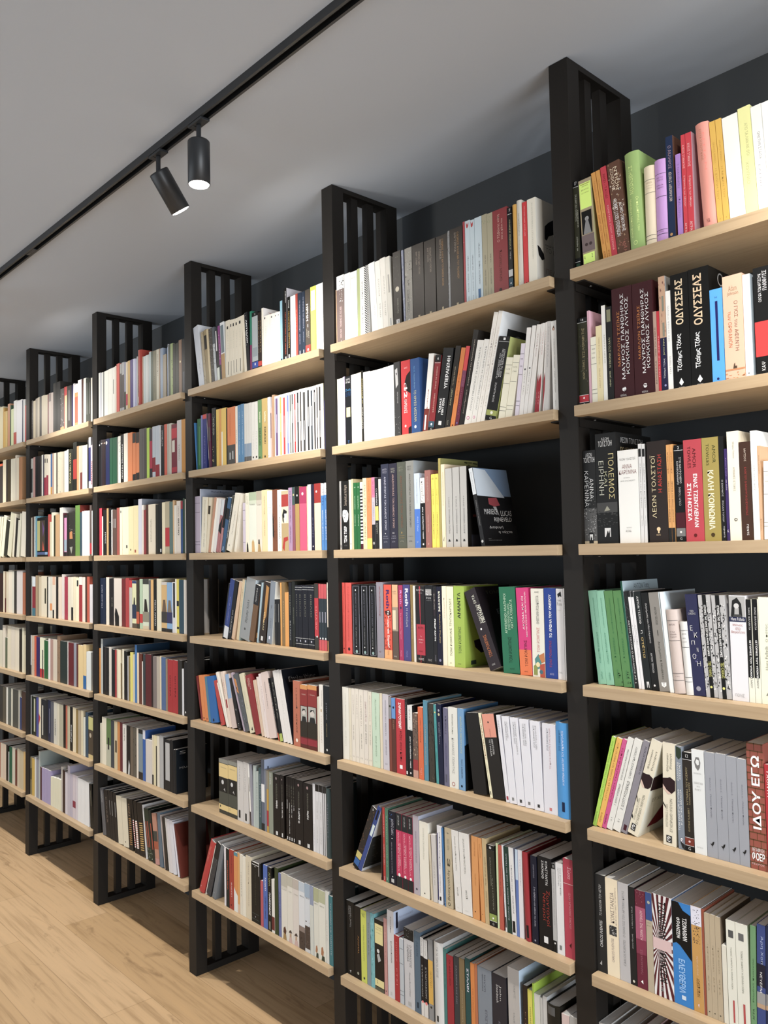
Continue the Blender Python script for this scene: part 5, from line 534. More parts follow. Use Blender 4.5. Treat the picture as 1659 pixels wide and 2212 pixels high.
*767.2 10.5 205 0.0 8 b0b0b0|grey paperback with a black top and foot|b 0 .06 151515;H .3 .7 .015 .045 eee 31;D .35 .6 .1 .7 999 ΕΛΕΝΗ ΧΑΤΖΗ ΟΙ ΝΥΧΤΕΣ;b .87 1 151515;o .5 .9 .2 ddd
*779.3 19.8 210 0.0 8 dcdcde|white paperback with grey capitals at its top|D .55 .75 .05 .35 888 ΕΝΑΣ ΦΙΛΟΣ ΤΟΥ ΚΑΦΚΑ;D .3 .45 .05 .25 888 ΖΑΚ ΜΠΑΣΕΒΙΣ ΣΙΝΓΚΕΡ;r .3 .6 .9 .95 777
*800.7 30.3 226 0.0 8 b8344c|crimson paperback with a white line across its spine|l .25 ecc;D .4 .7 .08 .2 fcd Σώσα;D .45 .62 .34 .7 e89aa8 ΙΣΑΑΚ ΜΠΑΣΕΒΙΣ ΣΙΝΓΚΕΡ;p 411 .4 .87 .6 .84 .55 .9
@B7
*1.0 38.0 217 0.0 7 14120f|black paperback with faint lettering at the shelf's left end|U .5 .7 .06 .35 aaa Τζορτζ Όργουελ;U .35 .5 .06 .18 aaa ΦΑΡΜΑ;U .4 .6 .93 .97 ccc 4
*40.6 29.3 212 0.0 7 16110e|black paperback with small gold lettering|D .5 .7 .4 .65 a73 ANIMAL;o .5 .92 .15 998
*70.3 24.7 209 0.0 7 c4cc3a|lime yellow paperback|D .2 .7 .04 .1 564 ΟΡΓ;D .4 .6 .2 .7 785 ΤΕΛΕΥΤΑΙΑ ΝΥΧΤΑ ΣΤΟΝ;o .5 .94 .14 333
96.1 16.6 211 0.0 7 7e8e94||D .4 .6 .15 .6 566 ΕΙΔΗΣΕΙΣ
113.8 16.4 212 0.0 7 6cb0b8||n 0 1 0 .9 9cd 20;n 0 1 0 .9 388 14
*131.0 38.4 201 0.0 7 1c1812|black paperback with a cream label and a pale face|r .05 .95 .06 .34 ddd08a;H .2 .8 .1 .115 776 ΧΕΝΡΙΚ;H .15 .8 .13 .145 776 ΙΒΣΕΝ;H .2 .8 .18 .19 887 ΝΟΡΒΗΓΙΑ;o .4 .44 .15 ccc;p aaa .25 .5 .5 .47 .7 .56 .4 .6;b .84 .94 ddd08a;H .2 .35 .86 .9 443 2;b .95 1 554
171.4 12.7 215 0.0 7 c08a84||D .4 .6 .1 .6 955 ΤΟ ΣΤΗΘΟΣ ΤΟΥ;o .5 .95 .15 433
*186.7 27.4 244 0.0 7 cccacc b8c8e4|tall white paperback with a pale blue cover|D .4 .62 .07 .25 444 Άντονι Μπερ;D .45 .7 .35 .6 333 Κουρδιστό πορτοκάλι;r .35 .6 .93 .97 bbb;cr .05 .1 .02 .2 223;cH .12 .5 .07 .1 99a Διονυσιακό
*214.5 19.6 181 0.0 7 a82024|slim red paperback|D .35 .6 .1 .4 d77 ΝΙΚΟΣ;D .35 .6 .5 .75 d77 ΕΤΣΙ
235.7 15.2 179 0.0 7 b4bcc4||l .15 333;l .38 333;l .8 333;l .86 333
*255.3 39.0 216 0.0 7 c0c0c4|white paperback with a black photograph top|b 0 .14 1c1c1c;n .1 .8 .0 .12 777 12;D .55 .75 .2 .48 555 Ο ΠΑΡΑΛΟΓΟΣ;D .3 .48 .2 .42 555 ΛΕΜΟΝΙΑ;D .45 .62 .55 .85 666 George Bernard Shaw;r .35 .65 .92 .97 aaa
*296.6 22.7 219 0.0 7 52687c|steel blue paperback with a small label near its foot|D .35 .6 .12 .3 345 ΛΕΟΝ;r .3 .6 .87 .94 234
320.5 11.6 210 0.0 7 16161a||b 0 .24 d0d0d0;b .82 1 d4d0cc;D .35 .6 .03 .2 777 ΠΛΑΤΩΝ;D .35 .65 .35 .75 ccc ΣΥΜΠΟΣΙΟΝ;o .5 .82 .3 e77
332.9 14.3 207 0.0 7 16161a||b 0 .24 d0d0d0;b .82 1 d4d0cc;D .35 .6 .03 .2 777 ΠΛΑΤΩΝ;D .35 .65 .35 .75 ccc ΣΥΜΠΟΣΙΟΝ;o .5 .82 .3 e77
*349.5 17.4 215 0.0 7 8a8c8e|grey paperback with a yellow lower half|b .26 .8 d8a830;D .4 .65 .4 .6 332 ΟΣΟΥ ΠΟΛΥ;o .5 .84 .18 332
*373.0 32.9 219 0.0 7 c8c8c6  R|thick rounded white hardback|D .4 .6 .06 .42 777 ΓΙΑ ΤΑ ΠΑΝΤΑ ΛΟΓΟΣ;r .35 .55 .88 .95 222
407.1 9.8 208 0.0 7 3f7c78||D .35 .6 .2 .5 265 ΙΔΕΕΣ
*418.5 23.0 197 0.0 7 9c1c2a|crimson paperback|D .4 .6 .06 .4 511 ΟΙ ΑΔΕΛΦΟΙ
*444.2 17.9 202 0.0 7 36383c|dark grey paperback|D .4 .6 .12 .6 99a ΚΑΛΙΜΕΡΑ ΣΑΣ ΕΔΩ;o .4 .92 .3 777
*463.5 18.2 203 0.0 7 7c6844|olive brown paperback|D .4 .6 .4 .8 ba8 ΣΤΕΦΑΝΟΣ ΤΑ ΠΟΙΗΜΑΤΑ
*484.4 16.9 210 0.0 7 1f4c4c|dark teal paperback with white lettering|D* .35 .7 .12 .4 dde ΣΤΑΛΙΝ
503.0 13.7 204 0.0 7 d47c28||D .4 .6 .3 .6 a52 ΤΟ ΠΑΙΔΙ
517.7 7.6 207 0.0 7 b86a3c||
*527.1 46.1 205 0.0 7 7a8490|wide grey blue paperback with dark lettering|D .45 .6 .08 .28 334 Ιώννη;D .3 .42 .08 .28 334 Φουλάκη;D .5 .65 .5 .85 556 ΕΠΙΣΤΟΛΕΣ
*575.0 45.5 205 0.0 7 2a2830|thick near black paperback with white lettering|D .5 .65 .12 .3 ddd John;D .3 .45 .12 .34 ddd Steinbeck;D .4 .55 .55 .8 889 ΑΝΘΡΩΠΟΙ
*626.5 35.3 238 0.0 7 b0aca8 b8d0e8|thick grey paperback with a pale blue cover|D .5 .65 .15 .3 999 ΠΑΡΙΣ;D .4 .55 .45 .8 888 Ημερολόγιο
672.5 13.4 210 0.0 7 2c2018||D .4 .6 .3 .6 865 ΕΠΤΑ
687.0 13.3 205 0.0 7 d4cc34||D .4 .65 .2 .5 664 ΠΟΙΗΜΑΤΑ
701.8 4.9 224 0.0 7 a8cc20||
707.1 16.1 203 0.0 7 ccccc4||D .4 .6 .4 .7 999 ΑΓΡΑ
724.3 6.5 199 0.0 7 bcbcb8||
732.3 11.5 206 0.0 7 c4c4c2||
744.8 36.4 197 0.0 7 1c1a14  R||r .1 .7 .02 .12 555;D .35 .7 .3 .6 887 ΚΕΙΜ
785.3 20.8 186 0.0 7 d0b8b4||
807.4 23.6 189 0.0 7 a8a8a6||
@C1
*46.0 37.5 252 -10.4 8 c4c8d0 d0d4dc|pale grey paperback leaning left against the dark post|U .4 .6 .6 .8 99a ΑΓΡΑ
86.3 16.4 220 -7.3 8 a89878||n 0 1 0 .9 665840 16
103.8 17.5 223 -6.0 8 99855c||b .1 .35 16130f
122.4 13.1 222 -6.0 8 cdb98e||
138.4 22.6 219 -5.8 8 4a443c||n 0 1 0 .9 aaa 30;n 0 1 .3 .9 181818 20
162.8 16.4 220 -5.8 8 555a60||b .3 1 b8bcc0;n 0 1 .3 1 444 14
180.9 17.5 205 -4.6 8 222||r .1 .5 .02 .4 ddd;b .72 1 d8dcd0
199.4 12.0 217 -4.6 8 8a3a80||b .7 1 24342c;U .3 .7 .1 .6 caa ΒΙΟΥΓ
213.0 25.4 225 -3.6 8 d8dadc||r .1 .9 .05 .52 6e7c84;b .54 1 b08a50
240.0 26.2 223 0.0 8 ddd3bd||r .3 .65 .1 .15 222;D .5 .6 .2 .5 887 ΟΡΕΣΤΗΣ;L .6 .7 .92 222
267.8 15.1 220 0.0 8 ddd3bd||r .3 .7 .07 .12 222;D .5 .6 .2 .5 887 ΟΡΕΣΤΗΣ;L .5 .7 .95 222
283.8 17.8 219 0.0 8 ddd3bd||r .3 .7 .07 .12 222;D .5 .6 .2 .5 887 ΟΡΕΣΤΗΣ;L .5 .7 .92 222
302.5 19.8 218 0.0 8 ddd3bd||r .3 .7 .07 .12 222;D .5 .6 .2 .5 887 ΟΡΕΣΤΗΣ;L .5 .7 .92 222
323.3 25.7 219 0.0 8 ddd3bd||r .3 .7 .07 .12 222;D .5 .6 .2 .5 887 ΟΡΕΣΤΗΣ;L .5 .7 .92 222
365.0 15.1 220 -4.3 8 ddd3bd||
381.7 19.0 225 -4.3 8 16161a||D* .4 .75 .12 .5 fff ΑΝΤΙΛΛΟΙ;n 0 .4 0 .6 888 14;o .5 .97 .12 fff
401.6 11.9 222 0.0 8 16785e||b .55 1 84245c
*415.0 36.6 213 0.0 8 111|wide grey paperback with a black top and blue label|b .07 .83 a4acb0;r .1 .9 .6 .75 8a969c;b .84 .94 2a48a0;H .4 .6 .02 .05 ddd 51;H .4 .6 .86 .9 fff 8
453.0 9.0 206 0.0 8 2a1c16||b .85 .93 c23828;D .3 .7 .15 .7 b96 ΡΙΚΑΡΝΤΟ
462.9 11.5 205 0.0 8 2a1c16||b .85 .93 c23828;D .3 .7 .15 .7 b96 ΡΙΚΑΡΝΤΟ
475.8 10.9 216 0.0 8 f0ead8 e8e2e0||D .4 .6 .3 .6 887 ΣΤΗ ΦΩΝΗ;cH .15 .7 .06 .13 c87058 ΤΙΜΟΛ
*487.7 37.7 184 0.0 8 f3efe4|wide white paperback with a small emblem at its top|o .2 .04 .1 555;D .3 .4 .2 .5 ccb ΠΕΡΙΞΗ
526.8 24.6 183 0.0 8 f3efe4||o .4 .06 .14 555;D .4 .55 .2 .5 ccb ΠΕΡΙΞΗ
552.2 17.9 182 0.0 8 f3efe4||o .4 .06 .14 555;D .4 .55 .2 .5 ccb ΠΕΡΙΞΗ
570.9 14.8 181 0.0 8 f3efe4||o .4 .06 .14 555
586.6 12.7 215 0.0 8 8abcd0||D .4 .6 .5 .8 467 ΤΟ ΠΟΙΗΜΑ;r .2 .8 .93 .98 111
600.6 7.3 214 0.0 8 222024||
608.8 16.8 252 0.0 8 181614 c8c4cc||D* .5 .75 .04 .2 eee ΑΛΕΝ ΜΠΑΡ;D* .35 .65 .33 .9 b84830 ΜΙΑ ΣΤΑΓΟΝΑ ΤΟΥ ΟΡΦΕΑ;r .3 .7 .93 .98 ddd;cH .25 .75 .08 .17 b77 ΒΑΣΙΛ ΧΑΤ;cH .2 .7 .2 .28 889 ΙΣΧΑΙ
628.4 16.6 218 0.0 8 14120e||D* .4 .7 .22 .8 e8b840 ΤΟ ΠΟΡΤΡΑΙΤΟ ΠΟΡΤΟΚΑΛΙ;D* .4 .7 .05 .18 ddd ΤΖΑΚ;r .3 .7 .9 .98 ddd
*646.4 27.6 216 0.0 8 f0eef0|plain white paperback|o .4 .93 .06 333
675.3 11.2 218 0.0 8 b04030||D .3 .6 .25 .6 d86 ΚΑΝΤΡΑ
687.8 19.3 217 0.0 8 263244||D .4 .65 .12 .6 ccd ΤΟ ΤΡΑΓΟΥΔΙ ΜΠΕΣΣΑΛΟΝΙΚΗ;D .4 .6 .64 .8 ccd ΑΝΤΡΕΑΣ;r .4 .6 .9 .97 dde
708.3 18.6 216 0.0 8 263244||D .4 .65 .08 .57 ccd ΤΟ ΤΡΑΓΟΥΔΙ ΤΟΥ ΜΠΟΥΓΑ;D .4 .6 .62 .78 ccd ΑΝΤΡΕΑΣ;r .4 .6 .9 .97 dde
*728.2 26.4 217 0.0 8 4c443c|dark taupe paperback with large white capitals and a red foot|D* .2 .6 .22 .48 f4f0e8 ΗΡΗΗ;L .45 .53 .58 ccc;D .2 .4 .6 .73 bba LAURENT;D .55 .75 .64 .75 bba BINET;b .85 1 b83830;o .5 .92 .16 eee
*756.7 29.0 220 0.0 8 d8e42c|bright yellow paperback with a white panel|r .12 .85 .06 .36 f4f8c8;r .78 .85 .36 .95 a8b020
*787.4 34.9 220 0.0 8 f6f4f4|wide plain white paperback by the dark post|
@C2
19.8 6.4 191 -5.8 8 3a7cb8||
27.3 26.6 202 0.0 8 206038||L .5 .15 .9 5a9a60
54.9 11.7 213 0.0 8 6a72b0||
68.3 28.0 214 0.0 8 2a3278||b 0 .08 c83c38;D .3 .6 .4 .9 77a ΠΑΡΟΙΜΙΕΣ
112.7 3.9 216 -4.6 8 544c58||p c4bcc0 .0 .2 .8 .1 .6 .5 .9 .8 .2 .85 .1 .5
117.0 14.6 213 -3.0 8 5c1e3c||b .25 .5 554648
135.7 28.3 229 0.0 8 191817||n 0 .7 .1 .4 888 12;U .25 .6 .15 .45 bba ΦΡΑΝΚ;n .1 .4 .6 .9 d8c880 10
167.4 18.9 220 0.0 8 e2b83a||D .4 .6 .3 .7 a83 ΑΛΕΚΟΣ
187.2 14.5 220 0.0 8 d8963a||
202.7 32.6 219 0.0 8 e4bc44||r 0 .3 .4 1 e8e0c8
237.5 6.6 215 0.0 8 201a14||
*245.1 52.5 215 0.0 8 d8783a|wide orange paperback with a dark foot|b .65 1 4a4844;r .25 .4 .78 .9 aaa;r .6 .75 .76 .9 aaa;D .3 .4 .1 .5 b52 ΠΕΡΙ ΠΑΙΔΕΙΑΣ
299.6 14.8 213 0.0 8 ded3c2||U .3 .6 .4 .65 765 ΦΩΤΗΣ
315.4 19.7 215 0.0 8 4a7ca4||U .4 .65 .12 .85 cde Οδυσσέας Βαμβακάς Στα όπλα
336.7 19.5 216 0.0 8 4a7ca4||U .4 .65 .12 .85 cde Οδυσσέας Βαμβακάς Στα όπλα
357.7 13.9 214 0.0 8 c0beb8||b .68 .9 7a8ca0;b .9 1 555
372.4 14.3 213 0.0 8 c0beb8||b .68 .9 7a8ca0;b .9 1 555
387.7 15.8 213 0.0 8 c0beb8||b .68 .9 7a8ca0;b .9 1 555
404.9 18.3 212 0.0 8 c8c6c0||o .5 .93 .2 222;D .4 .6 .5 .8 999 ΝΤΕΣΜ
424.1 20.2 212 0.0 8 c8c6c0||o .5 .93 .2 222;D .4 .6 .5 .8 999 ΝΤΕΣΜ
445.8 22.6 214 0.0 8 5e8450||U* .35 .7 .2 .38 e8e8c8 ποίηση;U* .3 .7 .46 .75 222 ΜΠΟΡΧΕΣ;o .4 .95 .15 222
*470.3 34.0 215 0.0 8 b89c54|wide mustard paperback with cream and black lettering|U* .4 .7 .22 .4 f4ecd0 ποίηση;U* .4 .7 .46 .74 222 ΜΠΟΡΧΕΣ;o .5 .95 .12 222
505.8 14.8 215 0.0 8 d8d4dc||o .3 .95 .1 333
521.5 9.2 176 0.0 8 dcaaa0||r .2 .6 .1 .6 222
532.1 13.6 219 0.0 8 b08a66||
547.1 25.8 212 0.0 8 e6e3dc||r .24 .72 .04 .97 6a5080;r .42 .54 .3 .6 c8b8cc
573.8 18.2 213 0.0 8 e6e3dc||r .24 .72 .04 .97 c0a840;r .42 .54 .3 .6 eee0a8
592.8 21.3 213 0.0 8 e6e3dc||r .24 .72 .06 .97 c03030;r .42 .54 .35 .7 eaa
615.5 17.8 213 0.0 8 e6e3dc||r .24 .72 .04 .97 7080c0;r .42 .54 .3 .8 ccd8f0
634.1 9.6 213 0.0 8 e6e3dc||r .24 .72 .04 .97 243a2c;r .42 .54 .3 .8 cdc
644.5 11.4 213 0.0 8 e6e3dc||r .24 .72 .04 .97 222;r .42 .54 .2 .5 ddd
656.7 15.0 214 0.0 8 e6e3dc||r .24 .72 .05 .97 c03030;r .42 .54 .3 .8 ecc
672.6 15.8 213 0.0 8 e6e3dc||r .24 .72 .04 .97 222;r .42 .54 .2 .5 ddd
689.3 12.9 214 0.0 8 e6e3dc||r .24 .72 .04 .97 2a221c;r .42 .54 .5 .8 ddd
*703.0 24.1 214 0.0 8 e6e3dc|white paperback with a dark grey stripe|r .24 .72 .06 .97 444;r .42 .54 .5 .8 ddd
728.4 18.0 213 0.0 8 e6e3dc||r .24 .72 .04 .97 222;r .42 .54 .3 .6 ddd
747.3 16.0 213 0.0 8 e6e3dc||r .24 .72 .06 .97 2a3440;r .42 .54 .3 .6 ddd
764.1 13.7 213 0.0 8 e6e3dc||r .24 .72 .06 .97 2a2424;r .42 .54 .1 .25 ddd
778.6 11.0 214 0.0 8 e6e3dc||r .24 .72 .04 .97 2a2020;r .42 .54 .5 .8 ddd
790.4 15.6 214 0.0 8 e6e3dc||r .24 .72 .04 .97 2a2420;r .42 .54 .4 .8 ddd
806.8 10.3 214 0.0 8 f0e4b0 777||D .4 .6 .4 .8 cb8 ΑΝΤΡΕ
819.3 9.0 157 0.0 8 34305c||
@C3
1.0 36.9 221 0.0 10 b0a2b4||l .12 333;l .28 333;l .8 333;l .85 333
39.0 4.0 248 0.0 10 dcdce8 9aa4b8||cH .3 .85 .02 .06 335 Mikhail Bulgakov
43.0 36.1 214 4.2 10 e0d8c0||U .45 .65 .05 .6 a96 ΟΙ ΜΑΣΤΟΡΟΙ ΜΙΝΙΑΤΟΥΡΑΣ;U .45 .65 .65 .9 998 ΜΙΡΟΣΛΑΒ
81.6 15.3 211 6.7 10 d8ccb0||b .15 .3 3a3020
98.0 15.5 212 13.1 10 c08a6a||
115.0 14.1 208 13.1 10 e8e2d6||
130.5 20.2 205 13.1 10 d8d4d0 b8c4d0||
152.3 18.7 201 13.8 10 a86a6c||p 1a1a1a 0 .5 1 .3 1 .65 0 .6;b 0 .3 c8ccd0
174.5 13.7 207 13.8 10 1a1a1a||b .55 1 b07878
189.6 21.3 206 14.8 10 34587c||b .2 .4 222;r .3 .6 .9 .97 9ab
212.7 9.7 214 15.5 10 4a4a42||U* .3 .7 .15 .75 ddd RAY BRADBURY ΦΑΡΕΝΑΙΤ
*224.4 33.5 217 17.0 10 ddd6c4|off-white paperback leaning right|U .5 .7 .3 .7 998 ΠΑΥΛΟΣ ΠΑΝΑΓΟ;o .4 .9 .1 998
278.1 14.1 212 12.2 10 ddd6c4||U .5 .7 .3 .7 998 ΠΑΥΛΟΣ ΠΑΝΑΓΟ
339.5 15.8 177 0.0 10 c8bccc||l .15 333;l .35 333;l .8 333
356.9 22.0 211 0.0 10 e0dcc4||D .4 .6 .05 .2 887 ΑΛΜΠΕΡ;p 2a2420 .25 1 .3 .88 .5 .83 .7 .88 .8 1
*379.8 45.9 212 0.0 10 d8dccc|green topped white paperback with a fair haired figure|b 0 .14 a8b898;b .14 .2 c8d0b8;H .2 .8 .2 .22 776 ΑΛΜΠΕΡ;p c8a060 .35 1 .35 .84 .5 .79 .68 .84 .75 1
*426.7 32.2 213 0.0 10 d8d0c0|taupe topped white paperback with a dark haired figure|b 0 .15 b0a690;b .15 .22 c8c0b0;H .2 .8 .22 .24 776 ΑΛΜΠΕΡ;p b09058 .2 1 .3 .87 .6 .87 .85 1;p 2a1c14 .3 .87 .35 .8 .55 .8 .6 .88
*460.4 31.7 215 0.0 10 e0cc98|pale yellow paperback|D .4 .6 .1 .4 b96 ΙΑΒ ΚΑΠΟΥΤΣΙΝΣΚΙ;D .4 .6 .5 .75 b96 ΑΙΧΜΕΣ ΖΩΗΣ
*493.5 29.5 210 0.0 10 e8e4da|white paperback|D .3 .45 .15 .4 bba ΧΑΡΙΣ;D .6 .75 .15 .4 bba ΧΑΡΙΣ
*524.5 27.5 212 0.0 10 7a4428|brown paperback|p 1a1a1a 0 .4 .2 .45 .3 .8 0 .75;n 0 1 .3 .9 5a3020 16
553.4 22.4 209 0.0 10 eeece6||D .4 .65 .12 .38 776 Τζέσικα Μπρούντερ;D .35 .7 .45 .8 222 NOMADLAND;r .4 .6 .88 .96 bbb
*577.3 38.9 203 0.0 10 d8ccb0|paperback with a painted portrait of a man|b .06 .26 a83028;b 0 .06 b8a880;p 222 .1 .4 .3 .3 .8 .34 .7 .42 .3 .45 .35 .54 .15 .5;p eee .4 .38 .75 .38 .7 .5 .5 .54;b .54 1 b09868;p b02a20 .1 .95 .3 .78 .9 .76 .95 .82 .5 .85 .4 1
617.6 20.2 212 0.0 10 a484a8||U .35 .6 .05 .55 322 ΤΑ ΜΑΥΡΑ ΜΕΣΗΜΕΡΙΑ ΤΗΣ;U .35 .6 .6 .87 322 ΠΕΔΡΟ ΜΑΡΙΝΕΤ
639.1 14.5 212 0.0 10 884a5c||b 0 .28 3c5450;o .5 .12 .25 c8b878
655.0 22.2 213 0.0 10 a88844||b 0 .27 14140f;o .5 .14 .16 ccc
*679.1 37.8 210 0.0 10 d04870|bright pink paperback with a magenta top|b 0 .26 a82858;o .45 .11 .14 ecc
718.2 4.4 210 0.0 10 d8b898||
723.5 17.1 215 0.0 10 ece6d4||D .5 .7 .2 .8 a98 ΑΝΑΤΟΛΗ ΕΛΕΥΘΕΡΩΝ
742.0 15.1 214 0.0 10 221f38||o .5 .94 .16 eee;D .4 .6 .5 .8 88a ΣΤΟΝ
*758.4 33.4 215 0.0 10 e0c8a8|peach paperback with a dark red top|b 0 .29 98241e;o .35 .12 .12 ecc
794.0 13.7 213 0.0 10 3c7cc0||b 0 .18 d8d8dc;n 0 1 0 .34 333 16;D* .4 .65 .4 .85 dde ΘΕΟΡΗΤΗ ΔΗΜΗΤΣ
809.1 15.4 214 0.0 10 3c7cc0||b 0 .18 d8d8dc;n 0 1 0 .34 333 16;D* .4 .65 .4 .85 dde ΘΕΟΡΗΤΗ ΔΗΜΗΤΣ
@C4
181.1 6.1 211 13.6 16 222||
187.7 29.6 224 14.0 16 2c4080 1a1a1c||b .8 1 c8ccd0;U .4 .6 .3 .75 99c Η ΣΥΜΒΑΣΗ ΤΟΥ ΜΕΛΛΟΝ
219.2 22.7 219 14.0 16 16161a||U .35 .6 .5 .9 ccc ΙΣΑΜΠΕΛΑ ΣΙΣ
244.2 18.8 218 15.4 16 c8a888||
277.8 16.5 224 11.8 16 c8b48e a8c0c4||U .4 .6 .15 .45 876 ΕΛΛΗΝΙΚΑ;U .4 .6 .5 .7 876 ΠΙΘΑΝΑ
*298.0 57.3 225 13.4 16 8a8e90 b8c8d4|wide grey paperback with italic black lettering|U .35 .65 .35 .72 222 Βίργερ Χολτ;o .45 .83 .08 444
359.6 30.5 204 13.4 16 6a4c30||b 0 .35 1c1a1c;U .3 .55 .05 .3 ccc ΠΑΡΟΥΣΙΑ
405.7 4.0 208 9.3 16 222024||b .83 .92 c88830
410.2 8.6 213 9.3 16 9ab4c0||
*421.5 38.5 214 10.4 16 2c201a|dark brown paperback with golden windows|p b07c30 .4 .05 .85 .08 .8 .55 .4 .7;D .4 .6 .5 .8 e8d8a0 ΜΗ ΜΙΛΑΣ;r .3 .6 .9 .97 ccc
*470.7 29.5 217 7.8 16 78828e d0d4d0|grey blue paperback|H .4 .6 .38 .44 223 V;D .4 .6 .6 .75 334 Γλυκή;r .35 .6 .88 .93 dde
521.6 13.7 155 0.0 16 1a1a1c||L .4 .1 .5 888
536.2 16.8 156 0.0 16 1a1a1c||L .4 .1 .5 888
554.4 7.9 213 0.0 16 d8983c||
563.7 16.5 215 0.0 16 806438||D .4 .6 .3 .7 cb8 ΚΑΛΗ ΣΤΑΧΤΗ
581.1 20.9 181 0.0 16 d8943a||
603.4 15.7 215 0.0 16 15161c||D .35 .6 .2 .5 998 ΕΥΑ ΚΑΖΕΡΗ;D .35 .6 .6 .9 ccc ΚΑΤΑΛΗΣ
621.0 17.0 218 0.0 16 1a1c16||D .4 .6 .4 .65 aa9 Εδουάρδος;n 0 1 .6 1 2c2e26 10
639.4 15.8 206 0.0 16 10101c||l .03 ddd;l .07 ddd;l .84 ddd;l .93 ddd;D .4 .6 .15 .5 887 ΒΙΒΛΙΟ;r .4 .6 .87 .9 bbc
656.1 21.0 206 0.0 16 10101c||l .03 ddd;l .07 ddd;l .84 ddd;l .93 ddd;D .4 .6 .15 .5 887 ΒΙΒΛΙΟ;r .4 .6 .87 .9 bbc
*678.5 30.3 207 0.0 16 10101c|black paperback with white spine rules|l .03 ddd;l .07 ddd;l .84 ddd;l .93 ddd;D .4 .6 .15 .5 887 ΒΙΒΛΙΟ;r .4 .6 .87 .9 bbc
*710.2 30.7 207 0.0 16 10101c|black paperback with white spine rules|l .03 ddd;l .07 ddd;l .84 ddd;l .93 ddd;D .4 .6 .15 .5 887 ΒΙΒΛΙΟ;r .4 .6 .87 .9 bbc
743.2 20.0 213 0.0 16 b82430||b 0 .22 34322c;b .8 1 34322c;U .3 .6 .35 .7 e99 ΛΕΥΚΗ;o .6 .8 .16 eee
766.4 10.6 212 0.0 16 26323a||b 0 .22 c84850;b .84 1 c84850;r .3 .7 .42 .58 889;o .5 .82 .25 eee
777.9 14.2 212 0.0 16 26323a||b 0 .22 c84850;b .84 1 c84850;r .3 .7 .42 .58 889;o .5 .82 .25 eee
792.9 13.2 212 0.0 16 26323a||b 0 .22 c84850;b .84 1 c84850;r .3 .7 .42 .58 889;o .5 .82 .25 eee
808.3 11.7 217 0.0 16 d8d0c0||b .65 .85 222;b .85 1 b87a40;D .3 .7 .05 .3 443 Miguel Delibes
@C5
38.5 11.5 169 -13.0 8 7a2420||
51.3 23.2 172 -10.1 8 d87c34||o .4 .94 .16 622
75.9 17.9 173 -10.1 8 d87c34||o .4 .94 .16 622
95.2 15.3 171 -10.1 8 4a7a90||
*111.7 48.3 173 -10.1 8 2264a8|wide blue paperback leaning left|o .4 .94 .12 123
181.5 19.9 167 -17.2 8 b83a34||o .3 .94 .1 511
221.2 3.9 168 -23.5 8 e4dccc||
225.7 10.6 207 -22.5 8 e0d8cc||U .4 .6 .2 .6 887 ΑΝΔΡΕΑΣ
238.1 17.3 205 -16.0 8 dcc8b8||D .3 .6 .15 .4 c65 ΓΑΣΤΩΝ;r .2 .7 .5 .65 982028
257.6 25.2 196 -13.8 8 c8b4ac||b 0 .45 8aa8cc
296.4 19.1 188 -17.7 8 1c1a1c||H .4 .6 .6 .63 eee t;n .2 .8 .85 1 ddd 4
333.8 9.1 216 -22.5 8 a898a8||
345.2 25.5 210 -22.3 8 54585c||p c87c30 0 .05 .5 .1 .5 .35 .1 .3;n 0 1 .2 1 333 16;n 0 1 .1 .9 889 10
374.8 23.1 212 -18.8 8 d0c8a8||U .4 .6 .3 .6 998 Στέφανου;p 222 .5 .95 .9 .9 .9 .97
*409.5 34.0 209 -17.9 8 8c2428|wide dark red paperback leaning left|D .5 .7 .06 .25 ecb ΝΙΚΟΛΑ;D .25 .45 .06 .2 ecb ΓΙΟΥΜΠ
447.2 15.0 195 -15.8 8 cfb49a||D .4 .6 .3 .6 987 ΜΑΡΙΟΣ
464.2 12.4 207 -13.4 8 dccdc4||
477.9 14.4 219 -12.9 8 dcccc8||D .4 .6 .2 .6 988 ΠΑΥΛΟΣ
*493.6 39.3 225 -12.9 8 d4c0b8|wide pale pink paperback leaning left|D .3 .5 .15 .55 766 Μαρία Εκλείψη
547.6 4.9 213 -16.6 8 18181a||b .87 1 d85830;D* .35 .65 .08 .65 ddd ΣΤΕΛΝΟΥΜΕ ΧΑΡΤΙΑ
556.2 16.1 214 -14.8 8 1a1a1c||b .88 1 a8b848;D .35 .65 .08 .65 998 ΕΛΕΝΑ
576.2 18.8 240 -14.8 8 dcd8d4||
597.0 15.3 244 -14.8 8 dcd8d4||D .4 .6 .3 .6 bbb ΝΤΕΜΗ
613.7 12.8 245 -14.3 8 dcd8d4 10141c||cH .15 .9 .1 .2 aaa Κάρολου Ντίκενς
*631.2 36.9 212 0.0 8 b86648|terracotta paperback standing upright|D .4 .6 .1 .4 743 ΤΑ ΒΙΒΛΙΑ;D .4 .6 .5 .8 332 ΔΙΣΚΟΣ;p 222 .4 .42 .6 .39 .65 .42;o .5 .91 .16 edc
*669.9 37.5 203 0.0 8 5c2018|dark red paperback with a small portrait|b 0 .07 d08a3c;b .07 .33 8c2420;r .08 .95 .34 .58 a8a8a0;p 222 .2 .58 .3 .5 .75 .5 .9 .58;o .5 .43 .25 c8c0b8;p 222 .25 .43 .35 .38 .7 .38 .78 .44 .6 .39;b .58 .82 2c2418;b .84 .94 90202c;H .2 .8 .14 .16 dba Γ. ΣΑΝΔΗΣ
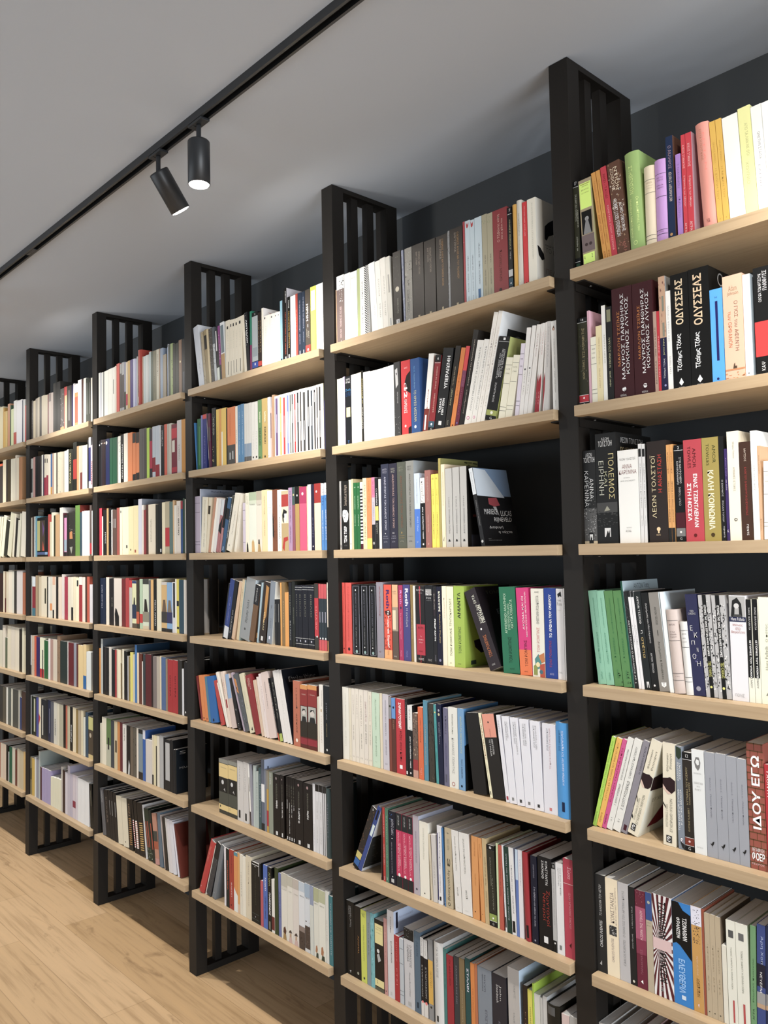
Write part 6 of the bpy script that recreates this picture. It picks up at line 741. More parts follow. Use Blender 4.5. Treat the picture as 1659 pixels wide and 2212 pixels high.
*708.8 48.9 206 0.0 8 5c2018|dark red paperback with a small portrait|b 0 .07 d08a3c;b .07 .33 8c2420;r .08 .9 .34 .58 a8a8a0;p 222 .2 .58 .3 .5 .75 .5 .85 .58;o .5 .43 .25 c8c0b8;p 222 .25 .43 .35 .38 .7 .38 .78 .44 .6 .39;b .58 .82 2c2418;b .84 .94 90202c;H .2 .8 .14 .16 dba Γ. ΣΑΝΔΗΣ
759.9 9.5 173 0.0 8 d4ccb8||
770.6 19.6 213 0.0 8 e0dcd4||D .5 .75 .08 .32 444 Γεώργιος Σάνδης;r .4 .6 .36 .4 a84;D .4 .6 .45 .85 b98 ΤΟ ΠΟΔΑΡΙ
*791.9 31.1 212 0.0 8 0e1418|black paperback with thin grey lettering by the dark post|D .4 .55 .25 .5 99a ΣΤΕΡΓΙΟΣ;D .4 .55 .55 .75 a96 ΑΡΓΟΝΑΥΤΕΣ;o .5 .94 .12 ccc
@C6
*159.9 63.2 198 0.0 10 3a3a30|black and yellow paperback with a pale portrait|b 0 .07 8a8a80;b .08 .33 dcc078;r .05 .9 .34 .6 1c1c1a;o .4 .42 .13 ccc;p aaa .5 .55 .6 .52 .7 .58;b .6 .82 4a4c42;b .83 .93 dcc078;H .1 .2 .85 .89 222 1;H .2 .8 .14 .16 998 ΕΜΙΛ ΖΟΛΑ
*224.1 58.6 201 0.0 10 3a3a30|black and yellow paperback with a pale portrait|b 0 .07 8a8a80;b .08 .33 dcc078;r .05 .9 .34 .6 1c1c1a;o .4 .42 .13 ccc;p aaa .5 .55 .6 .52 .7 .58;b .6 .82 4a4c42;b .83 .93 dcc078;H .1 .2 .85 .89 222 2;H .2 .8 .14 .16 998 ΕΜΙΛ ΖΟΛΑ
*284.2 37.9 211 0.0 10 c8c4c0|pale grey paperback with a black foot label|D .3 .45 .1 .5 888 ΠΛΑΤΩΝΑ;r .2 .5 .82 .95 1c1c1c
323.7 28.1 213 0.0 10 c8c4c0||D .3 .45 .1 .5 888 ΠΛΑΤΩΝΑ;r .35 .7 .84 .96 1c1c1c
366.7 6.6 211 -4.0 10 e4e2dc||b .78 1 2a1820;r .6 1 .22 .45 222
374.8 10.8 212 -3.1 10 90909c||
386.5 12.9 212 0.0 10 b0bcb8||
400.4 18.3 194 0.0 10 a8b4b0||D .3 .6 .2 .7 566 Νουάρ
419.6 15.4 210 0.0 10 3a5458||U .4 .7 .1 .8 ccd Η Λουκία Γυναίκα Ρόσσα
436.5 19.0 242 0.0 10 5c6474 a8b8d8||b .35 .6 e0e0e0;b .9 1 222;cr .08 .11 .1 .5 223;cH .15 .5 .3 .45 889 Δημόφιλος
457.1 10.3 210 0.0 10 787c86||
468.3 10.8 209 0.0 10 b8902c||b .65 .9 a82434;b 0 .3 8a8474
481.1 23.3 208 0.0 10 8a9080||U .3 .6 .02 .2 ddd ΜΑΓΟΣ
*507.4 39.4 206 0.0 10 17110f|thick black paperback with white lettering|o .45 .07 .12 877;U .4 .6 .15 .4 887 ΝΤΟΣΤΟΓΙΕΦΣΚΙ;U* .4 .65 .42 .55 fff Ο Εχθρός;r .35 .65 .92 .98 ccc
548.3 20.5 208 0.0 10 17110f||o .45 .07 .14 877;U .4 .6 .15 .4 887 ΝΤΟΣΤΟΓΙΕΦ;U* .4 .65 .42 .68 fff Το λεξικό του Κάιν;r .35 .65 .92 .98 ccc
581.8 12.1 210 0.0 10 17110f||U .35 .6 .12 .3 887 ΝΤΟΣ;U* .35 .65 .36 .5 fff Σκύλος;r .3 .7 .93 .98 ccc
594.8 10.5 210 0.0 10 17110f||U .35 .6 .12 .3 887 ΝΤΟΣ;U* .35 .65 .4 .88 fff Στην Άκρη του Κόσμου;r .3 .7 .93 .98 ccc
606.2 12.5 210 0.0 10 17110f||U .35 .6 .12 .4 887 ΝΤΟΣ;U* .35 .65 .42 .62 fff Λευκές;r .3 .7 .93 .98 ccc
619.6 10.4 210 0.0 10 17110f||U .35 .6 .12 .4 887 ΝΤΟΣ;U* .35 .65 .42 .5 fff Νίκες;r .3 .7 .93 .98 ccc
*631.3 43.1 210 0.0 10 17110f|thick black paperback with white lettering|o .45 .08 .1 a88;U .4 .55 .18 .42 887 ΝΤΟΣΤΟΓΙΕΦΣΚΙ;U* .38 .6 .43 .66 fff Οι Δαιμόνες;r .4 .65 .92 .98 ccc
*676.3 49.0 208 0.0 10 17110f|thick black paperback with white lettering|o .45 .07 .1 a88;U .4 .55 .15 .42 887 ΝΤΟΣΤΟΓΙΕΦΣΚΙ;U* .38 .6 .42 .55 fff Ο ηλίθιος;r .4 .65 .92 .98 ccc
726.7 12.5 214 0.0 10 d8d8dc||U .4 .6 .6 .9 99a ΤΟ ΔΙΑΜΑΝΤΙ
740.5 17.0 214 0.0 10 cfcfd2||b 0 .1 1c1814;U .4 .6 .25 .5 776 ΟΙ ΦΙΛΟΙ;U .4 .6 .6 .85 776 Fyodor
758.9 17.7 215 0.0 10 cfcfd2||b 0 .1 1c1814;U .4 .6 .25 .5 776 ΟΙ ΦΙΛΟΙ;U .4 .6 .6 .85 776 Fyodor
777.9 7.7 215 0.0 10 cfcfd2||b 0 .1 1c1814;r 0 .3 .1 1 333
786.4 8.1 216 0.0 10 cfcfd2||b 0 .1 1c1814;r 0 .3 .1 1 333
*795.8 23.1 214 0.0 10 3a4c4e  R|dark green grey hardback by the dark post|U .4 .6 .2 .7 778 ΓΙΑΝΝΗΣ
@C7
24.7 32.7 223 23.4 0 b83430  R||U .4 .6 .1 .4 e98 ΤΟΝΤ ΦΕΛΠΣ;o .4 .9 .08 eaa
71.1 4.0 210 20.7 0 dcd6cc||
75.8 28.7 222 20.7 0 3a3a3e||b 0 .3 1a1a1c;n 0 1 .3 .9 565a5c 20
118.0 22.3 218 17.9 0 6c7278||o .4 .9 .08 99a
206.4 10.5 208 0.0 0 dcd6da||D .4 .6 .15 .4 998 ΑΝΙΤΑ;r .4 .55 .38 .4 333;r .35 .6 .9 .96 ccd
219.2 19.9 206 0.0 0 16201e||D* .35 .65 .2 .7 c85838 ΕΠΕΣΤΡΕΨΑΝ ΝΙΚΟΛ
240.7 28.7 209 0.0 0 a4301e||D .4 .6 .1 .4 622 Τζων Κορνέλ;D* .4 .6 .55 .8 ecc ΦΑΟΥΣΤ;o .4 .93 .1 411
271.0 24.7 207 0.0 0 d88c44||b 0 .06 4a8a9a;p dcdcd8 0 .6 .6 .68 1 .72 1 1 0 1
296.7 10.9 210 0.0 0 d89a4a||b .85 1 d8b898
309.7 17.2 209 0.0 0 d8d2c0||D .4 .6 .3 .7 665 ΓΟΥΩΝΙΤΑ
327.9 19.4 205 0.0 0 e0dac8||
*348.3 33.4 215 0.0 0 d0c4a8|beige paperback|D .45 .6 .1 .8 a98 ΗΡΩΣ ΝΙΚΟΛΑΙΔΗΣ
*383.8 47.3 203 0.0 0 12120f|wide black paperback with a framed spine|r .1 .95 .03 .04 ddd;r .95 1 0 .2 ddd;H .4 .6 .05 .07 ccc 6;U .45 .6 .15 .7 443 ΕΡΜΑΝ ΜΕΛΒΙΛ;l .85 566;l .94 566;o .5 .9 .05 99a
432.6 5.1 208 0.0 0 222||
439.2 15.0 153 0.0 0 b85058||
455.7 24.6 211 0.0 0 4a6ab8||D* .35 .65 .2 .4 dde ΜΟΝΤΙ;D .35 .65 .5 .85 223 ΓΕΩΡΓΟΣ ΠΑΡΗΣ
481.8 22.1 210 0.0 0 111110||D* .3 .7 .08 .3 98a060 ΑΓΟΡΑ;D* .35 .75 .4 .75 eee ΠΑΝΕΞΟΔΟΣ;r .3 .7 .85 .98 776
505.3 16.0 175 0.0 0 dcd8d0||b .7 .95 6a2420
523.3 19.0 219 0.0 0 34401f||
545.4 14.1 207 0.0 0 6a74a8||D .35 .65 .3 .7 335 ΑΓΡΙΕΣ ΜΕΡΕΣ
*560.9 33.4 213 0.0 0 d8d4c8|white paperback with a bareheaded woman in profile|b 0 .2 b8b4a4;b .2 .25 ccc8bc;H .2 .8 .24 .25 998 ΤΖΕΪΝ;p 5a3828 .3 .9 .35 .83 .6 .8 .8 .86 .7 .92;p a08048 .25 1 .35 .9 .75 .92 .85 1
*595.2 29.3 211 0.0 0 d8d4c8|white paperback with a hatted woman|b 0 .15 b8b4a4;H .2 .8 .22 .24 998 ΤΖΕΪΝ;p 4a3c34 .2 .86 .4 .82 .6 .81 .85 .85;p b89878 .35 .92 .4 .86 .7 .86 .7 .92;p c8a8a0 .2 1 .35 .92 .75 .92 .9 1
*625.4 31.7 211 0.0 0 d4ccc4|white paperback with a hatted woman|b 0 .15 b8aea4;H .2 .8 .22 .24 998 ΤΖΕΪΝ;p 4a3c34 .2 .86 .4 .82 .6 .81 .8 .85;p b89878 .35 .92 .4 .86 .65 .86 .65 .92;p c8a8a0 .2 1 .35 .92 .75 .92 .9 1
*658.0 31.2 211 0.0 0 d4d8dc|white paperback with a dark city scene|b 0 .14 b8c4d0;H .2 .9 .2 .22 556 Μπαλζάκ;b .66 .74 887870;b .74 1 4a3c34;n 0 1 .7 1 2a201c 18
*690.1 26.3 214 0.0 0 ccd2d8|white paperback with a dark city scene|b 0 .2 98acc0;H .2 .9 .2 .22 556 Μπαλζάκ;b .62 1 4a3c34;n 0 1 .55 .9 6a5a50 20;b .95 1 ccc
717.3 17.5 214 0.0 0 8c96b0||b .28 1 c8ccc4
*736.1 24.7 214 0.0 0 d4d4c8|green topped paperback with a woman|b 0 .2 a8ac84;H .2 .8 .22 .24 776 ΕΡΓΑ;p a87048 .3 .92 .4 .84 .6 .82 .75 .88 .6 .94;p 3a4030 .4 1 .5 .93 .85 .93 .9 1
*761.7 33.4 214 0.0 0 d8d8cc|green topped paperback with a woman|b 0 .18 b0b490;H .2 .8 .22 .24 776 ΕΡΓΑ;p a87048 .3 .92 .35 .82 .55 .8 .7 .87 .6 .94;p 3a4030 .35 1 .45 .93 .8 .93 .85 1
796.5 14.5 220 0.0 0 d0d0c8||D .3 .5 .4 .7 998 ΑΝΝΑ
813.6 17.4 210 0.0 0 34747c||D .35 .6 .1 .85 ccd ΤΟ ΑΙΩΝΙΟ ΚΑΙ ΠΑΝΤΟΤΕ
@D1
1.0 20.8 223 0.0 8 e8e8e0||
23.0 9.1 220 0.0 8 aab||
33.2 16.9 220 0.0 8 e8e8e0||
51.3 12.1 219 0.0 8 8a8a84||
64.6 45.1 220 0.0 8 f0eee0||
110.9 39.1 222 0.0 8 f0eee0||
151.1 26.6 222 0.0 8 eeeade||r .3 .6 .25 .55 998
178.8 14.5 225 0.0 8 e8dcc8||
195.1 28.3 231 0.0 8 d85848||
228.9 18.5 225 0.0 8 a8a4a0||b .2 .9 5a504c
249.3 23.4 228 0.0 8 aaa8a8||b .25 .9 5a504c
274.5 14.6 225 0.0 8 9a9ab0||b .6 1 443
291.0 16.6 222 0.0 8 dcc8a8||b .65 .88 c02848
309.4 22.1 224 0.0 8 c8a050||
333.3 24.7 224 0.0 8 4c3c80||
361.2 20.3 223 0.0 8 c0c0d8||
383.3 11.9 220 0.0 8 b0b0d0||
396.9 13.2 227 0.0 8 a8a8a8||
412.6 33.3 250 0.0 8 b03c2c  R||D .2 .5 .45 .75 211 ΜΑΣΚΕΣ;p eee .2 .82 .4 .79 .4 .93 .2 .92
449.6 8.9 217 0.0 8 b08060||
460.3 18.8 215 0.0 8 b8c4c0||
480.1 21.9 216 0.0 8 c8ccc8||
503.7 8.1 216 0.0 8 b8bcb8||
512.9 16.5 225 0.0 8 a8b8b8||
531.0 16.3 223 0.0 8 4a5440||
549.0 28.9 222 0.0 8 7a7458||U .3 .6 .5 .8 443 ΠΟΙΗΣΗ
578.9 22.3 222 0.0 8 c8c0a8||D .4 .7 .1 .5 332 ΜΟΝΑΧΙΚΗ
602.2 8.4 222 0.0 8 a08060||
612.8 22.6 220 0.0 8 8a9ab0||
637.0 26.0 189 0.0 8 9a8c74||
673.8 4.0 214 0.0 8 7a90b0||
678.2 4.0 226 0.0 8 c0c4cc||
682.6 16.8 222 0.0 8 3c4438||
700.3 19.9 223 0.0 8 98a868||n .5 1 .3 1 222 12
721.8 19.1 219 0.0 8 24261f||
742.0 26.6 216 0.0 8 2c3026||
770.1 23.3 223 0.0 8 8c6c54||o .5 .4 .2 eda
795.0 25.4 222 0.0 8 1a1a1c||r .3 .8 .6 .95 3a3e4a
@D2
2.4 19.8 221 0.0 8 1c1c1e||o .4 .1 .2 eee
23.4 16.9 222 0.0 8 28242a||o .4 .08 .2 eee
41.4 16.0 221 0.0 8 2c1c20||o .4 .08 .2 eca
58.6 18.2 220 0.0 8 24181c||o .4 .08 .2 eca
77.9 40.9 219 0.0 8 1c2450||o .2 .08 .2 eee
120.7 29.8 218 0.0 8 1c5238||
152.4 42.7 217 0.0 8 1c5238||
196.9 9.9 216 0.0 8 6a7468||
208.7 25.1 217 0.0 8 dedcd0||n .3 1 .1 .8 333 12
234.9 29.9 220 0.0 8 1c1a16||D* .4 .7 .2 .9 ddd ΙΠΠΟΛΥΤΟΣ ΤΟ ΠΑΙΔΙ
266.6 38.7 222 0.0 8 e8e0d0||
307.8 42.9 220 0.0 8 d87c40||
354.5 29.1 213 0.0 8 d87c40||b 0 .2 34322e;b .85 1 2a2a2a
386.8 29.4 213 0.0 8 d87c40||b 0 .22 34322e;b .83 1 2a2a2a
418.0 27.7 224 0.0 8 5c5854||
446.7 18.8 223 0.0 8 5c5654||
466.6 20.0 224 0.0 8 4a4440||
487.6 23.7 220 0.0 8 a8c834||
513.6 23.4 215 0.0 8 a82440||b 0 .25 3a3638;b .8 1 2a2a2e
538.7 27.0 219 0.0 8 b0b8c0||b .6 .88 88202c
566.7 34.8 219 0.0 8 b4bcc4||b .75 1 901c28
603.1 9.5 217 0.0 8 d0d0d0||
614.3 27.9 214 0.0 8 1c1c1c||U .3 .6 .1 .4 ddd ROTTERDAM
643.9 22.7 216 0.0 8 d0583c||
668.2 14.7 215 0.0 8 b0a898||
683.9 20.0 214 0.0 8 c0b8a8||
705.4 44.4 207 0.0 8 7a2434||b .08 .28 c02838;r .1 .6 .32 .55 d0c8b8;b .85 .95 b02838
751.4 35.5 218 0.0 8 c8c0bc||U .3 .6 .45 .75 776 ΠΟΙΗΜΑΤΑ
788.5 36.0 217 0.0 8 c88828||
@D3
1.0 27.8 221 0.0 10 c83048 6a1c24||
29.9 12.1 182 0.0 10 e0d8c8||
43.8 35.9 211 0.0 10 1e1c1c||D .5 .8 .5 .75 ddd ΗΛΙΟΣ
81.6 19.7 217 0.0 10 b8945c||
103.1 26.6 216 0.0 10 141414||o .5 .3 .1 eee
131.5 10.9 208 0.0 10 e0d8cc||
144.2 42.8 206 0.0 10 5a443c||L .3 .2 .4 aaa;L .6 .2 .4 aaa
188.9 27.8 213 0.0 10 9c4a40||
218.4 25.4 214 0.0 10 e4dcb8||r .3 .6 .07 .12 333
*245.6 61.7 213 0.0 10 e4dcb8||r .6 .8 .8 .86 333
308.3 45.9 213 0.0 10 dccf9c||o .4 .9 .1 543
355.3 45.7 214 0.0 10 dccf9c||r .2 .5 .9 .96 9c4a34
402.0 33.6 240 0.0 10 c4c4d0 8a94a4||
436.6 14.6 213 0.0 10 d8ccc0||b .0 .1 e8e0d8
452.8 21.2 190 0.0 10 8c3034||
475.7 18.0 212 0.0 10 4c2c24||
*495.3 61.0 211 0.0 10 d8ccb4||U .3 .45 .3 .75 443 Κλείσε μάνα Μάρθα
563.8 20.2 207 0.0 10 26261f||
585.0 29.9 212 0.0 10 1c1c1a||r .5 .8 .9 .96 ddd
616.5 26.1 213 0.0 10 dcd0ac||
644.1 34.8 215 0.0 10 b0a484||b .5 .86 b82830
680.5 26.5 212 0.0 10 5c7470||
708.4 9.6 217 0.0 10 d0a878||
719.5 18.3 196 0.0 10 dcd4c8||
739.4 32.3 212 0.0 10 d8ccc0||D .3 .6 .1 .3 554 ΖΑΝ ΠΟΛ;D* .3 .65 .33 .65 332 ΘΕΑΤΡΟ
773.1 15.8 210 0.0 10 2c4c80||b 0 .15 a02c34
790.4 14.6 220 0.0 10 2c4434||
805.9 17.6 216 0.0 10 b8b0a4||
@D4
4.5 57.7 214 0.0 12 1c2840||U .25 .45 .15 .65 bbc ΣΤΟ ΑΛΛΟ ΧΩΡΙΟ
69.1 31.1 218 0.0 12 d8d0c0||
103.5 46.1 212 0.0 12 221c1c||D .5 .7 .4 .6 998 ΦΙΛΟΣ
*151.4 79.3 215 0.0 12 d0c4b8||p 1a1614 .15 1 .1 .75 .2 .62 .35 .65 .65 .8 .65 1
232.4 35.8 213 0.0 12 6c1e20||
270.0 35.3 217 0.0 12 a83434||
306.9 27.0 207 0.0 12 b8b4ac||b 0 .15 c02c2c
335.6 38.8 204 0.0 12 d0d0a0||b 0 .05 2c3c70;p 222 .3 .5 .4 .35 .6 .35 .7 .5;b .5 .8 28344c;b .9 1 554838
375.5 26.2 206 0.0 12 3c3428||b .65 .9 b8502c
406.5 27.8 214 0.0 12 a8c0a0||b .7 .88 c02c28
*435.9 54.9 214 0.0 12 c8d0b8||b 0 .1 3a3c38;p 2c241c .2 .65 .3 .4 .6 .4 .85 .65;b .65 .85 8a8470;b .93 1 c8b898
491.8 15.9 208 0.0 12 5c5c64||
509.4 23.6 212 0.0 12 d8a860||
534.5 26.9 212 0.0 12 1c1a14||D* .35 .65 .4 .9 ddd ΡΙΣΑΛ ΑΡΜΑΝ
563.0 39.3 217 0.0 12 dcd4b8||
603.9 45.4 204 0.0 12 d0a868||b 0 .06 c8c0b8;p 6a5440 .1 .6 .3 .36 .7 .36 .9 .6;b .6 .82 3c3834;b .93 1 222
650.3 44.0 203 0.0 12 80a8d0||p 7a6c5c .1 .6 .3 .36 .7 .36 .9 .6;b .6 .82 34345c;b .93 1 222
695.8 23.9 205 0.0 12 d0d0d4||r .3 .9 .02 .7 1c1c20
720.6 28.6 217 0.0 12 d8c838||b .4 .5 222;b .88 .92 222;r 0 .4 0 1 e4e0d0
751.8 35.1 215 0.0 12 2c4858||
789.4 9.7 215 0.0 12 d0ccc4||
800.0 17.6 214 0.0 12 c4bcb4||
@D5
1.0 16.8 208 0.0 8 d88c30||
19.5 21.3 253 0.0 8 b0b4b0 4c5660||
43.7 59.8 217 0.0 8 1c1817||r .3 .6 .02 .9 2c2624
106.4 26.1 221 0.0 8 cfc8bc||
134.1 33.1 213 0.0 8 1a1c1c||
168.8 16.5 213 0.0 8 a82c30||
186.9 10.4 217 0.0 8 c8c0a0||
198.2 27.5 216 0.0 8 e4d8b8||
226.7 15.5 158 0.0 8 7a6844||
243.2 16.6 221 0.0 8 dcd4bc||
262.5 30.3 214 0.0 8 16120f||
294.3 24.2 195 0.0 8 a8a8b0||r .5 1 0 1 8a7428
321.7 25.0 214 0.0 8 d8cc50||
348.3 16.4 206 0.0 8 c8c0a8||
366.2 19.6 249 0.0 8 3c74b0 20405c||
387.3 16.1 216 0.0 8 e0ccac||
404.9 27.4 215 0.0 8 643020||
433.8 7.7 183 0.0 8 dcd4cc||
443.0 21.6 215 0.0 8 343a3c||
*466.2 51.4 217 0.0 8 5c1a1e||
518.5 12.1 221 0.0 8 2c1c1a||
533.1 31.1 213 0.0 8 7c706c||
565.6 26.6 215 0.0 8 b0a494||
593.7 11.2 218 0.0 8 dccca8||
606.3 36.1 215 0.0 8 4a6490||
643.8 14.4 212 0.0 8 8c7c64||
660.1 40.1 210 0.0 8 a81c20||D .4 .6 .3 .7 311 ΜΗΤΕΡΑ
701.0 42.2 211 0.0 8 a81c20||D .4 .6 .3 .7 311 ΜΗΤΕΡΑ
745.5 30.6 215 0.0 8 2c2822||
777.5 13.6 183 0.0 8 d0d0d4||
793.3 27.7 212 0.0 8 1c1816||o .4 .93 .15 ddd
@D6
3.6 19.2 182 0.0 10 d0c8b0||
24.1 46.5 214 0.0 10 dcd4bc||
72.7 46.5 214 0.0 10 5c7840||b .55 1 b0b098;r .3 .6 .4 .65 222
121.3 30.9 210 0.0 10 3c4048||
154.3 31.4 212 0.0 10 c8b890||r .3 .8 .4 .65 432
187.8 24.2 214 0.0 10 c88038||
214.1 23.1 215 0.0 10 64202a||
239.3 36.9 212 0.0 10 d8d4cc||D* .3 .6 .07 .35 222 Τάκης Θέος
278.2 34.7 210 0.0 10 1a1614||p ccc .4 1 .6 .7 .9 .8 .8 1
314.9 26.2 211 0.0 10 6a5c4c||
343.1 29.8 212 0.0 10 5c5448||n 0 1 0 1 222 10
374.9 16.1 213 0.0 10 dcd0c0||
393.0 38.5 210 0.0 10 788890||b 0 .08 222;b .85 1 2c2420
433.4 22.6 213 0.0 10 2c5ca8||b 0 .18 d0d0d8
459.4 56.8 178 0.0 10 ccc4bc||
517.4 12.2 204 0.0 10 d8ccb0||b .8 1 222
531.5 27.5 206 0.0 10 d8cca0||r .7 1 .2 1 222
560.8 19.9 208 0.0 10 d8d0bc||
584.1 31.2 213 0.0 10 a8a8a8||
617.1 10.3 208 0.0 10 16161a||
628.4 44.5 204 0.0 10 1c1c1e||r .1 .9 .06 .8 b0b0b0
674.7 20.3 208 0.0 10 161618||
696.8 14.0 174 0.0 10 16181c||
712.6 9.8 176 0.0 10 101418 101820||cH .1 .3 .05 .12 ccc S;cH .1 .6 .4 .45 999 Ηλιοστ
@D7
35.7 34.9 208 -9.8 9 5c5c60||U .3 .6 .05 .3 ccc ΓΙΑΝΝΗΣ
73.3 41.0 206 -8.9 9 1c1a1c||D .4 .6 .15 .7 987 ΕΛΛΑΔΑ
116.1 20.1 213 -8.2 9 1c1a1c||L .5 .2 .5 aaa
137.6 25.8 213 -8.1 9 1c1a1c||L .5 .2 .5 aaa
164.8 28.9 213 -7.3 9 1c1a1c||L .5 .2 .5 aaa
197.7 48.9 207 -7.1 9 d8ceb4||
249.0 52.6 208 -7.1 9 d8ceb4||o .4 .9 .06 333
304.0 39.0 214 -7.1 9 1a1614||T2 a87838;U .3 .6 .1 .35 b97 ΤΖΩΗ
357.9 16.4 220 -10.8 9 1a1614||r .2 .9 .38 .9 a83838;T2 eee
376.5 27.0 220 -9.6 9 1a1614||r .2 .9 .4 .9 c89080;T2 eee
405.9 50.5 219 -9.1 9 1a1614||T2 c8a050
460.4 11.4 220 -9.1 9 ccc||
482.5 40.1 210 -11.9 9 223024||r .1 .3 .25 .75 a04430;r .5 .7 .25 .75 a04430;n 0 1 .75 1 a8b0a0 14
525.4 18.1 211 -11.9 9 1c2420||r .2 .7 .25 .75 a04430
545.7 34.9 204 -9.7 9 b88068||b .35 .55 3c403c;b .55 .7 a85030;b .88 1 c08880
583.6 25.5 216 -6.6 9 5a6c7c||
622.8 6.0 213 -10.2 9 b8a8a0||
630.0 20.9 206 -7.0 9 2c2824||
660.5 10.9 209 -9.5 9 d0ccc8||
672.7 22.4 208 -9.5 9 d0ccd0||
696.4 22.1 208 -9.5 9 d0d0d8||
734.1 12.3 209 -13.6 9 d8d8e4||
749.1 10.5 204 -13.6 9 5c2420 6a2c20||
@E1
1.0 32.3 222 0.0 8 3c342e||U .4 .7 .3 .7 998 ΙΣΤΟΡΙΑ
35.6 32.6 216 0.0 8 dcc8a0||
69.5 26.7 224 0.0 8 a89880||
97.6 29.2 226 0.0 8 d8c8ac||
129.0 28.9 225 0.0 8 4c443c||
159.2 33.1 226 0.0 8 e0d0b0||
193.7 25.6 223 0.0 8 e0d0b0||
220.6 22.7 221 0.0 8 e0d0b0||
244.6 14.6 219 0.0 8 8c4a48||
260.4 31.1 224 0.0 8 dccabc||b 0 .2 998880
292.9 27.3 222 0.0 8 d8c4b8||
323.2 31.3 266 0.0 8 3a3834||
355.8 21.7 264 0.0 8 1c1a18||
378.7 39.1 265 0.0 8 2c2a28||
419.8 47.6 221 0.0 8 5c5450||n 0 1 .1 1 bbb 16;b .9 1 d89858
469.4 6.1 224 0.0 8 c03434||
476.8 27.3 223 0.0 8 e0c088||b 0 .2 c83838
506.1 58.0 221 0.0 8 34302c||L .4 .1 .8 aaa
566.1 17.8 217 0.0 8 24204c||
585.8 17.6 222 0.0 8 d0ccd0||
604.6 37.6 215 0.0 8 d0803c||b 0 .2 e8e0d8;b .3 .9 a84a28
643.4 43.2 229 0.0 8 ecebe6||
687.7 23.0 226 0.0 8 4a2820||
711.9 27.3 227 0.0 8 e4e0d4||
741.0 32.8 222 0.0 8 34382e||L .3 .1 .8 999
775.0 23.0 219 0.0 8 2c2c26||L .3 .1 .8 999
799.1 18.4 215 0.0 8 e0dccc||
@E2
1.0 33.5 221 0.0 8 b8b4ac||r 0 .7 .25 .85 333
36.8 27.8 225 0.0 8 c08c84||
66.9 35.0 226 0.0 8 1c1818||
103.2 28.1 225 0.0 8 241a1a||
132.6 24.2 222 0.0 8 3a302a||
159.1 20.4 226 0.0 8 e0dcd0||
180.8 15.8 224 0.0 8 3a3444||
197.9 29.0 224 0.0 8 e0d4bc||b .55 1 a02840;r .2 .6 .1 .2 333
228.2 27.0 221 0.0 8 e0d4bc||b .5 1 a02840;r .2 .6 .1 .2 333
256.5 29.3 218 0.0 8 e4d8c4||
287.1 20.4 219 0.0 8 3c6aa0||b .8 1 c89030
308.7 24.5 219 0.0 8 b89884||
334.5 28.5 218 0.0 8 e0d4bc||
364.3 15.6 217 0.0 8 4a4438||
381.2 44.7 217 0.0 8 ccc0a8||n 0 1 0 1 998 12
427.1 23.5 215 0.0 8 c8b8a0||
451.9 19.2 214 0.0 8 a8a08c||
472.3 27.2 215 0.0 8 e0d8bc||
500.7 22.9 218 0.0 8 e8e0cc||
524.9 46.4 217 0.0 8 2a2c1e||D* .3 .6 .1 .8 d8c890 ΙΛΙΑΔΑ ΤΗΣ ΦΙΛΙΑΣ
572.5 10.6 214 0.0 8 222||
584.3 43.1 246 0.0 8 1e201a||b .35 .75 9c2820
629.3 23.4 222 0.0 8 c88450||
653.9 14.1 221 0.0 8 c0b098||
669.1 25.3 220 0.0 8 a8a090||b .6 1 6a2c28
696.4 57.7 218 0.0 8 e0d4b8||
755.9 14.3 239 0.0 8 222||
771.3 22.9 250 0.0 8 c0c0c8||b .2 .85 2c2c68
795.3 18.4 210 0.0 8 b0a8b0||T2 902838
@E3
1.0 15.1 216 0.0 10 d8ccb8||
17.3 23.4 220 0.0 10 4a3428||
42.9 21.4 220 0.0 10 b8bcb8||n 0 1 0 1 333 10
65.6 23.9 221 0.0 10 5c98b0||
90.7 38.2 210 0.0 10 14140f||b .08 .85 b0ac68;b .88 .95 4a5c88
130.2 70.3 211 0.0 10 14140f||b .08 .85 4a3c30;p 6a4a80 .5 .1 .9 .3 .6 .5;p c84830 .6 .6 .9 .85 .5 .85;b .88 .95 4a5c88
201.8 37.6 208 0.0 10 1c1816||b .88 .95 7ca0c8
246.3 24.1 222 0.0 10 b84840||
271.6 21.5 182 0.0 10 c8c4a0||
295.1 27.7 230 0.0 10 e4dcc4||
325.6 21.1 213 0.0 10 3a3820||
347.8 45.9 217 0.0 10 c09868||
405.8 41.9 249 0.0 10 dcd0c0 d0d0d0||
448.9 14.1 220 0.0 10 4a1c28||
464.1 32.8 207 0.0 10 c884b0||b 0 .06 222;b .6 .88 8aa0b0;b .9 1 222
498.1 27.2 216 0.0 10 24201c||
526.5 75.1 216 0.0 10 2e2c26||n 0 1 .1 .6 7a7468 14;p b87840 .1 .45 .5 .42 .6 .6 .1 .6;p 8a8c80 .1 .8 .6 .78 .4 .95
604.9 56.1 250 0.0 10 5c8434 782820||
662.1 23.6 213 0.0 10 2c4454||
687.4 26.1 217 0.0 10 e4d8d0||
714.6 26.5 218 0.0 10 e4d8d0||
742.2 33.1 217 0.0 10 e4dcd4||
777.1 21.9 242 0.0 10 5a4c48||b .75 .97 b01c2c
800.0 14.3 214 0.0 10 d8d4d0||
@E4
1.0 8.9 215 0.0 12 c8c4bc||
12.1 47.8 212 0.0 12 8a2430||b 0 .25 d0d8dc;b .8 1 3c7080
62.9 27.2 219 0.0 12 a8906c||
91.4 20.2 219 0.0 12 948468||
112.8 32.7 213 0.0 12 c8b898||
146.7 77.9 217 0.0 12 d8ccb0||r .6 .85 .3 .67 3c3824
226.7 16.0 214 0.0 12 24241a||
243.9 21.6 214 0.0 12 d8d4c8||
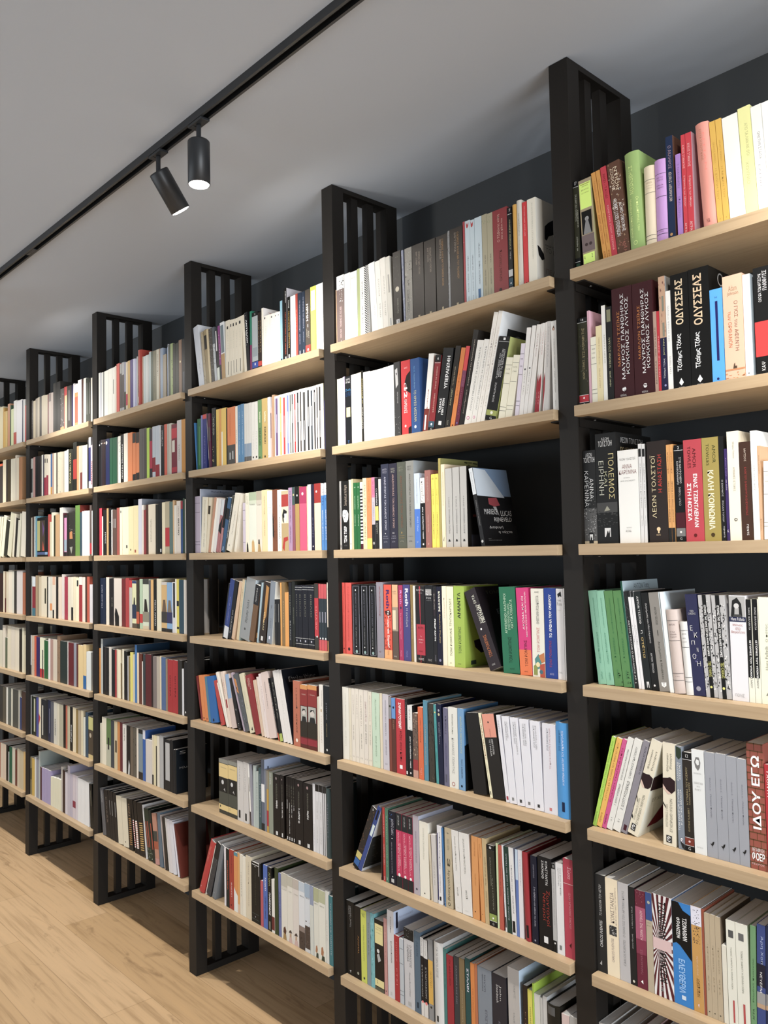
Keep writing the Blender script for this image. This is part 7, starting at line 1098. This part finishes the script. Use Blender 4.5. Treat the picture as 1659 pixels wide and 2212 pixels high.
266.6 31.0 215 0.0 12 ccc8b8||b .65 .82 d88840
298.9 50.4 215 0.0 12 d8ccb8||r .1 .8 0 .2 d8a888;r .1 .5 .8 1 222
351.3 27.0 215 0.0 12 1c1814||
381.0 46.0 214 0.0 12 d8c4b0||
428.2 33.1 228 0.0 12 d0c4bc||
463.2 41.7 216 0.0 12 a02840||
506.7 40.3 215 0.0 12 d0c8b4||
548.1 24.4 216 0.0 12 d8d0b8||b .7 1 222
573.7 31.4 217 0.0 12 d8ccac||
606.3 36.7 213 0.0 12 e0d8b8||r .3 .8 .06 .2 222
644.8 38.3 217 0.0 12 9c2028||b 0 .18 d8d4cc
684.2 33.6 216 0.0 12 d8ccc0||
719.6 18.8 217 0.0 12 4a2c20||
739.5 29.5 219 0.0 12 b85038||
770.8 37.2 182 0.0 12 ccc8cc||
@E5
1.0 13.2 214 0.0 8 c8c8cc||b .75 1 555
15.5 39.4 214 0.0 8 c0a890||n 0 1 .6 1 444 10
57.1 27.3 214 0.0 8 c85028||
86.6 48.1 211 0.0 8 34205c||
136.9 58.5 210 0.0 8 d8d8b8||b .78 1 b01c24;r .6 .8 .3 1 222
200.1 52.2 199 0.0 8 1c5c2c||
256.1 26.4 212 0.0 8 dcd4d0||
284.5 36.8 211 0.0 8 a88478||
322.5 51.7 212 0.0 8 c8bca8||
377.8 36.4 234 0.0 8 8a6c50||n 0 1 0 1 443 12
*416.2 91.8 211 0.0 8 24302c||
510.0 9.6 213 0.0 8 d0ccc8||
522.3 65.4 210 0.0 8 641c20||
589.5 31.5 212 0.0 8 8a8c98||
622.9 16.5 210 0.0 8 5a2824||
643.5 57.5 206 0.0 8 d8bc80||
702.9 35.2 212 0.0 8 d8bc80||b .7 1 1460a0
740.6 52.0 181 0.0 8 d0d4d0||
@E6
1.0 10.4 211 0.0 9 b4b4b4||
13.8 67.0 207 0.0 9 242a1c||r .5 .8 .05 .9 b8b898
83.1 31.7 208 0.0 9 484c90||
118.2 30.4 213 0.0 9 d8ccb0||p b83840 0 .4 .8 .5 0 .7
153.8 70.5 206 0.0 9 24262a||r .2 .4 .15 .9 ccc8b8
225.6 24.7 212 0.0 9 202024||
252.5 29.0 213 0.0 9 222844||L .5 .2 .8 aab
284.7 40.5 211 0.0 9 585a64||
328.3 41.6 212 0.0 9 c8c4b4||U* .3 .6 .4 .8 222 ΑΝΘΡΩΠΟΙ
373.0 27.8 210 0.0 9 d0c8b0||
402.9 50.0 210 0.0 9 aca68e||
455.1 27.9 215 0.0 9 1c140f||
485.1 19.1 214 0.0 9 b85a40||
506.3 31.5 215 0.0 9 b4ac8c||
539.9 31.2 213 0.0 9 1a1614||U* .3 .6 .4 .8 ddd ΑΡΙΘΜΟΣ
574.0 38.1 216 0.0 9 d8c8a4||
614.1 22.3 211 0.0 9 8a7034||
638.4 34.0 211 0.0 9 ac9c80||
674.4 21.8 214 0.0 9 d4c8a4||
700.5 23.1 183 0.0 9 d0d0c0||
726.4 30.6 213 0.0 9 344c60||
760.5 55.2 199 0.0 9 4c4030||b .02 .32 c0bc70;o .4 .45 .2 b8a890;b .9 1 c8b070
@E7
1.0 22.4 200 0.0 7 8a7c54||r .2 .8 .3 .6 332
26.8 36.2 196 0.0 7 c8a438||
66.3 21.1 209 0.0 7 d0d0cc||
89.8 31.6 205 0.0 7 8a8c98||
123.7 21.7 249 0.0 7 a8b0ac 98a4a0||
147.7 18.6 171 0.0 7 4a2024||
168.6 33.6 171 0.0 7 a094bc||
203.5 35.9 173 0.0 7 a094bc||
240.8 49.2 173 0.0 7 a094bc||
292.2 29.5 148 0.0 7 d8d4b8||
322.9 34.5 150 0.0 7 d8d4b8||
358.7 34.0 153 0.0 7 d8d4b8||
394.0 35.3 154 0.0 7 d8d4b8||
431.5 17.7 223 0.0 7 c4bcb0||
451.3 29.5 210 0.0 7 3a2420||
482.9 30.0 206 0.0 7 ccc4cc||
515.1 27.2 243 0.0 7 b8b0bc a8a4bc||
543.5 31.8 209 0.0 7 b4acbc||
576.5 35.5 211 0.0 7 c8bcc4||b .6 .75 8a2840
614.1 22.2 212 0.0 7 ccc4cc||
638.3 37.9 207 0.0 7 dcdcdc||
677.3 45.9 207 0.0 7 dcdcdc||
724.4 45.1 206 0.0 7 dcdcdc||
788.8 29.7 203 -5.4 7 101412||L .4 .15 .5 776
@F1
304.3 62.6 267 0.0 8 e4d8b8||
368.4 57.7 260 0.0 8 ddd0a8||
428.8 16.2 248 0.0 8 d0a040||
446.4 23.7 225 0.0 8 d8b050||
471.7 31.2 223 0.0 8 d8b868||
507.6 38.3 260 0.0 8 d09068||
548.4 15.6 247 0.0 8 3c6048||
565.4 40.8 221 0.0 8 d8e0a8||
608.7 46.4 263 0.0 8 eeeae4||b .7 1 c85040
657.6 87.2 255 0.0 8 f0ecec||
747.1 15.6 246 0.0 8 4c5468||
765.2 24.4 248 0.0 8 e8e8e4||
792.0 27.2 211 0.0 8 d04838||
@F2
296.3 45.7 244 0.0 8 443c34||
344.6 78.0 239 0.0 8 3c3430||b 0 .06 e05820
426.3 54.4 257 0.0 8 d8ccac||
482.2 25.6 254 0.0 8 3c342c||
510.3 53.0 251 0.0 8 443820||
564.8 38.6 250 0.0 8 d8d0b8||
604.8 29.8 249 0.0 8 d8d0b8||
637.1 23.3 264 0.0 8 d0c4b0||
661.8 34.4 247 0.0 8 d8ccb0||
697.6 54.0 247 0.0 8 b07848 a87c50||
@F3
309.4 41.7 244 9.4 10 d0ccb0||
354.2 26.3 243 11.3 10 d4d0b4||
383.5 47.7 246 14.1 10 d8d4b8||
435.2 56.8 215 14.1 10 2c2c20||
496.1 62.4 258 14.1 10 c8c4a8||
582.2 29.7 250 9.3 10 d4ccb4||
614.6 32.9 224 9.3 10 24201a||
650.3 21.3 212 9.3 10 d0ccb8||
673.2 22.1 248 9.3 10 d4d0b8||
712.1 7.1 249 5.6 10 a8a490||
721.4 71.6 252 5.6 10 dcd4c0||
@F4
285.2 74.0 221 0.0 12 34241c||
361.7 59.6 228 0.0 12 382018||
426.8 25.1 241 0.0 12 d8ccb0||
454.3 22.9 236 0.0 12 9c8468||b .65 1 5c2820
478.6 33.7 237 0.0 12 ccc0a4||
514.7 61.8 246 0.0 12 d8ccb8||
577.9 32.7 241 0.0 12 ccc8b8||
612.9 38.0 241 0.0 12 34302a||
654.2 93.6 245 0.0 12 ccc4c0||
750.1 39.2 234 0.0 12 a8603c||
@F5
320.5 59.6 208 0.0 8 d0c8b0||
381.6 44.4 212 0.0 8 d0c8b0||
430.6 44.8 245 0.0 8 d8ccb8||
476.8 34.9 175 0.0 8 5c6448||
514.1 58.8 246 0.0 8 d8ccb0||
575.4 62.7 245 0.0 8 d4c8b4||
640.5 66.3 244 0.0 8 d8ccb4||
709.1 42.9 236 0.0 8 2c2418||
754.3 29.1 247 0.0 8 d4ccb0||
785.7 28.8 208 0.0 8 c8bc9c||
@F6
320.8 43.3 205 0.0 9 444038||
366.6 63.5 209 0.0 9 3c3832||
433.7 57.0 208 0.0 9 5c5444||
493.2 28.4 212 0.0 9 d8d4c8||
524.1 48.4 211 0.0 9 5c6058||
574.9 25.7 213 0.0 9 c8c4b0||
605.0 86.3 210 0.0 9 4c4c44||
693.6 21.9 217 0.0 9 b8b4a4||
717.8 26.5 179 0.0 9 34406c||
746.6 63.8 215 0.0 9 4a3428||
@F7
347.8 56.7 202 0.0 7 b07058||
407.2 34.5 200 0.0 7 d8c8b0||
444.4 54.6 202 0.0 7 d8c0a8||
501.7 33.5 202 0.0 7 1c1814||
539.0 10.8 168 0.0 7 ccc||
553.5 46.2 201 0.0 7 1c5c40||
602.3 46.6 206 0.0 7 ccc4b0||
650.4 30.9 199 0.0 7 6a3424||
683.8 34.8 212 0.0 7 c8b89c||
721.1 60.4 208 0.0 7 c0b08c||
784.0 36.7 211 0.0 7 d0a860||'''
def lin(c): return c/12.92 if c <= .04045 else ((c+.055)/1.055)**2.4
_cc = {}
def hexc(h):
    if h not in _cc:
        q = [int(ch*2, 16) for ch in h] if len(h) == 3 else [int(h[i:i+2], 16) for i in (0, 2, 4)]
        r = [lin(v/255) for v in q]; y = .3*r[0]+.59*r[1]+.11*r[2]
        _cc[h] = tuple(.82*v+.18*y for v in r)
    return _cc[h]
def parse():
    out = []
    for ln in BOOKS.split('\n'):
        if ln.startswith('@'): b, n = ln[1], int(ln[2]); i = 0; continue
        hd, desc, dec = ln.split('|', 2); own = hd.startswith('*'); t = hd.lstrip('*').split()
        R = t[-1] == 'R'; t = t[:-1] if R else t
        out.append(dict(b=b, n=n, own=own, x=float(t[0])/1e3, t=float(t[1])/1e3, h=float(t[2])/1e3, lean=math.radians(float(t[3])), sb=float(t[4])/1e3,
                        col=t[5], cov=t[6] if len(t) > 6 else t[5], R=R, desc=desc, dec=[d for d in dec.split(';') if d.strip()]))
    return out
books = parse()
# every piece of lettering is turned into outlines once
TEXT = {}
def text_key(op):
    return op.startswith('c') and op[1:2] in 'DUH'
def collect():
    keys = set()
    for k in books:
        for d in k['dec']:
            q = d.split(' ', 6); op = q[0].lstrip('c') if q[0] != 'c' else q[0]
            if op.rstrip('*') in ('D', 'U', 'H') and len(q) > 6: keys.add((q[6].strip(), op.endswith('*')))
    obs = []
    for s, bold in sorted(keys):
        cu = bpy.data.curves.new('lettering', 'FONT'); cu.body = s; cu.resolution_u = 2; cu.size = 1
        cu.offset = .022 if bold else -.008
        o = bpy.data.objects.new('lettering', cu); COL.objects.link(o); obs.append((s, bold, o, cu))
    dg = bpy.context.evaluated_depsgraph_get(); dg.update()
    for s, bold, o, cu in obs:
        me = o.evaluated_get(dg).to_mesh()
        V = [(v.co.x, v.co.y) for v in me.vertices]; F = [tuple(p.vertices) for p in me.polygons]
        if V:
            xa = min(v[0] for v in V); xb = max(v[0] for v in V); ya = min(v[1] for v in V); yb = max(v[1] for v in V)
            TEXT[s, bold] = ([((x-xa)/max(xb-xa, 1e-6), (y-ya)/max(yb-ya, 1e-6)) for x, y in V], F)
    for s, bold, o, cu in obs: bpy.data.objects.remove(o); bpy.data.curves.remove(cu)
collect()
def clip01(P):
    for ax, lim, sg in ((0, 0, 1), (0, 1, -1), (1, 0, 1), (1, 1, -1)):
        Q = []
        for i in range(len(P)):
            a, b = P[i-1], P[i]; da = (a[ax]-lim)*sg; db = (b[ax]-lim)*sg
            if (da >= 0) != (db >= 0):
                f = da/(da-db); Q.append(tuple(a[j]+(b[j]-a[j])*f for j in (0, 1)))
            if db >= 0: Q.append(b)
        P = Q
        if len(P) < 3: return []
    return P
def decor(d, asp, rng):
    """one printed mark -> list of (points in u,v ; faces ; colour ; on front cover)"""
    q = d.strip().split(' ', 6); op = q[0]; cov = False
    if op[0] == 'c' and len(op) > 1: cov = True; op = op[1:]
    f = lambda *ix: [float(q[i]) for i in ix]
    R = lambda u0, u1, v0, v1: ([(u0, v0), (u1, v0), (u1, v1), (u0, v1)], [(0, 1, 2, 3)])
    if op in ('D', 'U', 'H', 'D*', 'U*', 'H*'):
        u0, u1, v0, v1 = f(1, 2, 3, 4); T = TEXT.get((q[6].strip(), op.endswith('*')))
        if not T: return []
        if op[0] == 'D': P = [(u0+y*(u1-u0), v0+x*(v1-v0)) for x, y in T[0]]
        elif op[0] == 'U': P = [(u1-y*(u1-u0), v1-x*(v1-v0)) for x, y in T[0]]
        else: P = [(u0+x*(u1-u0), v1-y*(v1-v0)) for x, y in T[0]]
        return [(P, T[1], q[5], cov)]
    if op == 'b': v0, v1 = f(1, 2); return [(*R(0, 1, v0, v1), q[3], cov)]
    if op == 'r': return [(*R(*f(1, 2, 3, 4)), q[5], cov)]
    if op == 'l': v0, = f(1); return [(*R(0, 1, v0, v0+.0045), q[2], cov)]
    if op == 'L': u, v0, v1 = f(1, 2, 3); return [(*R(u, u+.12, v0, v1), q[4], cov)]
    if op == 'o':
        u, v, r = f(1, 2, 3); n = 16
        return [([(u+r*math.cos(6.2832*i/n), v+r*asp*math.sin(6.2832*i/n)) for i in range(n)], [tuple(range(n))], q[4], cov)]
    if op == 'p':
        t = d.strip().split()[2:]; P = [(float(t[i]), float(t[i+1])) for i in range(0, len(t)-1, 2)]
        return [(P, [tuple(range(len(P)))], q[1], cov)]
    if op == 'n':
        u0, u1, v0, v1 = f(1, 2, 3, 4); n = int(d.strip().split()[6]); P = []; F = []
        for i in range(n):
            cu = rng.uniform(u0, u1); cv = rng.uniform(v0, v1); sz = 1 if n < 30 else .62; a = rng.uniform(.03, .13)*sz; e = rng.uniform(.006, .022)*(v1-v0+.3)*sz; k = len(P); m = 6
            for j in range(m):
                r = rng.uniform(.5, 1.1); P.append((min(max(cu+a*r*math.cos(1.047*j), 0), 1), min(max(cv+e*r*math.sin(1.047*j), 0), 1)))
            F.append(tuple(range(k, k+m)))
        return [(P, F, q[5], cov)]
    if op in ('T', 'T2'):
        a, e, u0, u1, n = (.1, .9, 0, 1, 16) if op == 'T' else (.38, .92, .25, .85, 13)
        P = []; F = []
        for i in range(n):
            v0 = a+(e-a)*i/n; k = len(P); P += R(u0, u1, v0, v0+(e-a)/n*.5)[0]; F.append((k, k+1, k+2, k+3))
        return [(P, F, q[1], cov)]
    if op in ('Z', 'J', 'K', 'F'):
        P = []; F = []; c = q[1]
        def add(poly):
            poly = clip01(poly)
            if poly: k = len(P); P.extend(poly); F.append(tuple(range(k, k+len(poly))))
        if op == 'Z':
            for i in range(34): v = i*.033-.08; add([(0, v), (.5, v+.03), (1, v+.09), (1, v+.105), (.5, v+.047), (0, v+.015)])
        if op == 'J':
            for i in range(26):
                a = 6.2832*i/26; e = a+.12; r = 1.6
                add([(.35+.05*math.cos(a), .5+.03*math.sin(a)), (.35+r*math.cos(a)*1.6, .5+r*math.sin(a)*.75), (.35+r*math.cos(e)*1.6, .5+r*math.sin(e)*.75), (.35+.05*math.cos(e), .5+.03*math.sin(e))])
        if op == 'K':
            for i in range(17):
                v = i/17
                add([(0, v), (1, v), (1, v+.009), (0, v+.009)])
                for j in range(3): u = j/2.2+(i % 2)*.22; add([(u, v), (u+.03, v), (u+.03, v+.06), (u, v+.06)])
        if op == 'F':
            for r in ((.1, .9, .02, .0235), (.1, .9, .976, .98), (.1, .14, .02, .98), (.86, .9, .02, .98)): add(R(*r)[0])
        return [(P, F, c, cov)]
    return []
DEP = .142
def book_geometry(k):
    """cover (spine, two boards and everything printed on them) and page block, spine facing -Y"""
    t, h = k['t'], k['h']; e = .0022 if k['R'] else .0009; e = min(e, t*.2); B = min(.006, t*.2) if k['R'] else 0
    dep = DEP if h < .235 else .155
    if h < .17: dep = .115
    rng = random.Random(int(k['x']*1e5)+k['n'])
    bul = lambda u: -B*(1-(2*u-1)**2) if 0 <= u <= 1 else 0
    us = [i/10 for i in range(11)] if B else [0, 1]
    outer = [(0, dep)] + [(u*t, bul(u)) for u in us] + [(t, dep)]
    inner = [(e, dep)] + [(e+u*(t-2*e), bul(u)+e) for u in us] + [(t-e, dep)]
    n = len(outer); V = [(x, y, z) for z in (0, h) for x, y in outer] + [(x, y, z) for z in (0, h) for x, y in inner]
    F = []; C = []
    sp = hexc(k['col']); cv = hexc(k['cov'])
    for i in range(n-1):
        c = sp if i < n-2 else cv
        F.append((i, i+1, n+i+1, n+i)); C.append(c)
        F.append((2*n+i+1, 2*n+i, 3*n+i, 3*n+i+1)); C.append(cv if i == n-2 else sp)
        F.append((n+i, n+i+1, 3*n+i+1, 3*n+i)); C.append(c)
        F.append((i+1, i, 2*n+i, 2*n+i+1)); C.append(c)
    for i in (0, n-1): F.append((i, n+i, 3*n+i, 2*n+i)); C.append(sp if i == 0 else cv)
    ly = 0; asp = t/h
    for d in k['dec']:
        for P, FF, c, cov in decor(d, asp if not d.strip().startswith('c') else dep/h, rng):
            ly += 1; eps = .00018 + .00005*ly; o = len(V); c = hexc(c)
            if cov: V += [(t+eps, .001+u*(dep-.002), h*(1-v)) for u, v in P]
            else:
                if B and len(P) == 4 and len(FF) == 1:                # wrap wide marks round the spine
                    (u0, v0), (u1, v1) = P[0], P[2]; m = 8; P = [(u0+(u1-u0)*i/m, v) for v in (v0, v1) for i in range(m+1)]
                    FF = [(i, i+1, m+2+i, m+1+i) for i in range(m)]
                V += [(u*t, bul(u)-eps, h*(1-v)) for u, v in P]
            F += [tuple(i+o for i in f) for f in FF]; C += [c]*len(FF)
    ins = .003 if k['R'] else .0006
    pages = box(e+.0001, t-e-.0001, e+.0004, dep-(.004 if k['R'] else .0008), ins if k['R'] else .0003, h-ins)
    return V, F, C, pages
def colour_mesh(name, V, F, C, mats):
    me = bpy.data.meshes.new(name); me.from_pydata(V, [], F)
    for m in mats: me.materials.append(m)
    a = me.color_attributes.new('Col', 'FLOAT_COLOR', 'CORNER'); buf = []
    for f, c in zip(F, C): buf += [c[0], c[1], c[2], 1.0]*len(f)
    a.data.foreach_set('color', buf); me.update(); return me
def place(k):
    a = k['lean']; x0 = -BAYS.index(k['b'])*SP; t = k['t']
    x, z = (k['x'], 0) if a < 0 else (k['x']+t/math.cos(a)-t*math.cos(a), t*math.sin(a))
    return Vector((x0+x, k['sb'], (3-k['n'])*DZ+z+.0003)), a
# ---- labels that single each book out
def hue(h):
    q = [int(ch*2, 16) for ch in h] if len(h) == 3 else [int(h[i:i+2], 16) for i in (0, 2, 4)]
    import colorsys
    H, Sx, V = colorsys.rgb_to_hsv(*(v/255 for v in q)); H *= 360
    if V < .2: return 'black'
    if Sx < .13: return 'white' if V > .78 else ('light grey' if V > .6 else 'dark grey' if V < .4 else 'grey')
    if Sx < .28 and 20 < H < 70: return 'cream' if V > .8 else 'beige' if V > .55 else 'taupe'
    dk = 'dark ' if V < .45 else ''
    for lim, nm in ((14, 'red'), (28, 'brown' if V < .7 else 'orange'), (48, 'brown' if V < .55 else 'tan' if Sx < .5 else 'orange'), (68, 'yellow' if V > .6 else 'olive'), (165, 'green'), (195, 'teal'), (255, 'blue'), (290, 'purple'), (335, 'pink'), (361, 'red')):
        if H < lim: return dk+nm
    return 'grey'
for k in books:
    if k['own'] and not k['desc']:
        k['desc'] = ('slim ' if k['t'] < .013 else 'thick ' if k['t'] > .034 else '') + hue(k['col']) + ' paperback'
ORD = ['first', 'second', 'third', 'fourth', 'fifth', 'sixth', 'seventh', 'eighth', 'ninth', 'tenth']
CNT = {2: 'two', 3: 'three', 4: 'four', 5: 'five', 6: 'six', 7: 'seven', 8: 'eight', 9: 'nine'}
same = {}
for k in books:
    if k['own']: same.setdefault((k['b'], k['n'], k['desc']), []).append(k)
for (b, n, desc), ks in same.items():
    for i, k in enumerate(ks):
        m = len(ks); al = ''
        if m == 2: al = ('left', 'right')[i] + ' of two'
        elif m > 2: al = ('leftmost' if i == 0 else 'rightmost' if i == m-1 else 'middle' if m == 3 else ORD[i]) + ' of ' + CNT[m]
        k['label'] = ', '.join(s for s in (desc, al, SHELF[n] + ' shelf', BAYNAME[b]) if s)
        if len(k['label'].split()) > 16: print('LABEL', len(k['label'].split()), k['label'])
far = dict(V=[], F=[], C=[], I=[])
for k in books:
    V, F, C, (PV, PF) = book_geometry(k); loc, a = place(k)
    if k['own']:
        r = thing('book', k['label'], 'book', loc, f"books on the {SHELF[k['n']]} shelf of the {BAYNAME[k['b']]}")
        r.rotation_euler = (0, a, 0)
        o = bpy.data.objects.new('cover', colour_mesh('cover', V, F, C, [M_book])); COL.objects.link(o); o.parent = r
        mesh_obj('page_block', PV, PF, M_page, r)
    else:
        R = Matrix.Translation(loc) @ Matrix.Rotation(a, 4, 'Y')
        for vv, ff, cc, mi in ((V, F, C, 0), (PV, PF, [(1, 1, 1)]*len(PF), 1)):
            o = len(far['V']); far['V'] += [tuple(R @ Vector(v)) for v in vv]
            far['F'] += [tuple(i+o for i in f) for f in ff]; far['C'] += cc; far['I'] += [mi]*len(ff)
me = colour_mesh('books', far['V'], far['F'], far['C'], [M_book, M_page]); me.polygons.foreach_set('material_index', far['I'])
o = bpy.data.objects.new('books', me); COL.objects.link(o)
o['kind'] = 'stuff'; o['label'] = 'the many smaller books filling the shelves of the farther bays'; o['category'] = 'books'
